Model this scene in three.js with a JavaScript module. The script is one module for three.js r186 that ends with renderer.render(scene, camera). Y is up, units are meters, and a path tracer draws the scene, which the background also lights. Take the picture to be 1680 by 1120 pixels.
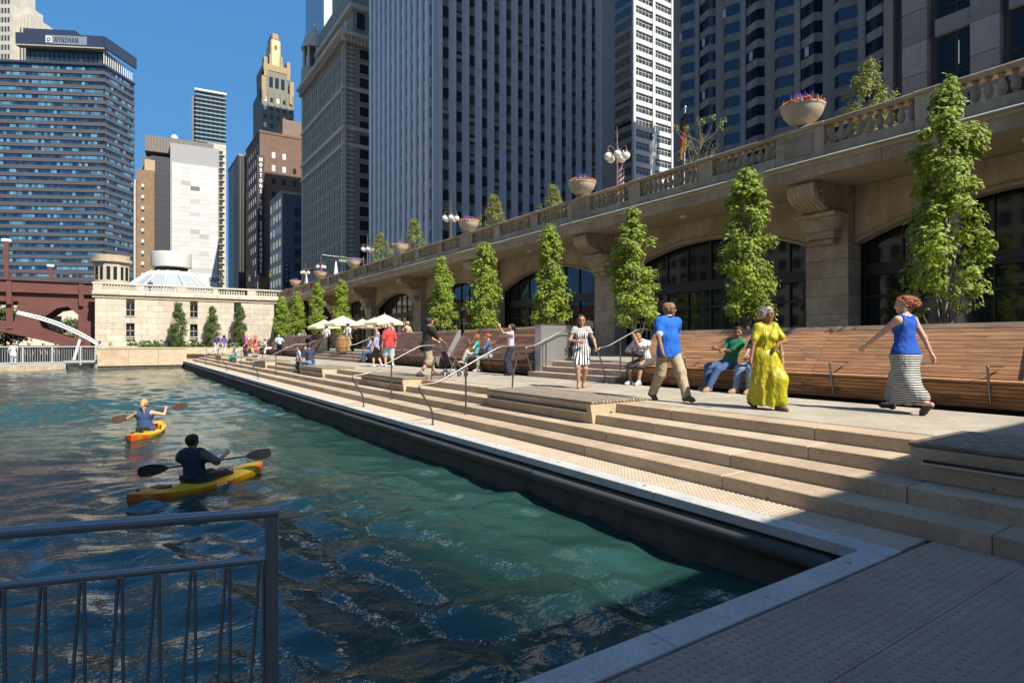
import * as THREE from 'three';
import { mergeGeometries } from 'three/addons/utils/BufferGeometryUtils.js';
import { ImprovedNoise } from 'three/addons/math/ImprovedNoise.js';

// ---------- camera, sky, sun, exposure ----------
// x runs from the river to the promenade and the street, -z runs along the quay; y = 0 is the low quay ledge
const scene = new THREE.Scene();
const camera = new THREE.PerspectiveCamera(60.1, 1680 / 1120, 0.05, 3000);
camera.position.set(0, 1.65, 0);
camera.rotation.order = 'YXZ';
camera.rotation.y = -THREE.MathUtils.degToRad(33.8);
camera.rotation.x = THREE.MathUtils.degToRad(0.1);
const renderer = new THREE.WebGLRenderer({ antialias: true });
renderer.toneMapping = THREE.LinearToneMapping;
renderer.toneMappingExposure = 1.7;
renderer.shadowMap.enabled = true;
const SUN = new THREE.Vector3(0.13, 0.72, 0.682).normalize();
{
  const W = 512, H = 256, d = new Float32Array(W * H * 4);
  const mixc = (a, b, t) => a.map((v, i) => v + (b[i] - v) * t);
  for (let j = 0; j < H; j++) for (let i = 0; i < W; i++) {
    const el = ((j + .5) / H - .5) * Math.PI, az = ((i + .5) / W - .5) * 2 * Math.PI;
    const dir = new THREE.Vector3(Math.cos(el) * Math.cos(az), Math.sin(el), Math.cos(el) * Math.sin(az));
    const e = Math.max(0, el) / (Math.PI / 2);
    let c = mixc([.115, .31, .55], [.0125, .080, .262], Math.pow(e, .42));
    const g = Math.max(0, dir.dot(SUN));
    c = c.map((v, k) => v + (Math.pow(g, 3) * .06 + Math.pow(g, 10) * .2 + Math.pow(g, 80) * .6) * [1, .97, .9][k]);
    if (el < 0) c = [.05, .055, .055];
    const o = (j * W + i) * 4; d[o] = c[0]; d[o + 1] = c[1]; d[o + 2] = c[2]; d[o + 3] = 1;
  }
  const sky = new THREE.DataTexture(d, W, H, THREE.RGBAFormat, THREE.FloatType);
  sky.mapping = THREE.EquirectangularReflectionMapping; sky.magFilter = sky.minFilter = THREE.LinearFilter; sky.needsUpdate = true;
  scene.background = sky; scene.environment = sky;
}
const sun = new THREE.DirectionalLight(new THREE.Color(1, .935, .82), 5);
sun.position.copy(SUN).multiplyScalar(200); sun.target.position.set(0, 0, 0);
sun.castShadow = true; sun.shadow.mapSize.set(4096, 4096);
Object.assign(sun.shadow.camera, { left: -160, right: 160, top: 200, bottom: -160, near: 1, far: 700 });
scene.add(sun, sun.target);

// ---------- helpers ----------
let seedv = 12345;
const rnd = () => { seedv = (seedv + 0x6d2b79f5) | 0; let t = Math.imul(seedv ^ (seedv >>> 15), 1 | seedv); t = (t + Math.imul(t ^ (t >>> 7), 61 | t)) ^ t; return ((t ^ (t >>> 14)) >>> 0) / 4294967296; };
const rr = (a, b) => a + (b - a) * rnd();
const pick = (a) => a[Math.floor(rnd() * a.length)];
const V = (x, y, z) => new THREE.Vector3(x, y, z);
const P = (R, y, a) => new THREE.Vector3(R, y, -a);
const perlin = new ImprovedNoise();
const n3 = (x, y, z) => perlin.noise(x, y, z);
const clamp = (v, a = 0, b = 1) => Math.min(b, Math.max(a, v));
const sm = (a, b, x) => { const t = clamp((x - a) / (b - a)); return t * t * (3 - 2 * t); };
const taken = new Map();
function numbered(n) { const k = taken.get(n) || 0; taken.set(n, k + 1); return k ? `${n}_${String(k).padStart(3, '0')}` : n; }
function put(o) { o.castShadow = o.receiveShadow = true; return o; }
function part(name, geo, mat, parent) { const m = put(new THREE.Mesh(geo, mat)); m.name = name; parent.add(m); return m; }
function stuffPart(name, geo, mat, parent) { const m = part(name, geo, mat, parent); m.userData.kind = 'stuff'; return m; }
function tag(o, label, category, group) { o.userData.label = label; o.userData.category = category; if (group) o.userData.group = group; return o; }
function thing(name, label, category, pos = [0, 0, 0], turn = 0, group) {
  const o = new THREE.Group(); o.name = numbered(name); scene.add(o);
  o.position.set(...(pos.isVector3 ? pos.toArray() : pos)); o.rotation.y = turn;
  return tag(o, label, category, group);
}
function meshThing(name, geo, mat, label, category, group) { const m = put(new THREE.Mesh(geo, mat)); m.name = numbered(name); scene.add(m); return tag(m, label, category, group); }
function structure(name, geo, mat, label) {
  const m = geo ? put(new THREE.Mesh(geo, mat)) : new THREE.Group(); m.name = numbered(name); scene.add(m);
  m.userData.kind = 'structure'; m.userData.label = label; m.userData.category = name.replace(/_/g, ' ').split(' ').slice(-2).join(' '); return m;
}
function copyThing(src, pos, turn, label, group) {
  const c = src.clone(); c.name = numbered(src.name.replace(/_\d+$/, '')); scene.add(c);
  c.position.set(...(pos.isVector3 ? pos.toArray() : pos)); if (turn !== undefined) c.rotation.y = turn;
  c.userData = { ...src.userData }; if (label) c.userData.label = label; if (group) c.userData.group = group; return c;
}
function fromTris(list) {            // list of [a,b,c] Vector3 triples; flat normals
  const p = new Float32Array(list.length * 9); let o = 0;
  for (const t of list) for (const v of t) { p[o++] = v.x; p[o++] = v.y; p[o++] = v.z; }
  const g = new THREE.BufferGeometry(); g.setAttribute('position', new THREE.BufferAttribute(p, 3)); g.computeVertexNormals(); return g;
}
// uv in metres from the dominant axis of each face
function uvm(g0, s = 1, ou = 0, ov = 0, turn = false) {
  const g = g0.index ? g0.toNonIndexed() : g0, p = g.attributes.position, n = p.count, uv = new Float32Array(n * 2);
  const A = V(), B = V(), C = V();
  for (let i = 0; i < n; i += 3) {
    A.fromBufferAttribute(p, i); B.fromBufferAttribute(p, i + 1); C.fromBufferAttribute(p, i + 2);
    const nn = B.clone().sub(A).cross(C.clone().sub(A)), ax = Math.abs(nn.x), ay = Math.abs(nn.y), az = Math.abs(nn.z);
    [A, B, C].forEach((q, k) => {
      let u, v;
      if (ay >= ax && ay >= az) { u = q.x; v = q.z; } else if (ax >= az) { u = q.z; v = q.y; } else { u = q.x; v = q.y; }
      if (turn) [u, v] = [v, u];
      uv[(i + k) * 2] = u * s + ou; uv[(i + k) * 2 + 1] = v * s + ov;
    });
  }
  g.setAttribute('uv', new THREE.BufferAttribute(uv, 2)); return g;
}
function bx(w, h, d, x = 0, y = 0, z = 0) { return uvm(new THREE.BoxGeometry(w, h, d).translate(x, y, z)); }
// box spanning R0..R1, y0..y1, a0..a1
function rb(R0, R1, y0, y1, a0, a1, b = 0) {
  const w = R1 - R0, h = y1 - y0, d = a1 - a0, x = (R0 + R1) / 2, y = (y0 + y1) / 2, z = -(a0 + a1) / 2;
  return b ? uvm(cbox(w, h, d, b).translate(x, y, z)) : bx(w, h, d, x, y, z);
}
function cbox(w, h, d, b) {
  const H = [w / 2, h / 2, d / 2], tris = [];
  const v = (s, ax) => { const q = [0, 1, 2].map((k) => s[k] * (H[k] - (k === ax ? 0 : b))); return V(...q); };
  const add = (...q) => { const t = (a, c, e) => { const n = c.clone().sub(a).cross(e.clone().sub(a)), m = a.clone().add(c).add(e); tris.push(n.dot(m) < 0 ? [a, e, c] : [a, c, e]); }; t(q[0], q[1], q[2]); if (q[3]) t(q[0], q[2], q[3]); };
  const S = [-1, 1];
  for (let ax = 0; ax < 3; ax++) { const [p, q] = [0, 1, 2].filter((k) => k !== ax); for (const s of S) { const mk = (i, j) => { const e = [0, 0, 0]; e[ax] = s; e[p] = i; e[q] = j; return v(e, ax); }; add(mk(-1, -1), mk(1, -1), mk(1, 1), mk(-1, 1)); } }
  for (let ax = 0; ax < 3; ax++) { const [p, q] = [0, 1, 2].filter((k) => k !== ax); for (const i of S) for (const j of S) { const e = (k) => { const r = [0, 0, 0]; r[ax] = k; r[p] = i; r[q] = j; return r; }; add(v(e(-1), p), v(e(1), p), v(e(1), q), v(e(-1), q)); } }
  for (const i of S) for (const j of S) for (const k of S) add(v([i, j, k], 0), v([i, j, k], 1), v([i, j, k], 2));
  return fromTris(tris);
}
const merge = (list) => { const qs = list.map((g) => (g.index ? g.toNonIndexed() : g)), keep = ['position', 'normal', 'uv', 'color'].filter((k) => qs.every((q) => q.attributes[k])); for (const q of qs) for (const k of Object.keys(q.attributes)) if (!keep.includes(k)) q.deleteAttribute(k); return mergeGeometries(qs, false); };
function tube(pts, r, seg = 8, closed = false, tension = 0) {
  const v = pts.map((p) => (p.isVector3 ? p : V(...p)));
  const path = new THREE.CurvePath(); for (let i = 0; i + 1 < v.length; i++) path.add(new THREE.LineCurve3(v[i], v[i + 1]));
  const c = tension ? new THREE.CatmullRomCurve3(v, closed, 'catmullrom', tension) : path;
  return new THREE.TubeGeometry(c, tension ? v.length * 6 : v.length * 3, r, seg, closed);
}
// polyline with rounded corners
function bent(pts, rad) {
  const v = pts.map((p) => (p.isVector3 ? p : V(...p))), out = [v[0]];
  for (let i = 1; i + 1 < v.length; i++) {
    const a = v[i - 1].clone().sub(v[i]), b = v[i + 1].clone().sub(v[i]), r = Math.min(rad, a.length() * .45, b.length() * .45);
    const p = v[i].clone().addScaledVector(a.normalize(), r), q = v[i].clone().addScaledVector(b.normalize(), r);
    for (let k = 0; k <= 6; k++) { const t = k / 6; out.push(p.clone().multiplyScalar((1 - t) * (1 - t)).addScaledVector(v[i], 2 * t * (1 - t)).addScaledVector(q, t * t)); }
  }
  out.push(v[v.length - 1]); return out;
}
function rod(pts, r, seg = 8) {       // tube through a polyline, one ring per point
  const v = pts.map((p) => (p.isVector3 ? p : V(...p))), gs = [], n = v.length;
  const pos = [], idx = []; let up = V(.123, .9, .41);
  const R = Array.isArray(r) ? r : v.map(() => r);
  for (let i = 0; i < n; i++) {
    const t = v[Math.min(n - 1, i + 1)].clone().sub(v[Math.max(0, i - 1)]).normalize();
    const s = up.clone().cross(t).normalize(), w = t.clone().cross(s); up = w.clone();
    for (let k = 0; k < seg; k++) { const a = k / seg * 2 * Math.PI, q = v[i].clone().addScaledVector(s, Math.cos(a) * R[i]).addScaledVector(w, Math.sin(a) * R[i]); pos.push(q.x, q.y, q.z); }
  }
  for (let i = 0; i + 1 < n; i++) for (let k = 0; k < seg; k++) { const a = i * seg + k, b = i * seg + (k + 1) % seg; idx.push(a, b, a + seg, b, b + seg, a + seg); }
  for (const [i, f] of [[0, 1], [n - 1, 0]]) { const c = pos.length / 3; pos.push(v[i].x, v[i].y, v[i].z); for (let k = 0; k < seg; k++) { const a = i * seg + k, b = i * seg + (k + 1) % seg; f ? idx.push(c, b, a) : idx.push(c, a, b); } }
  const g = new THREE.BufferGeometry(); g.setAttribute('position', new THREE.Float32BufferAttribute(pos, 3)); g.setIndex(idx); g.computeVertexNormals();
  g.setAttribute('uv', new THREE.Float32BufferAttribute(new Float32Array(pos.length / 3 * 2), 2)); return g;
}
function lathe(pts, seg = 16) { return new THREE.LatheGeometry(pts.map(([x, y]) => new THREE.Vector2(x, y)), seg); }
function extr(pts, depth, bevel = 0) {
  const s = new THREE.Shape(pts.map(([x, y]) => new THREE.Vector2(x, y)));
  return new THREE.ExtrudeGeometry(s, { depth, bevelEnabled: bevel > 0, bevelSize: bevel, bevelThickness: bevel, bevelSegments: 1, steps: 1 });
}
// ---------- textures ----------
function vnoise(P_, seed) {           // periodic value noise on a P_ x P_ lattice
  const t = new Float32Array(P_ * P_); let s = seed; for (let i = 0; i < t.length; i++) { s = (s * 1664525 + 1013904223) >>> 0; t[i] = s / 4294967296; }
  return (u, v) => { u = u * P_; v = v * P_; const x = Math.floor(u), y = Math.floor(v); let fx = u - x, fy = v - y; fx = fx * fx * (3 - 2 * fx); fy = fy * fy * (3 - 2 * fy);
    const g = (i, j) => t[((j % P_ + P_) % P_) * P_ + ((i % P_ + P_) % P_)]; return (g(x, y) * (1 - fx) + g(x + 1, y) * fx) * (1 - fy) + (g(x, y + 1) * (1 - fx) + g(x + 1, y + 1) * fx) * fy; };
}
function fbm(seed, base, oct, px = 1, py = 1) { const L = []; for (let i = 0; i < oct; i++) L.push(vnoise(base << i, seed + i * 77)); return (u, v) => { let a = .5, s = 0, w = 0; for (const f of L) { s += a * f(u * px, v * py); w += a; a *= .55; } return s / w; }; }
function dtex(size, fn, srgb = true, rep = 1) {
  const d = new Uint8Array(size * size * 4);
  for (let j = 0; j < size; j++) for (let i = 0; i < size; i++) { const c = fn(i / size, j / size), o = (j * size + i) * 4; d[o] = clamp(c[0]) * 255; d[o + 1] = clamp(c[1]) * 255; d[o + 2] = clamp(c[2]) * 255; d[o + 3] = 255; }
  const t = new THREE.DataTexture(d, size, size); t.wrapS = t.wrapT = THREE.RepeatWrapping; t.magFilter = THREE.LinearFilter; t.minFilter = THREE.LinearMipmapLinearFilter; t.generateMipmaps = true;
  if (srgb) t.colorSpace = THREE.SRGBColorSpace; t.repeat.set(rep, rep); t.needsUpdate = true; return t;
}
const lin = (r, g, b) => new THREE.Color().setRGB(r, g, b);
const std = (c, rough = .8, o = {}) => new THREE.MeshStandardMaterial({ color: c, roughness: rough, ...o });
const phy = (c, rough = .8, o = {}) => new THREE.MeshPhysicalMaterial({ color: c, roughness: rough, ...o });
const fA = fbm(11, 4, 6), fB = fbm(23, 8, 5), fC = fbm(37, 64, 3), fD = fbm(51, 3, 4), fE = fbm(71, 128, 2);
// grey multiplier maps (mean near 0.85) so the material colour stays the real base colour
const speck = dtex(1024, (u, v) => { const a = fA(u, v), c = fC(u, v), e = fE(u, v); let m = .91 + (a - .5) * .2 + (c - .5) * .13; if (e > .76) m -= .1; if (e < .22) m += .05; return [m, m * .995, m * .985]; });
const fL1 = fbm(91, 16, 4, 1, .25), fL2 = fbm(93, 6, 5);
const stone = dtex(1024, (u, v) => { const a = fA(u, v), b = fL1(u, v), c = fC(u, v), k = fL2(u, v); let m = .91 + (a - .5) * .17 + (b - .5) * .18 + (c - .5) * .1; const st = sm(.55, .72, k); return [m - st * .06, m - st * .07, m - st * .085]; });
const stoneSoft = dtex(1024, (u, v) => { const a = fA(u, v), b = fL1(u, v), c = fC(u, v); const m = .92 + (a - .5) * .14 + (b - .5) * .12 + (c - .5) * .1; return [m, m * .995, m * .985]; });
const gum = Array.from({ length: 70 }, () => [rnd(), rnd(), rr(.002, .011), rr(.06, .2)]), fG = fbm(401, 20, 4);
const pavTex = dtex(1024, (u, v) => { const a = fA(u, v), c = fC(u, v), e = fE(u, v), k = fD(u, v); let m = .9 + (a - .5) * .2 + (c - .5) * .12 + (k - .5) * .14; if (e > .76) m -= .08; for (const [x, y, r, d] of gum) { let dy = Math.abs(v - y); dy = Math.min(dy, 1 - dy); if (dy > r * 1.5) continue; let dx = Math.abs(u - x); dx = Math.min(dx, 1 - dx); if (dx > r * 1.5) continue; const q = Math.hypot(dx, dy) / r * (.7 + .6 * fG(u, v)); if (q < 1) m -= d * (1 - q * q * q); } return [m, m * .99, m * .975]; });
const fW = fbm(131, 64, 3, .125, 2), fW2 = fbm(137, 16, 4, .0625 * 2, 1), fW3 = fbm(139, 4, 4);
const wood = dtex(1024, (u, v) => { const g = fW(u, v), h = fW2(u, v), k = fW3(u, v); const m = .85 + (g - .5) * .42 + (h - .5) * .4; return [m + (k - .5) * .18, m * .98 + (k - .5) * .1, m * .96]; });
const bumpN = dtex(1024, (u, v) => { const m = fC(u, v) * .6 + fA(u, v) * .4; return [m, m, m]; }, false);
const weave = dtex(256, (u, v) => { const m = .92 + .05 * Math.sin(u * 2 * Math.PI * 48) * Math.sin(v * 2 * Math.PI * 48) + (fB(u, v) - .5) * .22; return [m, m, m]; });
const fK = fbm(301, 5, 4), fK2 = fbm(303, 9, 3);
const crease = dtex(512, (u, v) => { const w = .08 * fK2(u, v), a = 1 - Math.abs(2 * fK(u + w, v * 1 + w) - 1); const m = Math.pow(a, 3) * .8 + .2 * fK2(u, v); return [m, m, m]; }, false);
const rep = (t, x, y = x) => { const c = t.clone(); c.repeat.set(x, y); c.needsUpdate = true; return c; };
const M = {
  granite: std(lin(.57, .445, .31), .75, { map: rep(pavTex, .5), bumpMap: rep(bumpN, .8), bumpScale: .002 }),
  graniteB: std(lin(.54, .42, .295), .75, { map: rep(pavTex, .42), bumpMap: rep(bumpN, .8), bumpScale: .002 }),
  graniteC: std(lin(.60, .475, .34), .75, { map: rep(speck, .9), bumpMap: rep(bumpN, .8), bumpScale: .002 }),
  graniteD: std(lin(.48, .375, .27), .75, { map: rep(pavTex, .37), bumpMap: rep(bumpN, .8), bumpScale: .002 }),
  paving: std(lin(.47, .42, .34), .85, { map: rep(pavTex, .4), bumpMap: rep(bumpN, 1.2), bumpScale: .0015 }),
  pavingB: std(lin(.44, .39, .31), .85, { map: rep(pavTex, .33), bumpMap: rep(bumpN, 1.2), bumpScale: .0015 }),
  coping: std(lin(.60, .60, .585), .7, { map: rep(speck, .6), bumpMap: rep(bumpN, 1), bumpScale: .001 }),
  tactile: std(lin(.56, .46, .34), .8, { map: rep(speck, 1) }),
  deck: std(lin(.48, .375, .30), .8, { map: rep(pavTex, .5), bumpMap: rep(bumpN, 1), bumpScale: .0015 }),
  riverwall: std(lin(.10, .095, .08), .9, { map: rep(stone, .5), bumpMap: rep(bumpN, .5), bumpScale: .01 }),
  fender: std(lin(.12, .12, .12), .95, { map: rep(speck, .5) }),
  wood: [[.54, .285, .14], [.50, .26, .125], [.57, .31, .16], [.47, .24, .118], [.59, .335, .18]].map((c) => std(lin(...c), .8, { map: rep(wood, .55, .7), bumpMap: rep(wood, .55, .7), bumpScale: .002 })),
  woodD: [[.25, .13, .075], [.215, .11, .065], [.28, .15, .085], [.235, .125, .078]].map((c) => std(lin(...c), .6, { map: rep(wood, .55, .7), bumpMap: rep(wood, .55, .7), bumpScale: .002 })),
  woodCap: std(lin(.46, .32, .21), .65, { map: rep(wood, .5, .7) }),
  woodGrey: [[.36, .30, .23], [.32, .265, .2], [.39, .33, .26]].map((c) => std(lin(...c), .75, { map: rep(wood, .6, .8) })),
  steel: std(lin(.2, .195, .187), .42, { metalness: 1 }),
  steelDull: std(lin(.5, .5, .5), .42, { metalness: .9 }),
  darkSteel: std(lin(.31, .305, .30), .33, { metalness: .85 }),
  limestone: std(lin(.50, .39, .262), .9, { map: rep(stone, .35), bumpMap: rep(bumpN, .6), bumpScale: .004 }),
  limestoneB: std(lin(.44, .345, .235), .9, { map: rep(stone, .3), bumpMap: rep(bumpN, .6), bumpScale: .004 }),
  limestoneC: std(lin(.54, .43, .295), .9, { map: rep(stone, .4), bumpMap: rep(bumpN, .6), bumpScale: .004 }),
  paleStone: std(lin(.56, .515, .43), .9, { map: rep(stoneSoft, .12), bumpMap: rep(bumpN, .3), bumpScale: .006 }),
  paleStoneB: std(lin(.52, .46, .37), .9, { map: rep(stoneSoft, .1), bumpMap: rep(bumpN, .3), bumpScale: .006 }),
  paleStoneC: std(lin(.60, .56, .47), .9, { map: rep(stoneSoft, .15), bumpMap: rep(bumpN, .3), bumpScale: .006 }),
  black: std(lin(.015, .015, .016), .6),
  frame: std(lin(.018, .018, .017), .5),
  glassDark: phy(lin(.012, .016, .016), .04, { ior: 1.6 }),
  white: std(lin(.66, .66, .64), .6),
  bridgeRed: std(lin(.135, .042, .035), .6, { map: rep(speck, .2) }),
  soil: std(lin(.05, .04, .03), 1),
};
// ---------- water ----------
{
  const sets = [];
  for (let i = 0; i < 26; i++) { const lam = .28 * Math.pow(1.19, i), th = -1.1 + (rnd() - .5) * 2.1, k = 2 * Math.PI / lam; sets.push([k * Math.cos(th), k * Math.sin(th), .0125 * Math.pow(lam, .8) * (lam < .45 ? .55 : lam < 2.2 ? .78 : lam < 5 ? .44 : .22), rr(0, 6.28)]); }
  const stir = [[.22, -10.42, 17, .016, .55], [.2, -9.75, 11, .02, .8], [1.9, -11, 13, .012, .6], [.35, -15.9, 11, .018, .8], [-.1, -17.1, 15, .012, .6]];
  const hgt = (x, z, far) => {
    const wx = x + .35 * n3(x * .35, 3.1, z * .35) + .12 * n3(x * 1.1, 9.2, z * 1.1), wz = z + .35 * n3(x * .35, 7.7, z * .35) + .12 * n3(x * 1.1, 1.9, z * 1.1);
    const gust = .62 + .75 * (n3(x * .11, 20.5, z * .16) + .25);
    let h = 0; for (const [kx, kz, A, p] of sets) { if (far && kx * kx + kz * kz > far) continue; h += A * Math.sin(kx * wx + kz * wz + p); }
    h *= clamp(gust, .35, 1.25);
    for (const [qx, qz, k, A, d] of stir) { const r = Math.hypot(x - qx, z - qz); if (r < d * 5) h += A * Math.sin(k * r) * Math.exp(-r / d); }   // rings stirred up by the paddles and hulls
    return h;
  };
  const grid = (x0, x1, z0, z1, nx, nz, far) => {
    const g = new THREE.PlaneGeometry(1, 1, nx, nz), p = g.attributes.position, uv = g.attributes.uv;
    for (let j = 0; j <= nz; j++) for (let i = 0; i <= nx; i++) { const k = j * (nx + 1) + i, x = x0 + (x1 - x0) * i / nx, z = z0 + (z1 - z0) * j / nz; p.setXYZ(k, x, -.65 + hgt(x, z, far), z); uv.setXY(k, x, z); }
    g.computeVertexNormals(); return g;
  };
  // plane rows run from z0 to z1 with z rising, so the faces look up
  const parts = [grid(-8, 6, -13, 3, 250, 290, 0), grid(-14, 6, -33, -13, 230, 230, 500), grid(-40, 6, -63.6, -33, 250, 180, 160), grid(-90, -.2, -140, -63.6, 120, 100, 40), grid(-60, -8, -13, 3, 150, 50, 100), grid(-60, -14, -33, -13, 120, 60, 100), grid(-90, -40, -63.6, -33, 60, 40, 40)];
  const ripple = dtex(1024, (() => { const a = fbm(211, 24, 5), b = fbm(213, 40, 4), c = fbm(217, 9, 4); return (u, v) => { const r = 1 - Math.abs(2 * a(u + .02 * c(u, v), v) - 1); const m = .55 * r * r + .45 * b(u, v); return [m, m, m]; }; })(), false);
  const water = phy(lin(.018, .056, .048), .02, { ior: 1.5, bumpMap: rep(ripple, .22, .3), bumpScale: .008 });
  const w = structure('river_water', merge(parts), water, 'green rippling river water reflecting sky and towers'); w.userData.category = 'water';
}
// ---------- quay wall, coping, fender ----------
const A_END = 60.5, RISE = .155, RP = [5.66, 6.11, 6.57, 7.03], LV = [0, .155, .31, .465, .62];
{
  const wall = structure('quay_wall', rb(5.0, 5.6, -3, -.09, -12, A_END), M.riverwall, 'dark stained concrete river wall below the quay ledge');
  part('wall_return', rb(-30, 5.0, -3, -.09, -12, 2.3), M.riverwall, wall);
  // round rubber fender in long lengths
  for (let a = 2.6, k = 0; a < 60; a += 4.2, k++) part('fender', rod([P(4.955, -.22, a), P(4.955, -.22, Math.min(60.4, a + 4.17))], .085, 12), M.fender, wall);
  const cop = structure('quay_coping', null, null, 'pale stone coping along the water edge'); cop.userData.category = 'coping';
  for (let a = 2.16; a < 60; a += 2.4) part('coping_stone', rb(4.93, 5.17, -.1, 0, a + .004, Math.min(60.5, a + 2.396), .006), M.coping, cop);
  for (let r = 4.926; r > -12; r -= 2.4) part('coping_stone', rb(r - 2.396, r - .004, -.1, 0, 2.16, 2.37, .006), M.coping, cop);
  for (let a = 3.2; a < 24; a += 1.6) part('coping_bolt', new THREE.CylinderGeometry(.022, .024, .006, 12).translate(5.06, .003, -a), M.steelDull, cop);
  for (const r of [4.55, 3.5, 2.45, 1.4]) part('coping_bolt', new THREE.CylinderGeometry(.022, .024, .006, 12).translate(r, .003, -2.27), M.steelDull, cop);
}
// ---------- tactile warning strips ----------
{
  const strip = structure('tactile_strip', null, null, 'strip of tan tactile paving beside the coping'); strip.userData.category = 'tactile paving';
  const dome = new THREE.CylinderGeometry(.0115, .0185, .0065, 10, 1);
  const spots = [], spotsD = [];
  for (let a = 2.18; a < 60.2; a += .61) {
    part('tactile_slab', rb(5.18, 5.655, -.09, -.003, a, a + .606, .003), M.tactile, strip);
    for (let i = 0; i < 8; i++) for (let j = 0; j < 10; j++) spots.push([5.21 + i * .0585, a + .03 + j * .0607]);
  }
  for (let r = 5.655; r > -4; r -= .61) for (const [a0, nr] of [[1.53, 10], [.92, 10]]) {
    part('tactile_slab', rb(r - .606, r, -.09, -.003, a0, a0 + .606, .003), M.deck, strip);
    for (let i = 0; i < 10; i++) for (let j = 0; j < nr; j++) spotsD.push([r - .03 - i * .0607, a0 + .03 + j * .0607]);
  }
  for (const [list, mat] of [[spots, M.tactile], [spotsD, M.deck]]) {
    const im = new THREE.InstancedMesh(dome, mat, list.length); im.name = 'dome'; im.userData.kind = 'stuff'; put(im);
    const m = new THREE.Matrix4(); list.forEach(([r, a], i) => im.setMatrixAt(i, m.makeTranslation(r, .0002, -a))); strip.add(im);
  }
  // plain slabs of the landing where the camera stands
  const deck = structure('landing_deck', null, null, 'shaded grey paving slabs of the landing'); deck.userData.category = 'paving';
  for (let r = 5.66, i = 0; r > -6; r -= 1.83, i++) for (let a = .915, j = 0; a > -12; a -= .915, j++) part('paving_slab', uvm(rb(r - 1.825, r, -.1, 0, a - .91, a - .002, .004), 1, i * .37, j * .61), M.deck, deck);
  part('slab_bed', rb(-6, 5.66, -.5, -.1, -12, 2.15), M.riverwall, deck);
}
// ---------- steps ----------
{
  const st = structure('river_steps', null, null, 'four long tan granite steps rising from the quay ledge'); st.userData.category = 'steps';
  for (let k = 0; k < 4; k++) {
    const R0 = RP[k], R1 = k < 3 ? RP[k + 1] + .004 : 7.48;
    let a = -4.9;
    while (a < A_END) { const len = rr(1.9, 2.5), b = Math.min(A_END, a + len); part('step_block', uvm(rb(R0, R1, LV[k] - .02, LV[k + 1], a + .003, b - .003, .008), 1, rnd(), rnd()), pick([M.granite, M.graniteB, M.graniteC, M.granite, M.graniteD]), st); a = b; }
  }
  part('step_core', rb(5.68, 7.5, -.5, -.02, -4.9, A_END), M.riverwall, st);
  part('step_core', rb(6.13, 7.5, -.02, .13, -4.9, A_END), M.riverwall, st);
  part('step_core', rb(6.6, 7.5, .13, .285, -4.9, A_END), M.riverwall, st);
  part('step_core', rb(7.06, 7.5, .285, .44, -4.9, A_END), M.riverwall, st);
  // drain slot and promenade paving
  const pr = structure('promenade', null, null, 'sunlit tan promenade paving between steps and benches'); pr.userData.category = 'promenade';
  part('drain_channel', rb(7.48, 7.53, .45, .595, -4.9, A_END), M.black, pr);
  let a = -4.9; let row = 0;
  while (a < 59.9) { for (const [R0, R1] of [[7.53, 9.1], [9.1, 10.45]]) part('paving_slab', uvm(rb(R0 + .003, R1 - .003, .5, .62, a + .003, Math.min(60, a + 3) - .003, .004), 1, rnd(), rnd()), pick([M.paving, M.pavingB, M.paving]), pr); a += 3; row++; }
  part('gravel_gap', rb(10.45, 10.78, .45, .585, -4.9, 60), M.black, pr);
  part('promenade_bed', rb(7.5, 10.8, -.5, .45, -4.9, 60), M.riverwall, pr);
}
// ---------- upper terrace ----------
{
  const t = structure('terrace', null, null, 'paved upper terrace in front of the arcade'); t.userData.category = 'terrace';
  for (let a = -8; a < 62; a += 3.5) for (const [R0, R1] of [[11.62, 14.6], [14.6, 17.8], [17.8, 21.6]]) part('paving_slab', uvm(rb(R0 + .003, R1 - .003, .95, 1.07, a + .003, a + 3.497, .004), 1, rnd(), rnd()), pick([M.paving, M.pavingB]), t);
  part('terrace_bed', rb(11.66, 24, -.5, .95, -8, 62), M.riverwall, t);
  const flight = (a0, a1, label) => {
    const s = structure('terrace_steps', null, null, label); s.userData.category = 'steps';
    for (let k = 0; k < 3; k++) { let a = a0; while (a < a1 - .01) { const b = Math.min(a1, a + 2); part('step_block', uvm(rb(10.42 + k * .4, 10.82 + k * .4 + (k < 2 ? .01 : 0), .6 + k * .15 - .03, .62 + (k + 1) * .15, a + .003, b - .003, .008), 1, rnd(), rnd()), M.deck, s); a = b; } }
    part('step_core', rb(10.46, 11.65, .3, .57, a0, a1), M.riverwall, s); part('step_core', rb(10.86, 11.65, .57, .72, a0, a1), M.riverwall, s); part('step_core', rb(11.26, 11.65, .72, .87, a0, a1), M.riverwall, s);
  };
  flight(10.9, 14.7, 'short grey flight of terrace steps between the two nearer benches');
  flight(29.9, 40.2, 'wide dark flight of terrace steps below the cafe barrels');
  flight(55.9, 60, 'short terrace steps beyond the last bench');
  // planting bed behind benches
  for (const [a0, a1] of [[-8, 10.8], [14.9, 29.7]]) part('planting_soil', rb(11.7, 13.3, 1.06, 1.085, a0 + .1, a1 - .1), M.soil, t);
}
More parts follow.
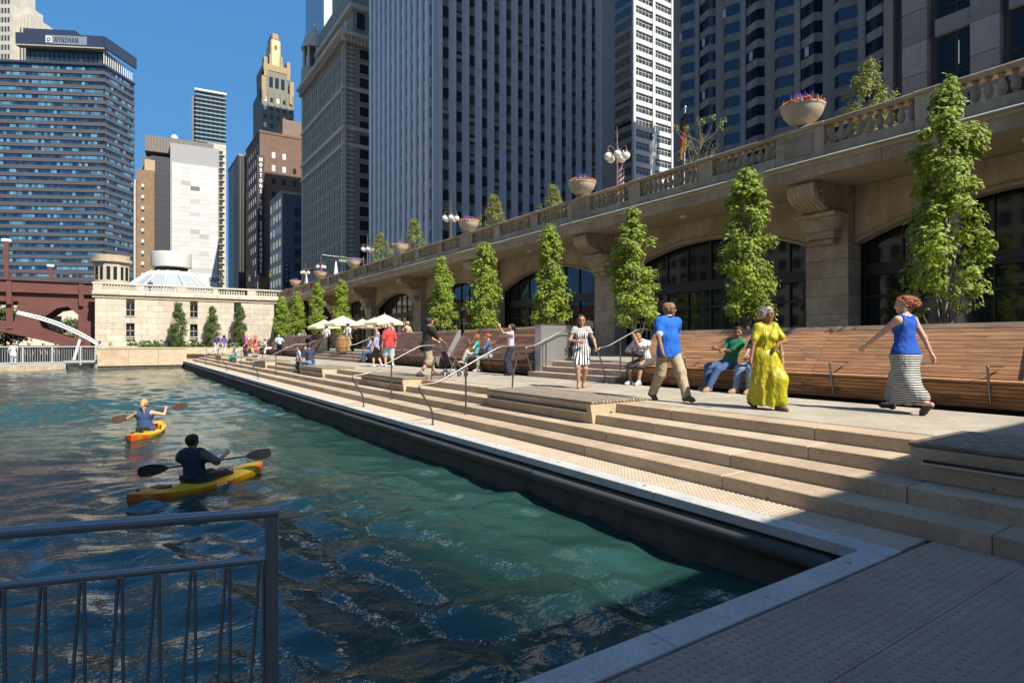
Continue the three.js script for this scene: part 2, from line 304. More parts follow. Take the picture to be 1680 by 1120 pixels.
// ---------- slatted benches ----------
// profile: seat front leans in at the bottom, back leans away from the river
function bench(a0, a1, label, woods, topL, topR, opts = {}) {
  const g = thing('slatted_bench', label, 'bench', P(0, 0, a0));
  const seams = []; for (let a = a0; a < a1 - .1;) { const b = Math.min(a1, a + 3.3); seams.push([a, b < a1 - .8 ? b : a1]); if (b >= a1 - .8) break; a = b; }
  const slat = (p0, p1, q0, q1, thick, name, mat, aa, bb) => {
    // board between profile points p (bottom) and q (top), from aa (p0,q0) to bb (p1,q1): each is [R,y]
    const n = (p, q) => { const d = [q[0] - p[0], q[1] - p[1]], l = Math.hypot(...d); return [d[1] / l * thick, -d[0] / l * thick]; };
    const n0 = n(p0, q0), n1 = n(p1, q1);
    const c = [P(p0[0], p0[1], aa - a0), P(q0[0], q0[1], aa - a0), P(q1[0], q1[1], bb - a0), P(p1[0], p1[1], bb - a0)];
    const k = [[p0, n0, aa], [q0, n0, aa], [q1, n1, bb], [p1, n1, bb]].map(([p, m, a]) => P(p[0] + m[0], p[1] + m[1], a - a0));
    const q = (a, b, cc, d) => [[a, b, cc], [a, cc, d]];
    const tr = [...q(c[0], c[3], c[2], c[1]), ...q(k[0], k[1], k[2], k[3]), ...q(c[1], c[2], k[2], k[1]), ...q(c[0], k[0], k[3], c[3]), ...q(c[0], c[1], k[1], k[0]), ...q(c[3], k[3], k[2], c[2])];
    const geo = fromTris(tr); const m = geo.attributes.position, uv = new Float32Array(m.count * 2), ou = rnd() * 7, ov = rnd() * 5;
    for (let i = 0; i < m.count; i++) { uv[i * 2] = m.getZ(i) + ou; uv[i * 2 + 1] = (m.getY(i) + m.getX(i)) * 1.0 + ov; }
    geo.setAttribute('uv', new THREE.BufferAttribute(uv, 2)); return part(name, geo, mat, g);
  };
  const lerp = (a, b, t) => a + (b - a) * t;
  const off = opts.off || 0;
  for (const [s0, s1] of seams) {
    const e0 = s0 + .004, e1 = s1 - .004;
    // seat front: 6 boards from (10.82,.68) leaning out to (10.68,1.05)
    const F0 = [10.84 + off, .665], F1 = [10.66 + off, 1.035], nf = 6;
    for (let i = 0; i < nf; i++) { const t0 = i / nf, t1 = (i + .86) / nf, A = [lerp(F0[0], F1[0], t0), lerp(F0[1], F1[1], t0)], B = [lerp(F0[0], F1[0], t1), lerp(F0[1], F1[1], t1)]; slat(A, A, B, B, .03, 'seat_front_slat', pick(woods), e0, e1); }
    // seat: nosing board and 4 boards
    part('seat_slat', uvm(rb(10.645 + off, 10.78 + off, 1.045, 1.085, e0 - a0, e1 - a0, .006), 1, rnd(), rnd()), pick(woods), g);
    for (let i = 0; i < 3; i++) part('seat_slat', uvm(rb(10.79 + off + i * .115, 10.895 + off + i * .115, 1.05, 1.083, e0 - a0, e1 - a0, .004), 1, rnd(), rnd()), pick(woods), g);
    // back
    const nb = 12, T = (a) => lerp(topR, topL, (a - a0) / (a1 - a0));
    for (let i = 0; i < nb; i++) {
      const t0 = i / nb, t1 = (i + .9) / nb, q = (t, a) => [lerp(11.1 + off, 11.72 + off, t), lerp(1.1, T(a) - .085, t)];
      slat(q(t0, s0), q(t0, s1), q(t1, s0), q(t1, s1), .028, 'back_slat', pick(woods), e0, e1);
    }
    const b0 = T(s0), b1 = T(s1);
    slat([11.725 + off, b0 - .08], [11.725 + off, b1 - .08], [11.77 + off, b0], [11.77 + off, b1], .035, 'cap_board', M.woodCap, e0, e1);
    slat([11.77 + off, b0 + .002], [11.77 + off, b1 + .002], [11.90 + off, b0 + .002], [11.90 + off, b1 + .002], .02, 'cap_board', M.woodCap, e0, e1);
  }
  // dark carcass behind the boards and end panels
  const prof = [[10.89, .6], [10.72, 1.03], [11.16, 1.03], [11.78, 0], [11.89, 0], [11.89, .6]];
  const shape = (top) => prof.map(([r, y], i) => [r + off, i === 3 || i === 4 ? top - .06 : y]);
  const c0 = shape(topR), c1 = shape(topL), tr = [], L = a1 - a0, n = prof.length;
  for (let i = 0; i < n; i++) { const j = (i + 1) % n, A = P(...c0[i], .03), B = P(...c0[j], .03), C = P(...c1[j], L - .03), D = P(...c1[i], L - .03); tr.push([A, B, C], [A, C, D]); }
  part('carcass', fromTris(tr), M.black, g);
  for (const [c, a] of [[c0, -.012], [c1, L - .012]]) { const e = extr(c.map(([r, y], i) => [r - (i < 2 ? .02 : 0), y + (i === 2 || i === 1 ? .05 : i === 3 || i === 4 ? .055 : 0)]), .024); part('end_panel', e.translate(0, 0, -a - .024), opts.endMat || M.steelDull, g); }
  part('plinth', rb(10.94 + off, 11.3 + off, .55, .66, .02, L - .02), M.black, g);
  // arm rests: bent flat bars
  for (const a of opts.arms || []) {
    const arm = part('arm_rest', rod(bent([P(10.70 + off, .72, a - a0), P(10.58 + off, 1.31, a - a0), P(11.2 + off, 1.29, a - a0)], .04), .018, 6), M.steel, g);
  }
  for (const a of opts.straps || []) {
    const t = lerp(topR, topL, (a - a0) / L);
    part('seam_strap', rod([P(11.07 + off, 1.09, a - a0), P(11.74 + off, t + .01, a - a0)], .018, 6), M.steel, g);
  }
  return g;
}
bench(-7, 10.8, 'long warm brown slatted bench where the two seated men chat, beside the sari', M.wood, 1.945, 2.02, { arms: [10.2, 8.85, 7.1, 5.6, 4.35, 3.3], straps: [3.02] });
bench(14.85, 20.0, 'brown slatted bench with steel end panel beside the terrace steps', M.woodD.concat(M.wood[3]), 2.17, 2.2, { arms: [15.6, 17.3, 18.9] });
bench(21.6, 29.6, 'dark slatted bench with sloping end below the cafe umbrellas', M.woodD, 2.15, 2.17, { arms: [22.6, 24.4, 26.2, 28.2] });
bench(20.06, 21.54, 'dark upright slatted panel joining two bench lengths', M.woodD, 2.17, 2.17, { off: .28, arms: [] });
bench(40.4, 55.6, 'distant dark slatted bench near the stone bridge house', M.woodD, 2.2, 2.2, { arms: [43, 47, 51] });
// steel clad end of the bench by the terrace steps
{ const g = thing('steel_end_cabinet', 'tall brushed steel end cabinet of the bench beside the terrace steps', 'cabinet', P(0, 0, 14.8)); part('body', rb(10.75, 11.95, .62, 2.2, -.32, -.01, .012), M.steelDull, g); part('top_cap', rb(10.73, 11.98, 2.2, 2.22, -.34, 0, .004), M.steel, g); }
// ---------- wood topped seat blocks set in the steps ----------
{
  const labels = ['shaded wood topped stone seat block beside the landing', 'wood topped stone seat block with round recessed light beside the stair rail', 'wood topped stone seat block by the man with the stroller', 'wood topped seat block next to the seated family', 'wood topped seat block between the family and the teal dress', 'wood topped seat block beside the teal dress on the steps', 'smallest wood topped seat block toward the far quay'];
  [[-1.0, 2.63], [7.32, 10.6], [15.0, 18.3], [22.6, 26], [33, 36.3], [42, 45], [49, 52]].forEach(([a0, a1], i) => {
    const g = thing('seat_block', labels[i], 'seat block', P(0, 0, a0)), L = a1 - a0;
    const body = extr([[6.50, .315], [7.75, .315], [7.75, .635], [6.45, .635]], L, 0).translate(0, 0, -L); part('body', uvm(body, 1, rnd(), rnd()), M.granite, g);
    part('light_slot', rb(6.425, 6.47, .50, .522, .12, L - .12), M.black, g); part('light_cover', rb(6.44, 6.475, .478, .498, .1, L - .1), M.white, g);
    for (let r = 6.46, k = 0; r < 7.74; r += .078, k++) part('top_slat', uvm(rb(r, r + .062, .642, .68, -.02, L + .02, .005), 1, rnd(), rnd()), pick(M.woodGrey), g);
    if (i === 1) { part('round_light', new THREE.CylinderGeometry(.045, .045, .02, 18).rotateX(Math.PI / 2).translate(6.9, .45, .006), M.steel, g); }
  });
}
// ---------- stair hand rails ----------
function handrail(a, label, group) {
  const g = thing('stair_handrail', label, 'handrail', P(0, 0, a), 0, group);
  part('rail_tube', rod(bent([V(5.26, 0, 0), V(5.26, .26, 0), V(4.92, .80, 0), V(5.36, .84, 0), V(6.85, 1.56, 0), V(7.38, 1.57, 0), V(7.2, .93, 0), V(7.18, .62, 0)], .13), .019, 10), M.steel, g);
  part('post', rod([V(6.02, .155, 0), V(6.02, 1.16, 0)], .02, 8), M.steel, g);
  part('base_flange', new THREE.CylinderGeometry(.04, .042, .012, 14).translate(6.02, .161, 0), M.steel, g);
  part('base_flange', new THREE.CylinderGeometry(.04, .042, .012, 14).translate(5.26, .006, 0), M.steel, g);
}
handrail(10.72, 'bent steel stair handrail beside the round light seat block');
handrail(14.72, 'bent steel stair handrail in front of the man with the stroller');
handrail(28.4, 'bent steel stair handrail beside the seated family');
handrail(37.5, 'bent steel stair handrail by the girls in pink');
handrail(47.0, 'thin steel stair handrail just beyond the coral pink dress'); handrail(53.5, 'smallest steel stair handrail before the white trousers');
function terraceRail(a, label) {
  const g = thing('terrace_handrail', label, 'handrail', P(0, 0, a));
  part('rail_tube', rod(bent([V(10.3, .62, 0), V(10.3, .85, 0), V(10.05, 1.5, 0), V(10.4, 1.55, 0), V(11.5, 2.0, 0), V(12.05, 2.0, 0), V(11.85, 1.3, 0), V(11.85, 1.07, 0)], .12), .021, 10), M.steel, g);
  part('post', rod([V(10.85, .77, 0), V(10.85, 1.72, 0)], .019, 8), M.steel, g);
}
terraceRail(14.35, 'steel handrail on terrace steps beside the cabinet'); terraceRail(11.15, 'steel handrail held by the woman in the striped dress'); terraceRail(30.3, 'steel handrail at the end of the cafe bench'); terraceRail(39.8, 'distant steel handrail at the cafe terrace');
// ---------- pier railing close to the camera ----------
{
  const e = V(.455, 0, -2.21);
  const ang = THREE.MathUtils.degToRad(33.8 + 73);           // heading of the rail measured from the quay direction
  const along = V(-Math.sin(ang), 0, Math.cos(ang)).normalize();
  const g = thing('pier_railing', 'dark steel pier railing with paired slanting bars over the water', 'railing', e);
  const at = (s, y) => along.clone().multiplyScalar(s).setY(y);
  const bar = (s0, y0, s1, y1, w, h, name) => { const p = at(s0, y0), q = at(s1, y1), L = p.distanceTo(q), m = part(name, cbox(w, h, L, Math.min(w, h) * .18), M.darkSteel, g); m.position.copy(p.clone().add(q).multiplyScalar(.5)); m.lookAt(g.localToWorld(q.clone())); return m; };
  g.updateMatrixWorld(true);
  const oval = (s0, s1, y, w, h, name) => { const sh = new THREE.Shape(); sh.absellipse(0, 0, w, h, 0, Math.PI * 2); const L = s1 - s0, m = part(name, new THREE.ExtrudeGeometry(sh, { depth: L, bevelEnabled: false, curveSegments: 18 }), M.darkSteel, g); m.position.copy(at(s0, y)); m.lookAt(g.localToWorld(at(s1, y))); return m; };
  oval(-.025, 3.2, 1.05, .0195, .019, 'top_rail'); oval(.02, 3.2, .885, .0135, .013, 'middle_rail');
  { const m = part('end_post', cbox(.028, 1.32, .042, .005), M.darkSteel, g); m.position.copy(at(0, .405)); m.lookAt(g.localToWorld(at(1, .405))); }
  bar(0, .04, 3.2, .04, .03, .04, 'bottom_rail');
  for (let s = .028, i = 0; s < 3.1; s += .108, i++) { part('bar', rod([at(s, .87), at(s - .006, .05)], .0055, 8), M.darkSteel, g); part('bar', rod([at(s + .012, .87), at(s + .066, .05)], .0055, 8), M.darkSteel, g); }
  const dk = structure('gangway_deck', null, null, 'metal gangway deck under the pier railing'); dk.userData.category = 'gangway';
  const slab = part('deck_plate', bx(3.4, .12, 1.3), M.steelDull, dk); slab.position.copy(e).addScaledVector(along, 1.65).add(V(-.289, 0, .957).multiplyScalar(.6)); slab.position.y = -.075; slab.rotation.y = Math.atan2(-along.z, along.x);
}
// ---------- arcade of the upper street ----------
const PIER = 11.0, P0 = -.3;                       // piers every 11 m along the quay
const pierA = [-11.3, -.3, 10.8, 21.9, 33, 44.1, 55.2, 66.3, 77.4];
const STREET = 7.46;
{
  const arc = thing('stone_arcade', 'weathered limestone arcade with scroll brackets carrying the upper street', 'arcade', P(0, 0, 0));
  const stones = [M.limestone, M.limestoneB, M.limestoneC];
  for (const a of pierA) {
    // pier in coursed blocks
    let y = 1.05; const hs = [.32, .62, .62, .62, .62, .62, .5]; hs.forEach((h, i) => { const w = i === 0 ? .84 : .73, f = i === 0 ? 20.1 : 20.2; part('pier_block', uvm(rb(f, 21.05, y + .003, y + h - .003, a - w, a + w, .012), 1, rnd(), rnd()), pick(stones), arc); y += h; });
    part('pier_core', rb(20.23, 21.0, 1.05, 6.9, a - .7, a + .7), M.limestoneB, arc);
    // console bracket: scroll profile, extruded
    const sc = []; // profile in (R,y): from wall top outwards
    const pr = [[20.3, 6.88], [18.72, 6.88], [18.62, 6.78], [18.6, 6.6], [18.66, 6.42], [18.82, 6.3], [19.05, 6.22], [19.35, 6.1], [19.6, 5.98], [20.3, 5.98]];
    const cg = new THREE.ExtrudeGeometry(new THREE.Shape(pr.map(([x, yy]) => new THREE.Vector2(x, yy))), { depth: .86, bevelEnabled: true, bevelSize: .03, bevelThickness: .03, bevelSegments: 2 }).translate(0, 0, -a - .43);
    part('console_scroll', uvm(cg), M.limestoneC, arc);
    for (const s of [-1, 1]) { // volute on both cheeks
      const pts = []; for (let k = 0; k <= 40; k++) { const t = k / 40, an = Math.PI * .5 + t * Math.PI * 4.2, r = .27 * (1 - t * .86); pts.push(V(18.95 + Math.cos(an) * r, 6.56 + Math.sin(an) * r, -a + s * .475)); }
      part('volute', rod(pts, pts.map((_, k) => .032 * (1 - k / 60)), 6), M.limestoneC, arc);
      part('volute_eye', new THREE.SphereGeometry(.05, 10, 8).translate(18.95, 6.56, -a + s * .48), M.limestoneC, arc);
    }
    for (let k = 0; k < 5; k++) { const z = -a - .32 + k * .16; part('flute_roll', rod([V(18.74, 6.82, z), V(18.6, 6.6, z), V(18.66, 6.42, z), V(18.85, 6.28, z), V(19.35, 6.08, z), V(19.7, 5.96, z)].map((p) => p), .05, 6), M.limestoneC, arc); }
    // moulded capital below the scroll, stepping in
    const cap = (r0, hw, y0, y1, b) => part('capital_block', uvm(rb(r0, 20.3, y0, y1, a - hw, a + hw, b), 1, rnd(), rnd()), pick(stones), arc);
    cap(19.35, .72, 5.82, 5.97, .03);
    const wedge = new THREE.CylinderGeometry(1, .72, .42, 4, 1).rotateY(Math.PI / 4).scale(.85, 1, .92); part('capital_taper', uvm(wedge.translate(20.1, 5.6, -a)), M.limestone, arc);
    cap(19.72, .5, 5.15, 5.4, .03); cap(19.86, .42, 4.97, 5.14, .02);
  }
  // bays: spandrel with segmental arch, reveal, soffit panels
  for (let i = 0; i + 1 < pierA.length; i++) {
    const a0 = pierA[i] + .73, a1 = pierA[i + 1] - .73, w = a1 - a0, mid = (a0 + a1) / 2, sp = 5.0, rise = 1.02, half = w / 2, rad = (half * half + rise * rise) / (2 * rise), cy = sp + rise - rad;
    const sh = new THREE.Shape(); sh.moveTo(-half, 6.9); sh.lineTo(-half, sp);
    for (let k = 0; k <= 20; k++) { const x = -half + w * k / 20; sh.lineTo(x, cy + Math.sqrt(rad * rad - x * x)); }
    sh.lineTo(half, 6.9); sh.closePath();
    const g = new THREE.ExtrudeGeometry(sh, { depth: .5, bevelEnabled: false }).rotateY(-Math.PI / 2).translate(21.15, 0, -mid);
    part('spandrel', uvm(g, 1, rnd(), rnd()), M.limestone, arc);
    // moulded band following the arch
    const band = []; for (let k = 0; k <= 20; k++) { const x = -half + w * k / 20; band.push(V(20.64, cy + Math.sqrt(rad * rad - x * x) + .09, -mid + x)); }
    part('arch_moulding', rod(band, .045, 5), M.limestoneC, arc);
    // deep shaded lobby wall, steel framed glazing
    const top = (x) => cy + Math.sqrt(Math.max(0, rad * rad - x * x));
    const fr = [], n = 8, pw = w / n;
    for (let k = 0; k <= n; k++) { const x = -half + k * pw, t = top(clamp(x, -half + .05, half - .05)); part('mullion', bx(.09, t - 1.07, k % 2 ? .05 : .09, 21.28, (t + 1.07) / 2, -mid + x), M.frame, arc); }
    part('transom', bx(.14, .42, w, 21.27, 4.12, -mid), M.frame, arc);
    part('transom', bx(.10, .16, w, 21.27, 1.15, -mid), M.frame, arc);
    part('door_head', bx(.10, .1, w, 21.27, 3.2, -mid), M.frame, arc);
    for (let k = 0; k < n; k++) {
      const x0 = -half + k * pw + .03, x1 = x0 + pw - .06, s2 = new THREE.Shape([[x0, 4.34], [x1, 4.34], [x1, top(x1) - .04], [(x0 + x1) / 2, top((x0 + x1) / 2) - .04], [x0, top(x0) - .04]].map(([x, yy]) => new THREE.Vector2(x, yy)));
      const tilt = rr(-.006, .006);
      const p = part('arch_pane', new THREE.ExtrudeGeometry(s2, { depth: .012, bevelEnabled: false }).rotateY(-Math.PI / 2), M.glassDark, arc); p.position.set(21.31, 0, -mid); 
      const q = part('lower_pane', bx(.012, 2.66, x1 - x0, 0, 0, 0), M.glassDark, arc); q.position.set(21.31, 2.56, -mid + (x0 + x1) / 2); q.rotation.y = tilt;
    }
  }
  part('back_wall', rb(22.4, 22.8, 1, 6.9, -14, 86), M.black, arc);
  // slab with fluted soffit, drip band, dentilled fascia and ledge, all along
  for (let a = -14; a < 86; a += 5.55) {
    const b = Math.min(86, a + 5.55);
    part('fascia_block', uvm(rb(18.34, 18.62, 6.92, 7.40, a + .004, b - .004, .012), 1, rnd(), rnd()), pick([M.limestoneB, M.limestone]), arc);
    part('ledge_stone', uvm(extr([[18.2, 7.405], [18.9, 7.405], [18.9, 7.475], [18.44, 7.475], [18.33, 7.50], [18.2, 7.425]], b - a - .006).translate(0, 0, -b + .003), 1, rnd(), rnd()), M.paleStoneC, arc);
    part('drip_band', uvm(rb(18.28, 18.4, 7.28, 7.40, a, b, .01)), M.limestoneC, arc);
  }
  part('soffit_slab', rb(18.4, 24, 6.93, 7.40, -14, 86), M.limestoneB, arc);
  const fl = []; for (let r = 18.72; r < 20.6; r += .155) fl.push(rod([P(r, 6.945, -14), P(r, 6.945, 86)], .05, 6));
  const flutes = part('soffit_flutes', merge(fl), M.limestone, arc); flutes.userData.kind = 'stuff';
  for (const a of [5.2, 16.4, 27.4]) part('soffit_light', new THREE.CylinderGeometry(.16, .13, .07, 16).translate(19.55, 6.87, -a), M.white, arc);
}
// ---------- balustrade ----------
{
  const bal = thing('stone_balustrade', 'limestone balustrade of turned balusters and pedestals along the upper street', 'balustrade', P(0, STREET, 0));
  const prof = [[.0, 0], [.085, 0], [.085, .05], [.06, .06], [.055, .09], [.085, .16], [.112, .25], [.112, .31], [.085, .40], [.055, .48], [.048, .53], [.068, .55], [.068, .58], [.085, .6], [.085, .64], [0, .64]];
  const bg = uvm(lathe(prof, 12)); const stones = [M.limestone, M.limestoneB, M.limestoneC];
  const step = 11.1 / 3; let count = 0; const rest = [];
  for (let i = -3; i < 24; i++) {
    const a = 10.8 + (i - 3) * step, wide = (i - 3) % 3 === 0; const hw = wide ? .82 : .33;
    part('pedestal', uvm(rb(18.52, 18.98, .02, 1.06, a - hw, a + hw, .012), 1, rnd(), rnd()), pick(stones), bal);
    if (wide) { part('pedestal_panel', uvm(rb(18.49, 18.53, .25, .92, a - .5, a + .5, .012), 1, rnd(), rnd()), pick(stones), bal); }
    const nw = (i + 1 - 3) % 3 === 0 ? .82 : .33, b0 = a + hw, b1 = a + step - nw;
    part('plinth_stone', uvm(rb(18.5, 19.0, .02, .40, b0 + .004, b1 - .004, .015), 1, rnd(), rnd()), pick(stones), bal);
    part('rail_stone', uvm(rb(18.47, 19.03, 1.05, 1.17, b0 - .3, b1 + .3, .025), 1, rnd(), rnd()), pick(stones), bal);
    const n = Math.round((b1 - b0) / .285), d = (b1 - b0) / n;
    for (let k = 0; k < n; k++) { if (count < 290) { const m = part('baluster', bg, stones[count % 3], bal); m.position.set(18.74, .405, -(b0 + d * (k + .5))); count++; } else rest.push(bg.clone().translate(18.74, .405, -(b0 + d * (k + .5)))); }
    part('rail_stone', uvm(rb(18.46, 19.04, 1.06, 1.185, a - hw - .03, a + hw + .03, .025), 1, rnd(), rnd()), pick(stones), bal);
  }
  if (rest.length) stuffPart('far_balusters', merge(rest), M.limestone, bal);
}
// street deck behind the balustrade
structure('upper_street', rb(19.05, 300, 7.0, 7.5, -60, 500), M.deck, 'roadway of the upper street behind the balustrade').userData.category = 'street';
// ---------- flower urns ----------
const flowerMats = [std(lin(.62, .09, .05), .8), std(lin(.60, .16, .09), .8), std(lin(.70, .25, .16), .8)], purple = std(lin(.10, .06, .32), .8), greenF = std(lin(.10, .16, .03), .8);
{
  const mk = (a, label) => {
    const g = thing('flower_urn', label, 'flower urn', P(18.75, 8.645, a), rr(0, 3), 'flower urns on the balustrade');
    part('bowl', uvm(lathe([[0, .1], [.16, .1], [.2, .13], [.42, .26], [.58, .46], [.635, .62], [.64, .68], [.675, .70], [.675, .74], [.64, .755], [.6, .74], [.55, .66], [0, .62]], 36)), M.paleStoneB, g);
    for (const [x, z] of [[.14, .14], [-.14, .14], [.14, -.14], [-.14, -.14]]) part('foot', cbox(.09, .1, .09, .012).translate(x, .05, z), M.paleStoneC, g);
    const sp = [[], [], []], pu = [], gr = [];
    for (let k = 0; k < 300; k++) { const an = rr(0, 6.28), r = Math.sqrt(rr(.15, 1)) * .69, y = .75 + .14 * (1 - r / .69) + rr(-.03, .09); sp[k % 3].push(new THREE.IcosahedronGeometry(rr(.026, .05), 0).scale(1, .7, 1).translate(Math.cos(an) * r, y, Math.sin(an) * r)); }
    for (let k = 0; k < 60; k++) { const an = rr(0, 6.28), r = Math.sqrt(rnd()) * .36, h = rr(.2, .42); pu.push(new THREE.ConeGeometry(.02, h, 5).rotateX(rr(-.15, .15)).rotateZ(rr(-.15, .15)).translate(Math.cos(an) * r, .85 + h / 2, Math.sin(an) * r)); }
    for (let k = 0; k < 160; k++) { const an = rr(0, 6.28), r = Math.sqrt(rnd()) * .66; gr.push(new THREE.PlaneGeometry(.05, .14).rotateX(rr(-1, 1)).rotateY(rr(0, 6)).translate(Math.cos(an) * r, .76 + rr(-.03, .14), Math.sin(an) * r)); }
    flowerMats.forEach((m, i) => stuffPart('red_blooms', merge(sp[i]), m, g)); stuffPart('purple_spikes', merge(pu), purple, g); stuffPart('leaves', merge(gr), greenF, g);
  };
  const L = ['large stone urn of red and purple flowers above the arcade bracket', 'stone flower urn beside the five globe street lamp', 'stone flower urn with reddish grasses by the small lamp', 'stone flower urn in front of two pale street trees', 'stone flower urn beside the green street sign', 'stone flower urn before the closed white umbrella', 'smallest stone flower urn next to the bridge house'];
  [10.8, 21.9, 33, 44.1, 55.2, 66.3, 77.4].forEach((a, i) => mk(a, L[i]));
}
// ---------- globe street lamps ----------
{
  const globe = phy(lin(.82, .80, .74), .25, { transmission: .15, thickness: 0 }), iron = std(lin(.12, .095, .075), .5, { metalness: .4 });
  const mk = (R, a, label, group) => {
    const g = thing('globe_street_lamp', label, 'street lamp', P(R, 7.5, a), rr(0, 1), group);
    part('post', uvm(lathe([[0, 0], [.2, 0], [.2, .25], [.12, .35], [.085, .6], [.075, 2.9], [.11, 2.95], [.06, 3.05], [.05, 3.7], [.09, 3.75], [.05, 3.85], [.035, 4.2], [.07, 4.27], [.03, 4.36], [.015, 4.75], [0, 4.78]], 14)), iron, g);
    for (let k = 0; k < 5; k++) {
      const an = k / 5 * 6.283 + .3, c = Math.cos(an), s = Math.sin(an);
      const arm = part('arm', rod(bent([V(0, 3.45, 0), V(c * .25, 3.75, s * .25), V(c * .46, 3.78, s * .46), V(c * .46, 3.55, s * .46)], .12), .022, 6), iron, g);
      part('globe_cap', uvm(lathe([[0, .3], [.03, .22], [.06, .16], [.11, .1], [.13, .05], [0, .05]], 10)).translate(c * .46, 3.38, s * .46), iron, g);
      part('globe', new THREE.SphereGeometry(.19, 20, 14).translate(c * .46, 3.27, s * .46), globe, g);
    }
  };
  mk(20.4, 21.2, 'tall five globe street lamp beside the flagpoles'); mk(20.4, 38.6, 'five globe street lamp in front of the blue grey tower'); mk(20.4, 56, 'globe street lamp beside the green street sign'); mk(20.4, 72, 'globe street lamp between the two closed white umbrellas'); mk(20.4, 79, 'last globe street lamp before the bridge house');
}
// ---------- flags ----------
{
  const flag = (R, a, h, label, tex, lean) => {
    const g = thing('flagpole', label, 'flag', P(R, 7.5, a));
    part('pole', rod([V(0, 0, 0), V(lean, h, 0)], .045, 8), M.steelDull, g); part('finial', new THREE.SphereGeometry(.09, 10, 8).translate(lean, h, 0), M.steelDull, g);
    const c = new THREE.PlaneGeometry(1, 1, 8, 16), p = c.attributes.position;
    for (let i = 0; i < p.count; i++) { const u = p.getX(i) + .5, v = p.getY(i) + .5; p.setXYZ(i, lean * .9 - u * (.3 + .16 * (1 - v)), h - .3 - 2.2 * (1 - v) - .8 * u, .14 * Math.sin(u * 9 + v * 2)); }
    c.computeVertexNormals(); part('cloth', c, new THREE.MeshStandardMaterial({ map: tex, color: lin(.55, .55, .55), roughness: .9, side: THREE.DoubleSide }), g);
  };
  const cv = (f) => { const c = document.createElement('canvas'); c.width = 128; c.height = 96; f(c.getContext('2d')); const t = new THREE.CanvasTexture(c); t.colorSpace = THREE.SRGBColorSpace; return t; };
  flag(27, 27.5, 6.4, 'striped flag on a pole behind the globe lamp', cv((x) => { for (let i = 0; i < 13; i++) { x.fillStyle = i % 2 ? '#dddddd' : '#8a1f2a'; x.fillRect(0, i * 7.4, 128, 7.4); } x.fillStyle = '#20284f'; x.fillRect(0, 0, 60, 52); x.fillStyle = '#ddd'; for (let i = 0; i < 5; i++) for (let j = 0; j < 4; j++) x.fillRect(6 + i * 11, 6 + j * 12, 4, 4); }), 0);
  flag(27.5, 25.5, 7.6, 'white flag with pale blue bands hanging on a pole', cv((x) => { x.fillStyle = '#e4e4e6'; x.fillRect(0, 0, 128, 96); x.fillStyle = '#8fb4d8'; x.fillRect(0, 18, 128, 16); x.fillRect(0, 62, 128, 16); x.fillStyle = '#b3202c'; for (let i = 0; i < 4; i++) x.fillRect(18 + i * 26, 42, 10, 12); }), .3);
  flag(28, 23.5, 8.2, 'black red and yellow flag hanging on a pole', cv((x) => { x.fillStyle = '#151515'; x.fillRect(0, 0, 128, 32); x.fillStyle = '#9c2a20'; x.fillRect(0, 32, 128, 32); x.fillStyle = '#b08a2a'; x.fillRect(0, 64, 128, 32); }), .2);
}
// ---------- green street sign and signals at the crossing ----------
{
  const c = document.createElement('canvas'); c.width = 256; c.height = 96; const x = c.getContext('2d'); x.fillStyle = '#0d7a4c'; x.fillRect(0, 0, 256, 96); x.fillStyle = '#fff'; x.font = 'bold 44px sans-serif'; x.textAlign = 'center'; x.fillText('E Wacker Pl', 128, 62);
  const t = new THREE.CanvasTexture(c); t.colorSpace = THREE.SRGBColorSpace;
  const g = thing('street_name_sign', 'small green street name sign hung from a mast arm', 'street sign', P(25, 7.5, 70));
  part('mast', rod([V(0, 0, 0), V(0, 4.6, 0)], .08, 8), M.darkSteel, g); part('mast_arm', rod([V(0, 4.3, 0), V(-5, 4.45, 0)], .04, 8), M.darkSteel, g);
  part('sign_plate', bx(1.3, .46, .04, -2.4, 3.95, .02), std(lin(.01, .12, .06), .5), g); part('sign_face', new THREE.PlaneGeometry(1.24, .42).translate(-2.4, 3.95, .045), new THREE.MeshStandardMaterial({ map: t, roughness: .5, color: lin(.6, .6, .6) }), g);
  const sig = (R, a, y, label) => { const s = thing('traffic_signal', label, 'traffic light', P(R, 7.5, a), 0, 'traffic signals at the crossing'); part('pole', rod([V(0, 0, 0), V(0, y, 0)], .07, 8), M.black, s); part('housing', cbox(.4, 1.1, .35, .04).translate(0, y, .1), M.black, s); for (let k = 0; k < 3; k++) part('lens', new THREE.CylinderGeometry(.13, .13, .06, 14).rotateX(Math.PI / 2).translate(0, y + .34 - k * .34, .29), std([lin(.25, .03, .02), lin(.3, .2, .02), lin(.02, .2, .08)][k], .3), s); };
  sig(16.5, 96, 3.8, 'shorter dark traffic signal at the street crossing by the bridge house'); sig(19.5, 96, 4.6, 'taller dark traffic signal at the street crossing by the bridge house'); sig(12.2, 92, 3.2, 'yellow backed traffic signal beside the glass pavilion');
}
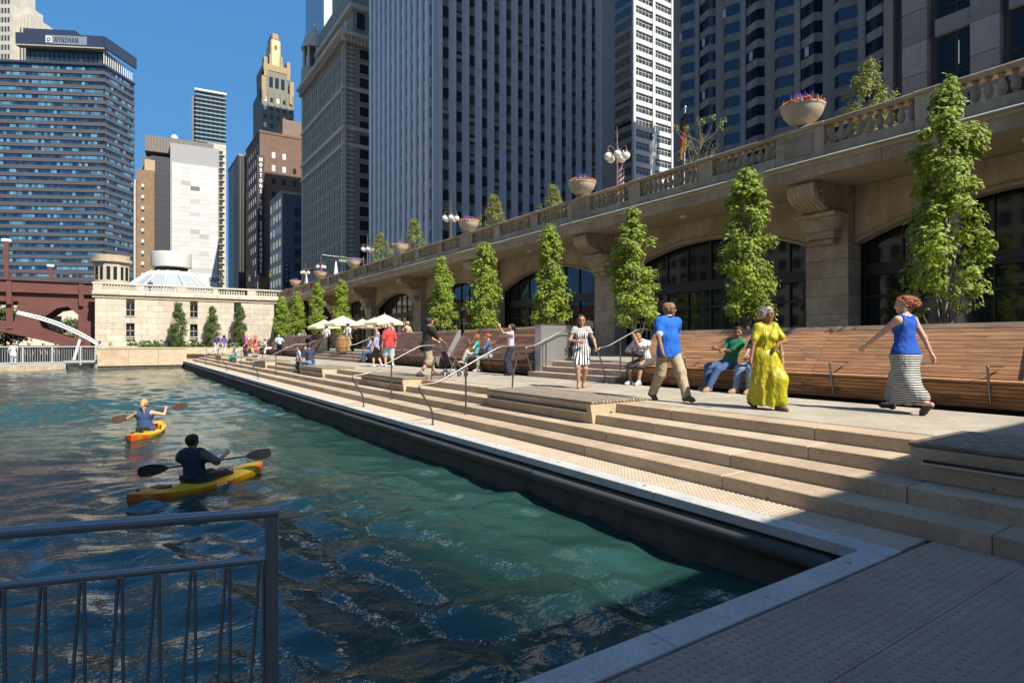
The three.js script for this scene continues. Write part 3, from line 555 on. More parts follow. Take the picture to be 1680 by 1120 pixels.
// ---------- stone bridge house across the end of the cove ----------
{
  const A = 85;
  const h = thing('stone_bridge_house', 'pale stone bridge house wall with two rows of small windows and a dark door', 'bridge house', P(0, 0, A));
  const win = []; for (const R of [1.3, 8.1, 13.2, 18.2]) for (const y of [3.1, 5.6]) win.push([R, y]);
  // coursed ashlar: blocks fill the wall around the openings
  const holes = win.map(([R, y]) => [R - .42, R + .42, y - .72, y + .72]).concat([[16.9 + 2.6, 16.9 + 4.0, 1.1, 4.0]]);
  const stones = [M.paleStone, M.paleStoneB, M.paleStoneC];
  let y = 1.1, row = 0; const big = [];
  while (y < 7.2) {
    const hh = .72; let R = -2.2 - (row % 2) * .6;
    while (R < 24) { const w = 1.75; let r0 = Math.max(-2.2, R), r1 = Math.min(24, R + w);
      let segs = [[r0, r1]]; for (const [a, b, c, d] of holes) if (y + hh > c + .05 && y < d - .05) segs = segs.flatMap(([p, q]) => (q <= a || p >= b ? [[p, q]] : [[p, a], [b, q]].filter(([m, n]) => n - m > .08)));
      for (const [p, q] of segs) if (q > p) { const m = part('ashlar_block', uvm(rb(p + .006, q - .006, y + .006, y + hh - .006, rr(-.012, .012), .5, .012), 1, rnd(), rnd()), rnd() < .12 ? M.paleStoneB : pick([M.paleStone, M.paleStoneC, M.paleStone]), h); }
      R += w; }
    y += hh; row++;
  }
  part('wall_core', rb(-2.1, 24, -3, 7.3, .62, 14), M.paleStoneB, h);
  part('side_wall', rb(-2.2, -1.7, -3, 7.3, .02, 14), M.paleStone, h);
  for (const [R, yy] of win) { part('window', rb(R - .42, R + .42, yy - .7, yy + .7, .4, .44), M.glassDark, h); part('window_bar', rb(R - .03, R + .03, yy - .7, yy + .7, .3, .36), M.limestoneB, h); part('window_bar', rb(R - .42, R + .42, yy - .05, yy + .05, .3, .36), M.limestoneB, h); part('sill', rb(R - .52, R + .52, yy - .82, yy - .72, -.08, .3, .01), M.paleStoneC, h); }
  part('door', rb(19.5, 20.9, 1.1, 4, .35, .42), M.black, h); part('door_sign', rb(19.7, 20.7, 3.5, 3.75, .3, .35), M.white, h);
  for (let R = -2.5; R < 24; R += 2.65) { part('cornice_stone', uvm(rb(R, R + 2.64, 7.3, 7.75, -.35, .6, .05), 1, rnd(), rnd()), pick(stones), h); part('frieze_stone', uvm(rb(R, R + 2.64, 6.95, 7.29, -.12, .5, .03), 1, rnd(), rnd()), M.paleStoneB, h); }
  const bals = []; const bp = lathe([[0, 0], [.1, 0], [.1, .06], [.07, .1], [.13, .3], [.07, .52], [.1, .58], [.1, .64], [0, .64]], 7);
  const ped = [[-2.4, .9], [1.9, .55], [2.7, 0], [6.2, 1.1], [10.3, .55], [14.4, 1.1], [18.4, .55], [22.4, 1]];
  ped.forEach(([R, w], i) => { if (w) part('pedestal', uvm(rb(R, R + w, 7.75, 8.72, -.1, .4, .02), 1, rnd(), rnd()), pick(stones), h); const nx = ped[i + 1]; if (nx) { const s0 = R + w, s1 = nx[0]; for (let r = s0 + .16; r < s1 - .1; r += .3) bals.push(bp.clone().translate(r, 7.93, -.15)); part('balustrade_plinth', rb(s0, s1, 7.75, 7.93, -.08, .38, .01), M.paleStoneC, h); } });
  stuffPart('balusters', merge(bals), M.paleStoneC, h); part('balustrade_rail', rb(-2.5, 23.5, 8.57, 8.78, -.15, .45, .03), M.paleStoneC, h);
  // tender's turret
  const t = thing('bridge_turret', 'octagonal stone bridge tender turret with narrow windows', 'turret', P(-.6, 7.7, 93));
  const oct = (r, y0, y1) => uvm(new THREE.CylinderGeometry(r, r, y1 - y0, 8).toNonIndexed().rotateY(Math.PI / 8).translate(0, (y0 + y1) / 2, 0));
  part('base', oct(2.5, 0, 1.4), M.paleStone, t); part('wall', oct(2.05, 1.4, 4.3), M.paleStoneB, t); part('cornice', oct(2.4, 4.3, 4.65), M.paleStoneB, t); part('parapet', oct(2.15, 4.65, 5.2), M.limestoneC, t);
  for (let k = 0; k < 8; k++) { const an = k * Math.PI / 4; for (const o of [-.36, .36]) { const w = part('window', bx(.4, 1.7, .1), M.glassDark, t); w.position.set(Math.sin(an) * 1.87 + Math.cos(an) * o, 2.85, Math.cos(an) * 1.87 - Math.sin(an) * o); w.rotation.y = an; } }
}
// ---------- white glass cone pavilion ----------
{
  const g = thing('glass_cone_pavilion', 'white conical glass pavilion with a drum on top behind the bridge house', 'pavilion', P(7.4, 7.5, 112));
  const white = std(lin(.52, .515, .50), .6), n = 14, r0 = 8.6, r1 = 3.0, y0 = 1.0, y1 = 5.6;
  part('drum', lathe([[0, 8.9], [2.75, 8.9], [2.95, 8.8], [2.95, 6.5], [2.7, 6.4], [0, 6.4]], 32), white, g);
  part('neck', lathe([[2.4, 6.5], [2.4, 5.5]], 24), M.black, g);
  part('skirt', lathe([[9.3, .2], [9.3, .9], [8.7, 1.1]], 40), white, g); part('wall', lathe([[9.0, 0], [9.0, .3]], 40), M.limestoneB, g);
  part('collar', lathe([[3.9, 4.85], [2.9, 5.7], [2.4, 5.75]], 40), white, g);
  const glass = phy(lin(.32, .36, .38), .12, { ior: 1.5 });
  for (let k = 0; k < n; k++) {
    const a = k / n * 2 * Math.PI, b = (k + 1) / n * 2 * Math.PI, q = (r, an, y) => V(Math.cos(an) * r, y, Math.sin(an) * r), e = .02;
    part('rib', rod([q(r0 + .15, a, y0), q(r1 + .1, a, y1)], .22, 6), white, g);
    part('pane', fromTris([[q(r0, a + e, y0), q(r1 + .7, a + e, y1 - .6), q(r1 + .7, b - e, y1 - .6)], [q(r0, a + e, y0), q(r1 + .7, b - e, y1 - .6), q(r0, b - e, y0)]]), glass, g);
  }
}
// ---------- red steel bascule bridge ----------
{
  const g = thing('red_steel_bridge', 'dark red steel bascule bridge with arched truss beside the bridge house', 'bridge', P(-2.0, 0, 88));
  const truss = (z, mat) => {
    // x runs to the river's other bank (negative)
    const s = new THREE.Shape(); s.moveTo(0, 7.3); s.lineTo(0, 1.4); s.lineTo(-.9, 1.0); s.lineTo(-3.2, 1.2); s.quadraticCurveTo(-12, 4.3, -26, 5.2); s.quadraticCurveTo(-40, 5.6, -52, 5.2); s.lineTo(-52, 7.3); s.closePath();
    const hole = (pts) => s.holes.push(new THREE.Path(pts.map(([x, y]) => new THREE.Vector2(x, y))));
    hole([[-1.3, 2.6], [-2.5, 2.2], [-5.3, 3.4], [-5.6, 4.2], [-3.9, 5.7], [-2.9, 5.9], [-1.5, 4.6]]);
    hole([[-7.6, 4.3], [-7.2, 6.6], [-9.9, 6.6], [-13.6, 5.9], [-13.9, 5.2], [-10.5, 4.6]].map(([x, y]) => [x - .2, y - .25]));
    hole([[-15.8, 5.6], [-15.9, 6.7], [-20, 6.8], [-21, 6.2]]); hole([[-24.5, 5.9], [-24.5, 6.8], [-30, 6.9], [-31, 6.3]]);
    const m = part('arch_truss', uvm(new THREE.ExtrudeGeometry(s, { depth: .5, bevelEnabled: false, curveSegments: 20 }).translate(0, 0, z)), mat, g);
    return m;
  };
  truss(0, M.bridgeRed); truss(-9, M.bridgeRed);
  part('fascia_girder', rb(-52, 0.2, 7.45, 8.75, -.7, -.35, .02), M.bridgeRed, g); part('girder_flange', rb(-52, .2, 8.75, 8.85, -.95, -.1), M.bridgeRed, g); part('girder_flange', rb(-52, .2, 7.38, 7.46, -.95, -.1), M.bridgeRed, g);
  part('deck', rb(-52, 0, 7.3, 7.6, -.3, 16), M.black, g); part('lower_flange', rb(-52, 0, 6.85, 7.0, -.25, .2), M.steelDull, g);
  for (const x of [-1.6, -8.2, -17.2, -26, -35]) { part('stiffener', bx(.45, 2.6, .5, x, 7.3, .75), M.bridgeRed, g); part('web_post', bx(.6, 6 - Math.min(4.4, -x * .25), .6, x, 4.2 + Math.min(2.2, -x * .12), .3), M.bridgeRed, g); }
  part('railing', merge([-50, -44, -38, -32, -26, -20, -14, -8, -2].map((x) => bx(.1, .9, .1, x, 9.3, .5)).concat([bx(52, .08, .08, -26, 9.75, .5), bx(52, .06, .06, -26, 9.3, .5)])), M.bridgeRed, g);
  const lamp = (x, label) => { const l = thing('bridge_lamp', label, 'lamp post', P(-2 + x, 8.8, 88 - .4 + 1)); part('post', bx(.42, 4.4, .42, 0, 2.2, 0), M.bridgeRed, l); part('head', cbox(.9, .35, .6, .06).translate(0, 4.55, 0), M.white, l); };
  lamp(-8.6, 'red bridge lamp post with white head'); const l2 = thing('bridge_lamp', 'shorter red bridge lamp post standing on the far side', 'lamp post', P(-7.6, 8.8, 102)); part('post', bx(.4, 3.2, .4, 0, 1.6, 0), M.bridgeRed, l2); part('head', cbox(.8, .35, .6, .06).translate(0, 3.3, 0), M.white, l2);
}
// ---------- far quay platform and floating dock ----------
{
  const q = structure('far_quay', null, null, 'sunlit tan quay platform in front of the bridge house'); q.userData.category = 'quay';
  for (let R = -1.4; R < 5; R += 2.2) part('wall_slab', uvm(rb(R, R + 2.19, -.35, 1.1, 60.5, 61, .01), 1, rnd(), rnd()), pick([M.granite, M.graniteC]), q);
  part('wall_slab', rb(5.2, 11.7, .6, 1.1, 60.6, 61, .01), M.graniteC, q);
  part('platform', rb(-1.4, 24, -3, 1.085, 61, 85.4), M.granite, q); part('platform', rb(11.6, 24, -3, 1.08, 60, 61), M.granite, q);
  part('wall_foot', rb(-1.38, 5.2, -3, -.36, 60.6, 61), M.riverwall, q);
  for (let R = -1.4; R < 5; R += 2.2) part('coping_stone', rb(R, R + 2.19, 1.1, 1.16, 60.45, 60.9, .01), M.graniteC, q);
  const hm = std(lin(.05, .085, .02), .9);
  const bed = structure('planting_bed', null, null, 'low green planting at the foot of the bridge house wall'); bed.userData.kind = 'stuff'; bed.userData.category = 'planting';
  const gs = []; for (let k = 0; k < 900; k++) { const R = rr(1, 18), a = rr(82.5, 84.6); gs.push(new THREE.PlaneGeometry(.3, .22).rotateX(rr(-1.2, .6)).rotateY(rr(-2, 2)).translate(R, 1.12 + rnd() * rr(.1, .9), -a)); }
  stuffPart('low_shrubs', merge(gs), hm, bed);
  const d = thing('floating_dock', 'grey metal floating dock with mesh railings beside the bridge', 'dock', P(0, 0, 62));
  const grey = std(lin(.42, .43, .43), .5, { metalness: .3 });
  part('pontoon', rb(-8.4, -3.6, -1, -.25, 0, 4, .03), M.limestoneC, d); part('deck_plate', rb(-8.4, -3.6, -.25, -.12, 0, 4), grey, d); part('gangway', bx(5.4, .3, 1.6, -1.1, -.05, -.9).rotateZ(0), grey, d);
  for (let R = -8.3; R < 1.5; R += 1.9) { part('rail_post', bx(.12, 1.6, .12, R, .55, -.02), grey, d); if (R < 0) { part('mesh_panel', merge(Array.from({ length: 11 }, (_, k) => bx(.03, 1.05, .03, R + .15 + k * .16, .6, -.02))), grey, d).userData.kind = 'stuff'; } }
  part('top_rail', bx(9.8, .1, .1, -3.4, 1.3, -.02), grey, d); part('kick_rail', bx(9.8, .1, .06, -3.4, .0, .03), grey, d);
  const boom = thing('curved_canopy_boom', 'long curved silver canopy boom over the floating dock', 'canopy', P(0, 0, 63.5));
  part('boom', rod(bent([V(-6.9, 4.2, 0), V(-4.5, 3.5, 0), V(-2.2, 2.2, 0), V(-.8, 1.0, 0)], 1.5), .14, 8), M.steelDull, boom); part('boom_rib', rod(bent([V(-6.9, 4.05, .5), V(-4.5, 3.3, .5), V(-2.2, 2.0, .5), V(-.8, .9, .5)], 1.5), .08, 6), M.white, boom); part('strut', rod([V(-2.6, 2.3, .2), V(-3.2, -.1, .2)], .12, 6), M.white, boom);
}
// far bank seen under the bridge
{
  structure('far_bank', rb(-70, -2.3, -3, 1.2, 100, 170), M.paleStoneC, 'pale far bank beyond the bridge').userData.category = 'bank';
  structure('left_bank_wall', rb(-60, -14, -3, .5, 75, 99), M.paleStoneC, 'low white quay wall across the river').userData.category = 'quay wall';
  const w = thing('bank_building', 'pale low building glimpsed under the red bridge', 'building', P(-18, 1.2, 128)); part('wall', rb(-22, 14, 0, 9, 0, 6), M.paleStone, w); for (let k = 0; k < 8; k++) part('window', rb(-20 + k * 4, -18 + k * 4, 2, 5, -.05, 0), M.glassDark, w);
}
// ---------- bridge and tender tower behind the camera, which shade the landing ----------
{
  const b = thing('rear_bridge', 'steel and concrete street bridge crossing behind the landing', 'bridge', P(0, 0, 0));
  part('deck', rb(-60, 60, 6.6, 7.5, -27, -5.1), M.deck, b); part('girder', rb(-60, 60, 6.2, 8.05, -5.1, -4.75), M.bridgeRed, b);
  part('parapet', rb(-60, 60, 8.05, 8.55, -5, -4.85), M.bridgeRed, b);
  const t = thing('rear_skyscraper', 'tall slab skyscraper standing down river behind the bridge', 'skyscraper', P(0, 0, 0));
  part('slab', rb(6, 32.8, 7, 174, -176, -150), M.limestoneB, t); part('roof_house', rb(10, 28, 174, 177, -172, -156), M.limestone, t);
  for (let y = 14; y < 170; y += 8) part('window_band', rb(6.5, 32.3, y, y + 3, -150, -149.9), M.glassDark, t);
}
// ---------- towers ----------
const UB = new THREE.BoxGeometry(1, 1, 1);
function faceOf(o, u, n) { return { o, u, n, y: V(0, 1, 0) }; }
function fmat(f, s, y, w, h, d, out = 0) {          // box centred at s along the face, base y, pushed out by `out` from the face plane
  const m = new THREE.Matrix4().makeBasis(f.u.clone().multiplyScalar(w), V(0, h, 0), f.n.clone().multiplyScalar(d));
  const p = f.o.clone().addScaledVector(f.u, s).addScaledVector(f.n, out); m.setPosition(p.x, p.y + y + h / 2, p.z); return m;
}
function fpart(name, f, s, y, w, h, d, out, mat, parent) { const m = part(name, UB, mat, parent); m.matrixAutoUpdate = false; m.matrix.copy(fmat(f, s, y, w, h, d, out)); m.matrix.decompose(m.position, m.quaternion, m.scale); return m; }
function finst(name, list, mat, parent, cols) {
  const im = put(new THREE.InstancedMesh(UB, mat, list.length)); im.name = name; im.userData.kind = 'stuff';
  list.forEach((m, i) => im.setMatrixAt(i, m)); if (cols) cols.forEach((c, i) => im.setColorAt(i, c)); parent.add(im); return im;
}
const glassA = phy(lin(.02, .026, .034), .03, { ior: 1.75 }), glassB = phy(lin(.05, .055, .06), .06, { ior: 1.7 }), glassBlue = phy(lin(.015, .03, .05), .02, { ior: 2.1 });
const instGlass = phy(lin(1, 1, 1), .04, { ior: 1.8 });
const blind = std(lin(.30, .27, .20), .6);
const west = (R, a) => faceOf(P(R, 0, a), V(1, 0, 0), V(0, 0, 1));         // faces the camera along the quay
const north = (R, a) => faceOf(P(R, 0, a), V(0, 0, -1), V(-1, 0, 0));      // faces the river; s grows away from the camera

// blue grey ribbed tower in the middle
{
  const g = thing('ribbed_office_tower', 'tall blue grey office tower of narrow stone ribs and dark window strips', 'office tower', P(0, 0, 0));
  const rib = std(lin(.72, .75, .78), .55, { map: rep(stoneSoft, .08) }), ribB = std(lin(.66, .69, .72), .55, { map: rep(stoneSoft, .08) }), span = std(lin(.19, .225, .26), .25);
  part('core', rb(45.35, 83.2, 7, 150, 92.05, 121.5), span, g);
  const W = west(45, 91.7), wd = 38.5, n = 14, p = (wd - 1.8) / n, fh = 3.55;
  fpart('corner_pier', W, .9, 7, 1.8, 160, .5, -.1, rib, g); fpart('corner_pier', W, wd - .3, 7, 1.4, 160, .5, -.1, rib, g);
  const joints = [];
  for (let k = 0; k < n; k++) {
    const s = 1.8 + p * k;
    fpart('rib', W, s + p - p * .24, 7, p * .48, 160, .62, -.02, pick([rib, ribB]), g);
    for (let f = 0; f < 17; f++) { const y = 9.2 + f * fh + 3.1; const pane = fpart('window', W, s + p * .26, y, p * .48, 1.75, .06, -.12, pick([glassA, glassA, glassB]), g);
      if (rnd() < .16) fpart('blind', W, s + p * .26, y + rr(.3, 1), p * .46, .7, .02, -.075, blind, g);
      joints.push(fmat(W, s + p - p * .24, y - .6, p * .49, .03, .64, -.02)); }
    for (let f = 17; f < 42; f++) joints.push(fmat(W, s + p * .26, 9.2 + f * fh + 3.1, p * .48, 1.75, .06, -.12));
  }
  const N = north(45, 91.7), nd = 30, m = 12, q = nd / m, wl = [], sl = [];
  for (let k = 0; k < m; k++) { fpart('rib', N, q * k + q * .8, 7, q * .5, 160, .62, -.02, rib, g); for (let f = 0; f < 42; f++) wl.push(fmat(N, q * k + q * .28, 12.3 + f * fh, q * .5, 1.75, .06, -.12)); }
  finst('joint_lines', joints, std(lin(.12, .14, .17), .6), g); finst('river_side_windows', wl, glassBlue, g);
}
// ornate terracotta tower with corner cupola
{
  const g = thing('terracotta_tower', 'ornate grey brown terracotta tower with heavy cornice and corner cupola', 'tower', P(0, 0, 0));
  const tc = std(lin(.56, .475, .37), .85, { map: rep(stone, .12) }), tcD = std(lin(.48, .40, .31), .85, { map: rep(stone, .1) }), roofc = std(lin(.58, .50, .40), .8);
  part('core', rb(45.4, 84, 7, 76, 139.4, 177), std(lin(.19, .165, .14), .8), g);
  const W = west(45, 139), N = north(45, 139), nd = 38, wins = [];
  // river face: close set piers, windows, bands
  const m = 19, q = nd / m; const piers = [];
  for (let k = 0; k <= m; k++) fpart('pier', N, k * q, 14, k % m === 0 ? 1.8 : q * .42, 60, .5, -.05, k % 2 ? tc : tcD, g);
  const bands = []; for (let f = 0; f < 17; f++) { bands.push(fmat(N, nd / 2, 15 + f * 3.45, nd, 1.15, .36, -.12)); for (let k = 0; k < m; k++) wins.push(fmat(N, k * q + q * .5, 16.2 + f * 3.45, q * .52, 2.1, .08, -.2)); }
  finst('spandrels', bands, tcD, g);
  // street face: quoined corner pier, one stack of large windows, next piers
  const qs = []; for (let y = 8; y < 74; y += 1.1) { qs.push(fmat(W, 1.2, y, 2.3, .8, .5, .12)); qs.push(fmat(W, 8.2, y, 1.8, .8, .5, .12)); qs.push(fmat(W, 14, y, 1.8, .8, .5, .12)); qs.push(fmat(N, .7, y, 1.3, .8, .5, .12)); }
  finst('quoins', qs, tc, g);
  fpart('wall', W, 19, 7, 38, 68, .3, -.2, tcD, g);
  for (let f = 0; f < 17; f++) { const y = 15 + f * 3.45; fpart('window', W, 5.0, y, 2.6, 2.3, .1, -.02, glassA, g); fpart('window_sill', W, 5.0, y - .25, 3.0, .22, .4, .05, tc, g); fpart('window', W, 11.2, y, 2.6, 2.3, .1, -.02, glassA, g); }
  finst('river_side_windows', wins, glassA, g);
  for (const [y, h, o] of [[48.5, .8, .5], [52.5, .9, .6], [62, .8, .5], [73.2, 1.4, 1.0], [74.6, .8, 1.7]]) { fpart('cornice_band', N, nd / 2, y, nd + 1.5, h, o * 2, 0, roofc, g); fpart('cornice_band', W, 19, y, 39.5, h, o * 2, 0, roofc, g); }
  const br = []; for (let k = 0; k < 46; k++) br.push(fmat(N, k * .83, 73.0, .4, 1.6, 2.2, 0)); for (let k = 0; k < 20; k++) br.push(fmat(W, k * .83, 73.0, .4, 1.6, 2.2, 0)); finst('cornice_brackets', br, tcD, g);
  const ped = []; for (let k = 0; k <= 12; k++) part('finial', lathe([[0, 0], [.5, 0], [.5, 1], [.25, 1.2], [.7, 1.9], [.5, 2.6], [.15, 3], [0, 3.2]], 8).translate(45.4, 75.4, -139 - k * 3.1), roofc, g);
  // set back storeys
  part('attic', rb(48, 84, 75, 90, 142, 175), tcD, g); for (let k = 0; k < 6; k++) part('attic_window', rb(49 + k * 3, 51 + k * 3, 79, 83, 141.94, 142), glassA, g); part('attic_cornice', rb(47, 84.5, 83.5, 84.6, 141, 176), roofc, g); part('upper_tower', rb(52, 80, 84.6, 112, 146, 172), tc, g);
  // domed corner cupola at the far river corner
  const c = V(47.5, 75.3, -174.5);
  part('cupola_base', uvm(new THREE.CylinderGeometry(3.6, 3.8, 5, 12).translate(c.x, c.y + 2.5, c.z)), tc, g);
  for (let k = 0; k < 8; k++) { const an = k * Math.PI / 4; part('cupola_column', new THREE.CylinderGeometry(.38, .45, 6, 8).translate(c.x + Math.cos(an) * 2.9, c.y + 8, c.z + Math.sin(an) * 2.9), roofc, g); }
  part('cupola_drum', new THREE.CylinderGeometry(1.9, 1.9, 6, 12).translate(c.x, c.y + 8, c.z), std(lin(.1, .1, .1), .8), g);
  part('cupola_dome', uvm(lathe([[3.5, 0], [3.7, .6], [3.2, 1], [3.0, 2.6], [2.3, 4.2], [1.2, 5], [.9, 5.2], [.9, 6.2], [.3, 6.6], [.1, 8], [0, 8]], 16).translate(c.x, c.y + 11, c.z)), roofc, g);
}
// pale blue glass tower top behind it
{ const g = thing('pale_glass_tower', 'pale blue glass tower rising behind the terracotta tower', 'tower', P(0, 0, 0)); part('body', rb(62, 92, 7, 190, 215, 240), std(lin(.36, .45, .58), .3), g); for (let k = 0; k < 8; k++) part('mullion', rb(62.5 + k * 3.7, 62.8 + k * 3.7, 100, 190, 214.9, 215), M.white, g); }
// brick building with the vertical restaurant sign
function textFace(str, w, h, vertical, bg, fg, fs) {
  const c = document.createElement('canvas'); c.width = vertical ? 64 : 1024; c.height = vertical ? 1024 : 128; const x = c.getContext('2d'); x.fillStyle = bg; x.fillRect(0, 0, c.width, c.height); x.fillStyle = fg; x.textAlign = 'center'; x.textBaseline = 'middle'; x.font = `bold ${fs}px sans-serif`;
  if (vertical) { const n = str.length; [...str].forEach((ch, i) => x.fillText(ch, 32, (i + .5) / n * 1024)); } else x.fillText(str, 512, 66);
  const t = new THREE.CanvasTexture(c); t.colorSpace = THREE.SRGBColorSpace; return new THREE.MeshStandardMaterial({ map: t, roughness: .5 });
}
{
  const g = thing('brick_sign_building', 'brown brick building with a tall vertical restaurant sign', 'building', P(0, 0, 0));
  const br = std(lin(.20, .125, .095), .9, { map: rep(stoneSoft, .15) }), brB = std(lin(.26, .185, .145), .9, { map: rep(stoneSoft, .1) });
  part('wall', rb(41.2, 66, 7, 75, 220, 246), br, g); part('penthouse', rb(49.3, 66, 75, 82, 222, 244), brB, g); part('parapet', rb(41, 66.2, 75, 75.8, 219.8, 246), br, g);
  const W = west(41.2, 220); for (let f = 0; f < 9; f++) for (let k = 0; k < 4; k++) if (!(f > 7 && k > 1)) fpart('window', W, 4.6 + k * 3.6, 30 + f * 4.6, 1.1, 2, .1, .02, rnd() < .3 ? M.white : glassA, g);
  const N = north(41.2, 220), wl = []; for (let f = 0; f < 14; f++) for (let k = 0; k < 6; k++) wl.push(fmat(N, 3 + k * 4, 12 + f * 4.4, 1.4, 2.2, .1, .02)); finst('river_side_windows', wl, glassA, g);
  const s = thing('vertical_restaurant_sign', 'tall dark vertical sign with white letters on the brick building', 'sign', P(0, 0, 0));
  part('sign_panel', rb(40.2, 42.5, 25, 66.5, 218.6, 219.4), std(lin(.05, .03, .03), .6), s);
  part('lettering', new THREE.PlaneGeometry(2.0, 40.5).translate(41.35, 45.8, -218.55), textFace('MORTONS THE STEAKHOUSE', 2, 40, true, '#2a1c1a', '#f4f0e8', 46), s);
}
// hotel with blue side wall
{
  const g = thing('blue_side_hotel', 'narrow hotel with pale windowed front and dark blue side wall', 'hotel', P(0, 0, 0));
  part('wall', rb(42.2, 60, 7, 47.5, 190, 207), std(lin(.06, .085, .12), .7), g); part('front_wall', rb(42.0, 42.2, 7, 48, 190, 207), std(lin(.36, .33, .28), .8), g); part('roof_edge', rb(41.8, 60, 47.5, 48.3, 189.8, 207.2), std(lin(.3, .28, .25), .8), g);
  const N = north(42.0, 190); for (let f = 0; f < 9; f++) for (let k = 0; k < 4; k++) fpart('window', N, 2.4 + k * 4.1, 11 + f * 4.1, 2.6, 2.3, .1, .02, pick([glassA, M.white, glassB]), g);
  const W = west(42.2, 190); for (let f = 0; f < 8; f++) for (let k = 0; k < 2; k++) fpart('side_window', W, 4.5 + k * 3.4, 11 + f * 4.3, 2, 2.4, .1, .02, glassBlue, g);
  part('lettering', new THREE.PlaneGeometry(1.5, 14.5).translate(43.4, 18.8, -189.93), textFace('HOTEL MONACO', 1.5, 14, true, '#121a24', '#aab4bc', 58), g);
}
// gold topped dark green tower
{
  const g = thing('gold_topped_tower', 'slender dark green tower with a gold stepped crown', 'tower', P(0, 0, 0)); g.scale.y = 1.035;
  const dk = std(lin(.16, .16, .12), .7), dkB = std(lin(.05, .06, .055), .7), gold = std(lin(.30, .2, .09), .6), goldP = std(lin(.58, .45, .23), .6);
  part('shaft', rb(58.6, 73.8, 7, 122, 308, 330), dk, g); part('lower_block', rb(56.2, 80, 7, 96, 310, 335), dkB, g);
  const W = west(58.6, 308); for (let k = 0; k < 5; k++) for (let f = 0; f < 23; f++) fpart('window', W, 1.6 + k * 3, 26 + f * 4.1, 1.3, 2.1, .1, .02, rnd() < .25 ? M.white : glassBlue, g);
  for (let k = 0; k <= 5; k++) fpart('pilaster', W, .3 + k * 2.9, 7, .7, 114, .4, .1, dk, g);
  part('stage', rb(60, 72.4, 122, 133, 310, 328), dk, g); for (let k = 0; k < 3; k++) part('stage_window', rb(62.5 + k * 2.8, 64.2 + k * 2.8, 124, 129, 309.9, 310), glassBlue, g);
  for (const [x0, x1] of [[58.6, 60.6], [71.8, 73.8]]) part('gold_shoulder', rb(x0, x1, 117, 128, 307.7, 312), gold, g);
  for (const [x0, x1] of [[60, 61.6], [70.8, 72.4]]) part('gold_shoulder', rb(x0, x1, 129, 138, 309.7, 314), gold, g);
  part('gold_cornice', rb(59.8, 72.6, 132, 135, 309.8, 328), gold, g); part('crown', rb(63.9, 68.6, 135, 149, 313, 325, .6), goldP, g); part('crown_cap', rb(64.5, 68, 149, 152.5, 314, 324, .5), gold, g); part('crown_window', rb(65.7, 66.7, 144, 146, 312.9, 313), M.black, g);
  for (const x of [63.7, 68.8]) part('crown_buttress', rb(x - .6, x + .6, 135, 141, 312.4, 326), gold, g);
}
// black striped block to its side
{
  const g = thing('black_striped_block', 'black office block with fine vertical stripes beside the gold topped tower', 'building', P(0, 0, 0));
  part('wall', rb(45.5, 70, 7, 86, 290, 320), std(lin(.02, .022, .024), .4), g); const W = west(45.5, 290); for (let k = 0; k < 9; k++) fpart('stripe', W, .6 + k * 1.3, 7, .25, 79, .2, .1, std(lin(.10, .095, .085), .5), g); part('roof_edge', rb(45.3, 70, 86, 87, 289.8, 320), std(lin(.2, .2, .18), .6), g);
  const b = thing('far_glass_block', 'distant blue glass block at the end of the street', 'building', P(0, 0, 0)); part('wall', rb(36, 60, 7, 52, 420, 440), std(lin(.10, .22, .32), .3), b); for (let k = 0; k < 8; k++) part('floor_line', rb(36, 60, 10 + k * 5, 10.6 + k * 5, 419.8, 420), std(lin(.2, .3, .38), .4), b);
}
// white lit tower
{
  const g = thing('white_grid_tower', 'bright white office tower with gridded window bays, sunlit above', 'office tower', P(0, 0, 0));
  const wh = std(lin(.56, .57, .55), .6), gr = std(lin(.20, .215, .235), .6);
  part('core', rb(113.9, 150, 7, 118, 112.5, 135), std(lin(.12, .14, .13), .6), g);
  const W = west(113.5, 112), fh = 3.3, bayW = 7.4, wl = [], ml = [];
  for (let f = 0; f < 33; f++) { const y = 9 + f * fh; fpart('floor_band', W, 18, y, 36, 1.25, .5, -.1, wh, g); }
  for (let k = 0; k < 5; k++) { fpart('pier', W, .45 + k * bayW, 7, .9, 111, .7, 0, wh, g); for (let f = 0; f < 33; f++) for (let j = 0; j < 5; j++) { const s = .9 + k * bayW + .2 + j * 1.28, y = 10.25 + f * fh; if (k < 3 && f > 9 && f < 30) fpart('window', W, s + .6, y, 1.12, 2.05, .06, -.3, pick([glassB, glassA, glassB]), g); else wl.push(fmat(W, s + .6, y, 1.12, 2.05, .06, -.3)); ml.push(fmat(W, s + .6, y + 1.35, 1.2, .1, .12, -.24)); ml.push(fmat(W, s, y, .1, 2.05, .14, -.24)); } }
  finst('other_windows', wl, glassA, g); finst('glazing_bars', ml, wh, g);
  const N = north(113.5, 112); fpart('side_wall', N, 11.5, 7, 23, 111, .3, -.2, gr, g); for (let f = 0; f < 33; f++) { fpart('side_window', N, 3.6, 10.2 + f * fh, 6.2, 1.9, .1, -.02, glassA, g); }
}
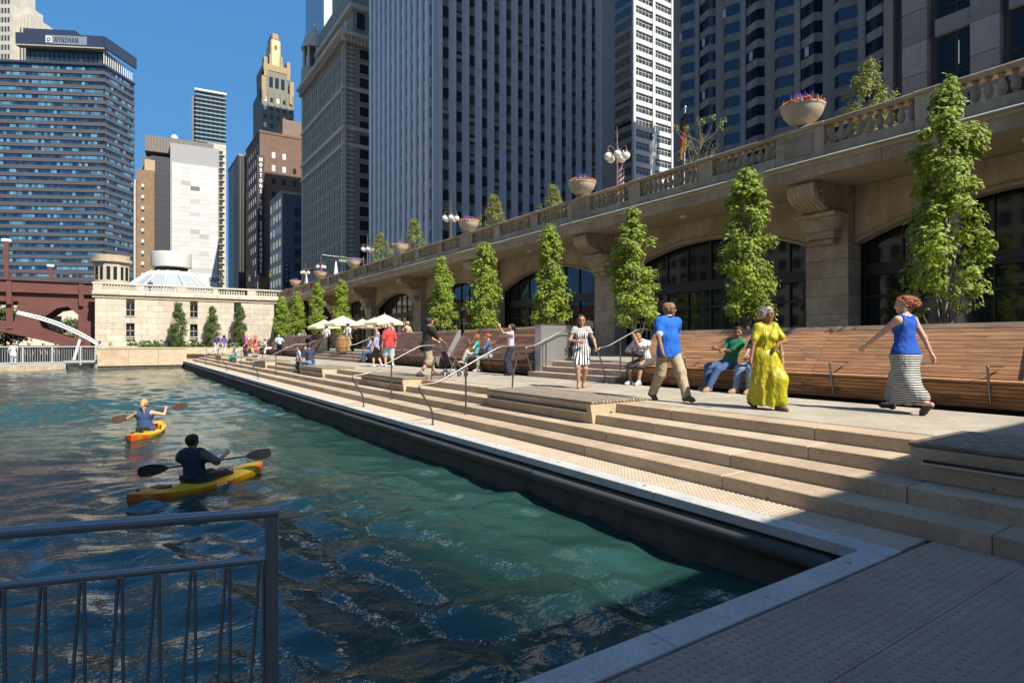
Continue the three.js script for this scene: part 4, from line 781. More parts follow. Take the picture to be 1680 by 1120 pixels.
// hotel tower of faceted bays
{
  const g = thing('bay_window_hotel', 'shaded hotel tower with stacks of faceted bay windows', 'hotel', P(0, 0, 0));
  const gr = std(lin(.38, .345, .30), .8, { map: rep(stone, .12) }), grB = std(lin(.32, .29, .255), .8, { map: rep(stone, .1) }), blue = phy(lin(.012, .015, .04), .04, { ior: 1.65 });
  part('core', rb(86, 131, 7, 101, 35, 73), grB, g);
  const N = north(85.6, 36), L = 37, fh = 3.05, cols = 8, p = L / cols;
  for (let k = 0; k <= cols; k++) fpart('pier', N, k * p, 7, k % 2 ? 1.0 : 1.7, 94, k % 2 ? 1.0 : .6, 0, k % 2 ? gr : grB, g);
  for (let k = 0; k < cols; k++) for (let f = 0; f < 30; f++) {
    const y = 9 + f * fh, s0 = k * p + (k % 2 ? .5 : .85), s1 = (k + 1) * p - (k % 2 ? .85 : .5), sm_ = s0 + (s1 - s0) * (k % 2 ? .72 : .28), q = (s, o, yy) => N.o.clone().addScaledVector(N.u, s).addScaledVector(N.n, o).setY(yy);
    const mk = (y0, y1, o, name, mat) => { const a = q(s0, .1, y0), b = q(sm_, .95 + o, y0), c = q(s1, .3, y0), A = q(s0, .1, y1), B = q(sm_, .95 + o, y1), C = q(s1, .3, y1); return part(name, uvm(fromTris([[a, B, b], [a, A, B], [b, C, c], [b, B, C], [A, C, B], [a, b, c]])), mat, g); };
    if (f > 23) continue;
    mk(y, y + 1.25, .08, 'bay_spandrel', gr); mk(y + 1.25, y + fh, 0, 'bay_window', blue);
    if (rnd() < .16) fpart('open_blind', N, (sm_ + s1) / 2, y + 1.4, .6, 1.4, .03, .8, std(lin(.5, .5, .5), .5), g);
  }
}
// dark granite block close by, running back behind the camera
{
  const g = thing('dark_granite_block', 'dark grey granite office block with large black windows beyond the balustrade', 'office block', P(0, 0, 0));
  const gr = std(lin(.2, .2, .195), .6, { map: rep(speck, .25) }), grB = std(lin(.27, .27, .265), .6, { map: rep(speck, .2) }), blk = phy(lin(.006, .007, .007), .08, { ior: 1.35 }), light = new THREE.MeshStandardMaterial({ color: lin(.2, .2, .2), emissive: lin(1, .98, .9), emissiveIntensity: .55 });
  part('core', rb(45.5, 106, 7, 178, -7, 19.5), std(lin(.05, .05, .05), .7), g);
  const N = north(45.2, -2), L = 21.7, bay = 3.9;
  for (let k = 0; k < 6; k++) for (let f = 0; f < 8; f++) {
    const s = L - 1.6 - k * bay - bay / 2, y = 9 + f * 4.3;
    fpart('pier_stone', N, s + bay / 2 - .1, y, 1.5, 2.1, .7, 0, gr, g); fpart('pier_stone', N, s + bay / 2 - .1, y + 2.14, 1.5, 2.12, .7, .01, grB, g); fpart('spandrel', N, s - .5, y, bay - 1.5, 1.1, .45, -.05, gr, g);
    fpart('window', N, s - .5, y + 1.12, bay - 1.55, 3.1, .08, -.12, blk, g); fpart('window_mullion', N, s - .5, y + 1.12, .1, 3.1, .12, -.06, M.frame, g); fpart('window_rail', N, s - .5, y + 1.75, bay - 1.6, .07, .1, -.05, M.frame, g);
  }
  for (const [k, f] of [[0, 2], [1, 2], [0, 3], [1, 1], [0, 1]]) fpart('ceiling_tube_light', N, L - 1.6 - k * bay - bay / 2 - .5, 9 + f * 4.3 + 2.1, .12, 1.5, .02, -.07, light, g);
  part('end_pier', rb(45, 46.5, 7, 178, 19.4, 20), gr, g);
}
// ---------- towers on the other side ----------
const camBasis = (px, Z) => { const u = (px - 840) / 968, c = Math.cos(.58992), s = Math.sin(.58992); return [Z * (c * u + s), Z * (c - s * u)]; };
{
  // dark slab hotel turned to the river bend: corner at its edge nearest the street
  const g = thing('dark_band_hotel', 'dark slab hotel tower with blue window bands and a rooftop name sign', 'hotel', P(...(() => { const [R, a] = camBasis(170, 274); return [R, 0, a]; })()), 0);
  g.rotation.y = -THREE.MathUtils.degToRad(33.8) + THREE.MathUtils.degToRad(5.5);
  // local: x to the visible right, z towards the viewer
  const sp = std(lin(.14, .135, .14), .5, { map: rep(speck, .05) }), F = faceOf(V(0, 0, 0), V(-1, 0, 0), V(0, 0, 1)), S = faceOf(V(0, 0, 0), V(.16, 0, -1).normalize(), V(1, 0, .16).normalize());
  const H0 = 133, fh = 3.43, nf = 37, FW = 70, SW = 20;
  const wall = (f, w) => {
    fpart('core', f, w / 2, 0, w, H0 - 2, .2, -.5, std(lin(.02, .022, .028), .5), g);
    const wl = [], cl = [];
    for (let i = 0; i < nf; i++) { const y = H0 - 5.2 - i * fh; fpart('floor_band', f, w / 2, y + 1.75, w, 1.68, .5, -.1, sp, g);
      let s = .5; while (s < w - 1) { const ww = 1.35; wl.push(fmat(f, s + ww / 2, y + .1, ww - .12, 1.6, .1, -.2)); const t = n3(s * .13 + i * 3.7, i * 1.9, 4.2), b = rnd(); const v = t > .02 && b < .75 ? rr(.1, .26) : b > .93 ? .3 : rr(.012, .05); cl.push(v > .07 ? lin(v * .42, v * 1.05, v * 1.6) : lin(v * .5, v * 1.2, v * 2.6)); s += ww; } }
    finst('windows', wl, instGlass, g, cl);
  };
  wall(F, FW); wall(S, SW);
  const navy = std(lin(.035, .045, .075), .4);
  part('roof_edge', merge([bx(FW + .6, .9, .8, -FW / 2 + .1, H0 - 2.6, .2)]), navy, g);
  fpart('roof_edge', S, SW / 2, H0 - 3.05, SW, .9, .8, 0, navy, g);
  // set back glazed top storey and sign band
  part('top_storey', bx(34, 8, 16, -18.8, H0 + 2, -10.5), std(lin(.10, .10, .10), .5), g);
  for (let k = 0; k < 16; k++) part('top_window', bx(1.7, 5, .1, -34.4 + k * 2.1, H0 + 1.2, -1.9), rnd() < .35 ? glassB : glassA, g);
  for (let k = 0; k < 14; k++) part('top_column', bx(.3, 6.4, .3, -.9 + .16 * (1 + k * 1.4), H0 + 1.2, -1 - k * 1.4), M.white, g);
  const bandg = bx(38, 5.4, .8, -18.8, H0 + 7.8, .6); part('sign_band', bandg, navy, g); fpart('sign_band', S, SW / 2, H0 + 5.1, SW + 1, 5.4, .8, .4, navy, g); part('upper_roof', bx(22, 3, 14, -25, H0 + 12.5, -9), navy, g); part('roof_soffit', bx(38, .5, 3, -18.8, H0 + 4.9, -.4), M.paleStoneB, g);
  part('name_sign', new THREE.PlaneGeometry(18, 3.9).translate(-16, H0 + 7.9, 1.06), textFace('WYNDHAM', 18, 3, false, '#7d8694', '#171c2c', 118), g);
  part('sign_emblem', bx(2.6, 2.8, .2, -23.4, H0 + 7.9, 1.15), M.white, g); part('emblem_mark', new THREE.TorusGeometry(.7, .18, 6, 16).translate(-23.4, H0 + 7.8, 1.27), M.black, g);
}
// pale art deco tower behind
{
  const [R, a] = camBasis(15, 360); const g = thing('pale_art_deco_tower', 'pale cream art deco tower rising behind the dark slab hotel', 'tower', P(R, 0, a), -THREE.MathUtils.degToRad(33.8));
  const cr = std(lin(.62, .58, .50), .85, { map: rep(stoneSoft, .05) }); part('shaft', bx(26, 215, 24, -12, 107, -12), cr, g); part('side_tower', bx(11, 205, 20, 3.9, 102, -14), cr, g); part('upper', bx(16, 60, 20, -12, 200, -14), cr, g); const wl = [];
  for (let f = 0; f < 10; f++) { for (let k = 0; k < 4; k++) fpart('window', faceOf(V(0, 0, 0), V(1, 0, 0), V(0, 0, 1)), -6.6 + k * 1.9, 158 + f * 5.6, 1.15, 3.1, .2, .02, glassB, g); }
  for (let k = 0; k < 4; k++) part('pilaster', bx(.6, 70, .6, 2.2 + k * 2, 168, -3.8), cr, g); for (let k = 0; k < 3; k++) part('window_strip', bx(.8, 62, .2, 3.2 + k * 2, 165, -3.92), glassB, g);
}
// white panelled tower, brown building, balcony tower
{
  const [R, a] = camBasis(281, 240); const g = thing('white_panel_tower', 'white and grey panelled tower wall beside a dark louvred strip', 'tower', P(R, 0, a), -THREE.MathUtils.degToRad(6)); g.scale.x = .89;
  const tones = [.52, .48, .56, .40, .34, .22, .13].map((v) => std(lin(v, v * .99, v * .96), .6)), dark = std(lin(.03, .034, .042), .6), louv = std(lin(.14, .125, .11), .6);
  part('core', bx(20, 86, 18, 9.4, 40, -9.3), std(lin(.3, .3, .3), .7), g); part('dark_strip', bx(8.2, 86, 17, -4.2, 34, -9.5), dark, g); part('side_block', bx(4.5, 80, 15, -9.6, 37, -11), std(lin(.11, .10, .09), .7), g);
  for (let k = 0; k < 30; k++) part('strip_line', bx(7, .12, .1, -4.2, 2 + k * 2.5, -.95), std(lin(.1, .11, .12), .5), g);
  for (let c = 0; c < 5; c++) for (let r = 0; r < 42; r++) { const low = r < 24 ? (24 - r) / 24 : 0, t = rnd() < low * (.3 + c * .15) + .08 ? 3 + Math.floor(rnd() * 4) : Math.floor(rnd() * 3); part('panel', bx(3.74, 1.74, .12, 1.9 + c * 3.76, 1.2 + r * 1.78, -.05), tones[Math.min(6, t)], g); }
  part('grey_cap', bx(19, 3.6, 17, 9.4, 78.2, -9), std(lin(.2, .2, .21), .6), g); part('louvre_top', bx(28, 6.5, 16, 3.2, 82.5, -11), louv, g); for (let k = 0; k < 24; k++) part('louvre_fin', bx(.3, 5.6, .3, -10 + k * 1.15, 82.2, -2.85), std(lin(.22, .2, .17), .6), g);
  part('dish', new THREE.SphereGeometry(1.6, 14, 10).translate(.8, 86.6, -6), M.white, g);
  for (let f = 0; f < 3; f++) for (let k = 0; k < 3; k++) part('side_window', bx(.7, 2, .1, -10.9 + k * 1.4, 70 - f * 5, -3.45), glassA, g);
}
{
  const [R, a] = camBasis(222, 232); const g = thing('brown_flank_building', 'slim brown building with a single column of white windows', 'building', P(R, 0, a), -THREE.MathUtils.degToRad(6)); g.scale.x = .89;
  part('wall', bx(6.8, 70, 14, 3.6, 35, -7), std(lin(.27, .18, .11), .9, { map: rep(stoneSoft, .1) }), g); part('pale_edge', bx(.9, 66, 12, -.35, 33, -7), M.paleStoneC, g); part('top_block', bx(4, 6, 8, 5, 72, -7), std(lin(.4, .3, .2), .9), g);
  for (let f = 0; f < 14; f++) { part('window', bx(1.1, 2.1, .1, 2.6, 6 + f * 4.4, .02), glassB, g); part('window_blind', bx(1.0, 1.1, .06, 2.6, 6.5 + f * 4.4, .09), M.white, g); }
}
{
  const [R, a] = camBasis(343, 265); const g = thing('beige_balcony_block', 'beige apartment block with dark stacked balconies', 'apartment block', P(R, 0, a), -THREE.MathUtils.degToRad(6)); g.scale.x = .89;
  part('wall', bx(8.4, 96, 12, 3.4, 44, -8), M.paleStoneC, g); for (let f = 0; f < 30; f++) { part('balcony_recess', bx(1.7, 1.6, .3, 5.2, 4 + f * 2.9, -1.95), M.black, g); part('balcony_slab', bx(3.2, .35, 1, 5.4, 2.9 + f * 2.9, -1.8), M.paleStone, g); }
}
{
  const [R, a] = camBasis(316, 400); const g = thing('glass_balcony_tower', 'distant glass apartment tower with pale balcony slabs', 'apartment tower', P(R, 0, a), -THREE.MathUtils.degToRad(6)); g.scale.x = .89;
  part('core', bx(20, 172, 16, 12, 86, -9), phy(lin(.05, .17, .2), .06, { ior: 1.9 }), g); part('side_core', bx(3, 170, 14, .6, 85, -10), std(lin(.12, .13, .14), .5), g);
  for (let f = 0; f < 24; f++) part('balcony_slab', bx(21.4, .42, 18, 12, 105 + f * 2.85, -8.6), std(lin(.34, .37, .38), .6), g); part('roof_slab', bx(22, 1.2, 18, 12, 174, -8.6), M.white, g); for (let k = 0; k < 6; k++) part('pane_strip', bx(1.6, 66, .1, 4 + k * 3.2, 140, -.9), glassB, g);
}
// sunlit buildings on the opposite bank, which the water and the dark glass mirror
{
  const cr = [std(lin(.58, .52, .42), .85), std(lin(.50, .40, .30), .85), std(lin(.62, .60, .56), .85), std(lin(.44, .34, .26), .85)];
  [[-70, -40, 38, 44, 0, 'cream stone block on the opposite river bank'], [-74, 2, 34, 70, 1, 'tan brick tower on the opposite river bank'], [-70, 40, 42, 52, 2, 'pale office block on the opposite river bank'], [-73, 86, 36, 84, 0, 'tall cream tower on the opposite river bank'], [-78, -84, 40, 62, 3, 'brown brick block on the opposite river bank']].forEach(([R, a, L, h, m, label]) => {
    const g = thing('opposite_bank_building', label, 'building', P(R, 0, a)); part('wall', rb(-24, 0, 0, h, 0, L), cr[m], g);
    const S = faceOf(V(0, 0, 0), V(0, 0, -1), V(1, 0, 0)), wl = []; for (let y = 5; y < h - 3; y += 3.8) for (let s = 2; s < L - 1; s += 3) wl.push(fmat(S, s, y, 1.6, 2.2, .1, .02)); finst('windows', wl, glassA, g);
    const W2 = faceOf(V(-24, 0, 0), V(1, 0, 0), V(0, 0, 1)), w2 = []; for (let y = 5; y < h - 3; y += 3.8) for (let s = 2; s < 23; s += 3) w2.push(fmat(W2, s, y, 1.6, 2.2, .1, .02)); finst('street_windows', w2, glassA, g);
  });
  structure('opposite_bank', rb(-160, -58, -3, 2, -120, 74), M.paleStoneC, 'stone quay of the opposite river bank').userData.category = 'quay';
}
// ---------- vegetation ----------
const leafMat = (c, tr = .35) => phy(lin(...c), .75, { transmission: tr, thickness: 0, ior: 1.4, side: THREE.DoubleSide, vertexColors: true });
const mapleMat = leafMat([.25, .345, .018], .42), darkLeaf = leafMat([.065, .11, .024], .2), streetLeaf = leafMat([.22, .26, .045]);
const bark = std(lin(.26, .22, .18), .95, { map: rep(speck, 2) }), barkD = std(lin(.13, .10, .08), .95, { map: rep(speck, 2) });
function leafGeo(leaves) {             // leaves: [pos, normal-ish dir, up dir, size, tone]
  const n = leaves.length, pos = new Float32Array(n * 4 * 9), nor = new Float32Array(n * 4 * 9), col = new Float32Array(n * 4 * 9); let o = 0;
  const put3 = (v, nn, t) => { pos[o] = v.x; pos[o + 1] = v.y; pos[o + 2] = v.z; nor[o] = nn.x; nor[o + 1] = nn.y; nor[o + 2] = nn.z; col[o] = t[0]; col[o + 1] = t[1]; col[o + 2] = t[2]; o += 3; };
  const A = V(), B = V(), T = V(), S = V();
  for (const [p, nd, ud, s, tone] of leaves) {
    T.copy(ud).addScaledVector(nd, -ud.dot(nd)).normalize(); S.copy(T).cross(nd).normalize();
    const tip = p.clone().addScaledVector(T, s), l = p.clone().addScaledVector(T, s * .45).addScaledVector(S, s * .52).addScaledVector(nd, -s * .14), r = p.clone().addScaledVector(T, s * .45).addScaledVector(S, -s * .52).addScaledVector(nd, -s * .14), l2 = p.clone().addScaledVector(T, s * .08).addScaledVector(S, s * .34).addScaledVector(nd, -s * .1), r2 = p.clone().addScaledVector(T, s * .08).addScaledVector(S, -s * .34).addScaledVector(nd, -s * .1), m = p.clone().addScaledVector(T, s * .4);
    for (const tri of [[p, m, l2], [m, tip, l], [p, r2, m], [m, r, tip]]) { A.copy(tri[1]).sub(tri[0]); B.copy(tri[2]).sub(tri[0]); const fn = A.clone().cross(B).normalize(); for (const v of tri) put3(v, fn, tone); }
  }
  const g = new THREE.BufferGeometry(); g.setAttribute('position', new THREE.BufferAttribute(pos, 3)); g.setAttribute('normal', new THREE.BufferAttribute(nor, 3)); g.setAttribute('color', new THREE.BufferAttribute(col, 3)); return g;
}
function crownGeo({ h0, h1, rad, clumps, per, size, prof, gap = 0, up = .5 }) {
  const leaves = [], nodes = [];
  for (let c = 0; c < clumps; c++) {
    const t = Math.pow((c + rnd()) / clumps, .95), y = h0 + (h1 - h0) * t, an = rr(0, 6.283), rm = rad * prof(t) * rr(.72, 1.12), r = rm * Math.sqrt(rr(.12, 1));
    const ctr = V(Math.cos(an) * r, y + rr(-.1, .1), Math.sin(an) * r), cr = rr(.16, .30) * (size / .09) * (1 - .35 * t); nodes.push(ctr);
    if (rnd() < gap) continue;
    const tb = rr(.82, 1.15);
    for (let k = 0; k < per; k++) {
      const d = V(rr(-1, 1), rr(-1, 1), rr(-1, 1)); if (d.lengthSq() > 1 || d.lengthSq() < .01) { k--; continue; }
      const p = ctr.clone().add(d.clone().multiplyScalar(cr)); const outw = V(p.x, 0, p.z).normalize();
      const nd = d.clone().normalize().multiplyScalar(.55).add(outw.multiplyScalar(.35)).add(V(rr(-.5, .5), up + rr(-.4, .4), rr(-.5, .5))).normalize();
      const ud = V(p.x, -.55 * Math.hypot(p.x, p.z) - .05 + rr(-.3, .3), p.z).add(V(rr(-.4, .4), rr(-.2, .2), rr(-.4, .4))).normalize();
      const tt = tb * rr(.72, 1.25), yel = rr(.82, 1.25); leaves.push([p, nd, ud, size * rr(.65, 1.2), [tt * yel, tt, tt * .9]]);
    }
  }
  return { geo: leafGeo(leaves), nodes };
}
function woodGeo(nodes, h, r0, baseY, limbs = 16) {
  const gs = [], pts = [], rs = []; const ax = rr(-.05, .05), az = rr(-.05, .05); const at = (y) => V(ax * Math.sin(y * 1.3), y, az * Math.sin(y * 1.7));
  for (let k = 0; k <= 10; k++) { const y = h * k / 10; pts.push(at(y)); rs.push(r0 * (1 - .88 * k / 10) + .004); } gs.push(rod(pts, rs, 8));
  const step = Math.max(1, Math.floor(nodes.length / limbs));
  for (let k = 0; k < nodes.length; k += step) { const e = nodes[k], y0 = Math.max(baseY, e.y - rr(.5, 1.0) - .3), s = at(y0), m = s.clone().lerp(e, .5); m.x *= 1.25; m.z *= 1.25; m.y -= .06; const r = r0 * .42 * (1 - .7 * y0 / h) + .006; gs.push(rod([s, m, e], [r, r * .6, .004], 5)); }
  return merge(gs.map((g) => uvm(g)));
}
// columnar maples on the terrace: four crowns shared by turned copies
{
  const profs = [(t) => .78 + .3 * Math.sin(t * 10 + .6) * .6 + .3 * Math.sin(Math.PI * t) - .72 * Math.pow(t, 2.6), (t) => .75 + .35 * Math.sin(t * 9) * .35 + .3 * Math.sin(Math.PI * t) - .75 * Math.pow(t, 3), (t) => .8 + .22 * Math.sin(t * 7 + 1) + .25 * Math.sin(Math.PI * t) - .8 * Math.pow(t, 3.5), (t) => 1.05 - .25 * Math.abs(t - .35) - .7 * Math.pow(t, 2.6)];
  const vars = profs.map((prof, i) => crownGeo({ h0: 1.35, h1: [5.0, 4.9, 4.85, 4.8][i], rad: [.63, .57, .54, .58][i], clumps: 122, per: 60, size: .098, prof, gap: .1 }));
  const woods = vars.map((v, i) => woodGeo(v.nodes, 4.75, .062, .55, 22));
  const mk = (R, a, v, turn, sc, label) => { const t = thing('columnar_maple_tree', label, 'tree', P(R, 1.07, a), turn); t.scale.set(sc[0], sc[1], sc[0]); part('trunk', woods[v], bark, t); part('crown', vars[v].geo, mapleMat, t); };
  mk(12.75, 4.61, 0, .4, [.98, 1.06], 'large columnar green maple behind the bench near the woman in the blue top');
  mk(12.75, 8.76, 1, 2.0, [.95, .97], 'columnar maple behind the bench above the woman in the yellow sari');
  mk(12.75, 12.54, 3, 1.0, [1.12, .92], 'broad columnar maple beside the terrace steps');
  mk(12.75, 16.59, 2, 4.2, [1.0, .95], 'columnar maple standing behind the steel cabinet');
  mk(12.75, 21.09, 1, 5.1, [1.05, .96], 'columnar maple behind the seated ladies');
  mk(12.75, 24.99, 3, 3.3, [1.05, .93], 'columnar maple behind the man in the red shirt');
  mk(13.2, 41.5, 2, .9, [1.1, 1.0], 'leafy maple beside the cafe umbrellas'); mk(13.2, 47.5, 0, 2.6, [1.0, 1.06], 'tall leafy maple behind the far bench'); mk(12.6, 51.5, 3, 4.0, [1.15, .98], 'bushy maple at the far bench end'); mk(12.4, 56, 1, 1.2, [1.2, .95], 'bushy maple near the bridge house corner'); mk(13.6, 61, 0, 5.5, [1.0, 1.0], 'far maple against the pale bridge house wall');
}
// dark columnar evergreens by the bridge house
{
  const v = crownGeo({ h0: .15, h1: 5.2, rad: .75, clumps: 110, per: 40, size: .16, prof: (t) => .35 + .9 * Math.sin(Math.PI * Math.min(1, .18 + t * .82)) * (1 - .3 * t), up: .2 }), w = woodGeo(v.nodes, 4.6, .06, .2, 10);
  [[6.2, 82.0, 1, 'dark columnar evergreen standing alone by the bridge house wall'], [10.0, 83, .95, 'dark columnar evergreen behind the couple in white'], [13.2, 83, .98, 'dark columnar evergreen beside the bridge house door'], [19.5, 77, 1.25, 'dark columnar evergreen at the corner of the bridge house']].forEach(([R, a, s, label], i) => { const t = thing('evergreen_tree', label, 'tree', P(R, 1.1, a), i); t.scale.setScalar(s); part('trunk', w, barkD, t); part('crown', v.geo, darkLeaf, t); });
}
// street trees behind the balustrade
{
  const full = crownGeo({ h0: .9, h1: 3.9, rad: .85, clumps: 90, per: 34, size: .1, prof: (t) => .55 + .6 * Math.sin(Math.PI * Math.min(1, .15 + t * .8)) - .55 * t * t * t, gap: .12 }), fw = woodGeo(full.nodes, 3.6, .05, .5, 26);
  const thin = crownGeo({ h0: .8, h1: 3.4, rad: 1.05, clumps: 60, per: 16, size: .09, prof: (t) => .5 + .7 * t, gap: .62 }), tw = woodGeo(thin.nodes, 3.2, .05, .25, 58);
  const mk = (R, a, bare, s, label) => { const t = thing('street_tree', label, 'tree', P(R, 7.5, a), a); t.scale.setScalar(s); part('trunk', bare ? tw : fw, bare ? bark : barkD, t); part('crown', bare ? thin.geo : full.geo, streetLeaf, t); };
  mk(20.6, 9.6, false, .88, 'small yellow green street tree above the balustrade beside the large urn'); mk(20.8, 16.6, true, 1.12, 'half bare street tree with thin twigs behind the balustrade'); mk(20.6, 26.6, false, .8, 'sparse little street tree behind the balustrade near the second urn'); mk(20.6, 33, false, 1.0, 'bushy street tree beside the flower urn of reddish grass'); mk(20.6, 45.5, false, 1.15, 'street tree in front of the blue grey ribbed tower'); mk(20.6, 53, false, 1.15, 'pale green street tree beyond the ribbed tower');
}
// trees across the river under the bridge
{
  const v = crownGeo({ h0: 1.2, h1: 6.5, rad: 3.2, clumps: 90, per: 30, size: .42, prof: (t) => .5 + .6 * Math.sin(Math.PI * Math.min(1, .2 + t * .8)), up: .6 }), w = woodGeo(v.nodes, 5, .16, .8, 16);
  [[-13, 108, 'rounded bank tree seen under the red bridge'], [-18.5, 104, 'broad bank tree beyond the floating dock'], [-25, 106, 'bank tree across the river'], [-5.5, 112, 'bank tree glimpsed through the bridge truss']].forEach(([R, a, label], i) => { const t = thing('bank_tree', label, 'tree', P(R, .6, a), i * 2); t.scale.setScalar(i === 3 ? .7 : .9); part('trunk', w, barkD, t); part('crown', v.geo, darkLeaf, t); });
}
// ---------- people: signed distance bodies meshed with surface nets ----------
const smin = (a, b, k) => { const h = Math.max(k - Math.abs(a - b), 0) / k; return Math.min(a, b) - h * h * k * .25; };
// tapered capsule; q stretches z, qx stretches x (flattening the shape)
function cap(a, b, r1, r2, k = .03, q = 1, qx = 1) {
  const ax = a.x * qx, ay = a.y, az = a.z * q, bx_ = b.x * qx - ax, by = b.y - ay, bz = b.z * q - az; let l2 = bx_ * bx_ + by * by + bz * bz; if (l2 < 1e-8) l2 = 1e-8;
  const rd = r1 - r2, a2 = l2 - rd * rd, il = 1 / l2, m = Math.max(q, qx, 1);
  const f = (x, y, z) => { const px = x * qx - ax, py = y - ay, pz = z * q - az; if (a2 <= 0) { const r = r1 > r2 ? r1 : r2, ex = r1 > r2 ? px : px - bx_, ey = r1 > r2 ? py : py - by, ez = r1 > r2 ? pz : pz - bz; return (Math.sqrt(ex * ex + ey * ey + ez * ez) - r) / m; }
    const yy = px * bx_ + py * by + pz * bz, zz = yy - l2, cx = px * l2 - bx_ * yy, cy = py * l2 - by * yy, cz = pz * l2 - bz * yy, x2 = cx * cx + cy * cy + cz * cz, y2 = yy * yy * l2, z2 = zz * zz * l2, kk = Math.sign(rd) * rd * rd * x2;
    if (Math.sign(zz) * a2 * z2 > kk) return (Math.sqrt(x2 + z2) * il - r2) / m; if (Math.sign(yy) * a2 * y2 < kk) return (Math.sqrt(x2 + y2) * il - r1) / m; return ((Math.sqrt(x2 * a2 * il) + yy * rd) * il - r1) / m; };
  f.k = k; f.box = [Math.min(a.x - r1 / qx, b.x - r2 / qx), Math.min(a.y - r1, b.y - r2), Math.min(a.z - r1 / q, b.z - r2 / q), Math.max(a.x + r1 / qx, b.x + r2 / qx), Math.max(a.y + r1, b.y + r2), Math.max(a.z + r1 / q, b.z + r2 / q)];
  return f;
}
const join = (prims) => (x, y, z) => { let d = 9; for (const p of prims) d = smin(d, p(x, y, z), p.k); return d; };
const boxOf = (prims, pad) => { const b = [9, 9, 9, -9, -9, -9]; for (const p of prims) for (let i = 0; i < 3; i++) { b[i] = Math.min(b[i], p.box[i] - pad); b[i + 3] = Math.max(b[i + 3], p.box[i + 3] + pad); } return b; };
function nets(sdf, b, c, lip = 1.2) {
  const nx = Math.ceil((b[3] - b[0]) / c) + 2, ny = Math.ceil((b[4] - b[1]) / c) + 2, nz = Math.ceil((b[5] - b[2]) / c) + 2, F = new Float32Array(nx * ny * nz), B = 4;
  const id = (i, j, k) => (k * ny + j) * nx + i;
  for (let k = 0; k < nz; k += B) for (let j = 0; j < ny; j += B) for (let i = 0; i < nx; i += B) {
    const h = (B - 1) / 2, d = sdf(b[0] + (i + h) * c, b[1] + (j + h) * c, b[2] + (k + h) * c), far = Math.abs(d) > c * B * lip;
    for (let kk = k; kk < Math.min(nz, k + B); kk++) for (let jj = j; jj < Math.min(ny, j + B); jj++) for (let ii = i; ii < Math.min(nx, i + B); ii++) F[id(ii, jj, kk)] = far ? d : sdf(b[0] + ii * c, b[1] + jj * c, b[2] + kk * c);
  }
  const vi = new Int32Array(nx * ny * nz).fill(-1), pos = [], idx = [];
  const E = [[0, 1], [2, 3], [4, 5], [6, 7], [0, 2], [1, 3], [4, 6], [5, 7], [0, 4], [1, 5], [2, 6], [3, 7]], v = new Float32Array(8);
  for (let k = 0; k < nz - 1; k++) for (let j = 0; j < ny - 1; j++) for (let i = 0; i < nx - 1; i++) {
    let m = 0; for (let n = 0; n < 8; n++) { v[n] = F[id(i + (n & 1), j + (n >> 1 & 1), k + (n >> 2))]; if (v[n] < 0) m |= 1 << n; }
    if (m === 0 || m === 255) continue;
    let sx = 0, sy = 0, sz = 0, s = 0; for (const [p, q] of E) if ((v[p] < 0) !== (v[q] < 0)) { const t = v[p] / (v[p] - v[q]); sx += (p & 1) + ((q & 1) - (p & 1)) * t; sy += (p >> 1 & 1) + ((q >> 1 & 1) - (p >> 1 & 1)) * t; sz += (p >> 2) + ((q >> 2) - (p >> 2)) * t; s++; }
    vi[id(i, j, k)] = pos.length / 3; pos.push(b[0] + (i + sx / s) * c, b[1] + (j + sy / s) * c, b[2] + (k + sz / s) * c);
  }
  const quad = (a, d, e, f, flip) => { if (a < 0 || d < 0 || e < 0 || f < 0) return; flip ? idx.push(a, e, d, a, f, e) : idx.push(a, d, e, a, e, f); };
  for (let k = 1; k < nz - 1; k++) for (let j = 1; j < ny - 1; j++) for (let i = 1; i < nx - 1; i++) {
    const s = F[id(i, j, k)] < 0;
    if (s !== F[id(i + 1, j, k)] < 0) quad(vi[id(i, j - 1, k - 1)], vi[id(i, j, k - 1)], vi[id(i, j, k)], vi[id(i, j - 1, k)], !s);
    if (s !== F[id(i, j + 1, k)] < 0) quad(vi[id(i - 1, j, k - 1)], vi[id(i - 1, j, k)], vi[id(i, j, k)], vi[id(i, j, k - 1)], !s);
    if (s !== F[id(i, j, k + 1)] < 0) quad(vi[id(i - 1, j - 1, k)], vi[id(i, j - 1, k)], vi[id(i, j, k)], vi[id(i - 1, j, k)], !s);
  }
  const g = new THREE.BufferGeometry(), n = pos.length / 3, nor = new Float32Array(n * 3), e = c * .5;
  for (let i = 0; i < n; i++) { const x = pos[i * 3], y = pos[i * 3 + 1], z = pos[i * 3 + 2]; const gx = sdf(x + e, y, z) - sdf(x - e, y, z), gy = sdf(x, y + e, z) - sdf(x, y - e, z), gz = sdf(x, y, z + e) - sdf(x, y, z - e), l = Math.hypot(gx, gy, gz) || 1; nor[i * 3] = gx / l; nor[i * 3 + 1] = gy / l; nor[i * 3 + 2] = gz / l; }
  g.setAttribute('position', new THREE.Float32BufferAttribute(pos, 3)); g.setAttribute('normal', new THREE.BufferAttribute(nor, 3)); g.setIndex(idx); return g;
}
function colorize(g, fn) { const p = g.attributes.position, c = new Float32Array(p.count * 3); for (let i = 0; i < p.count; i++) { const t = fn(p.getX(i), p.getY(i), p.getZ(i)); c[i * 3] = t[0]; c[i * 3 + 1] = t[1]; c[i * 3 + 2] = t[2]; } g.setAttribute('color', new THREE.BufferAttribute(c, 3)); return g; }
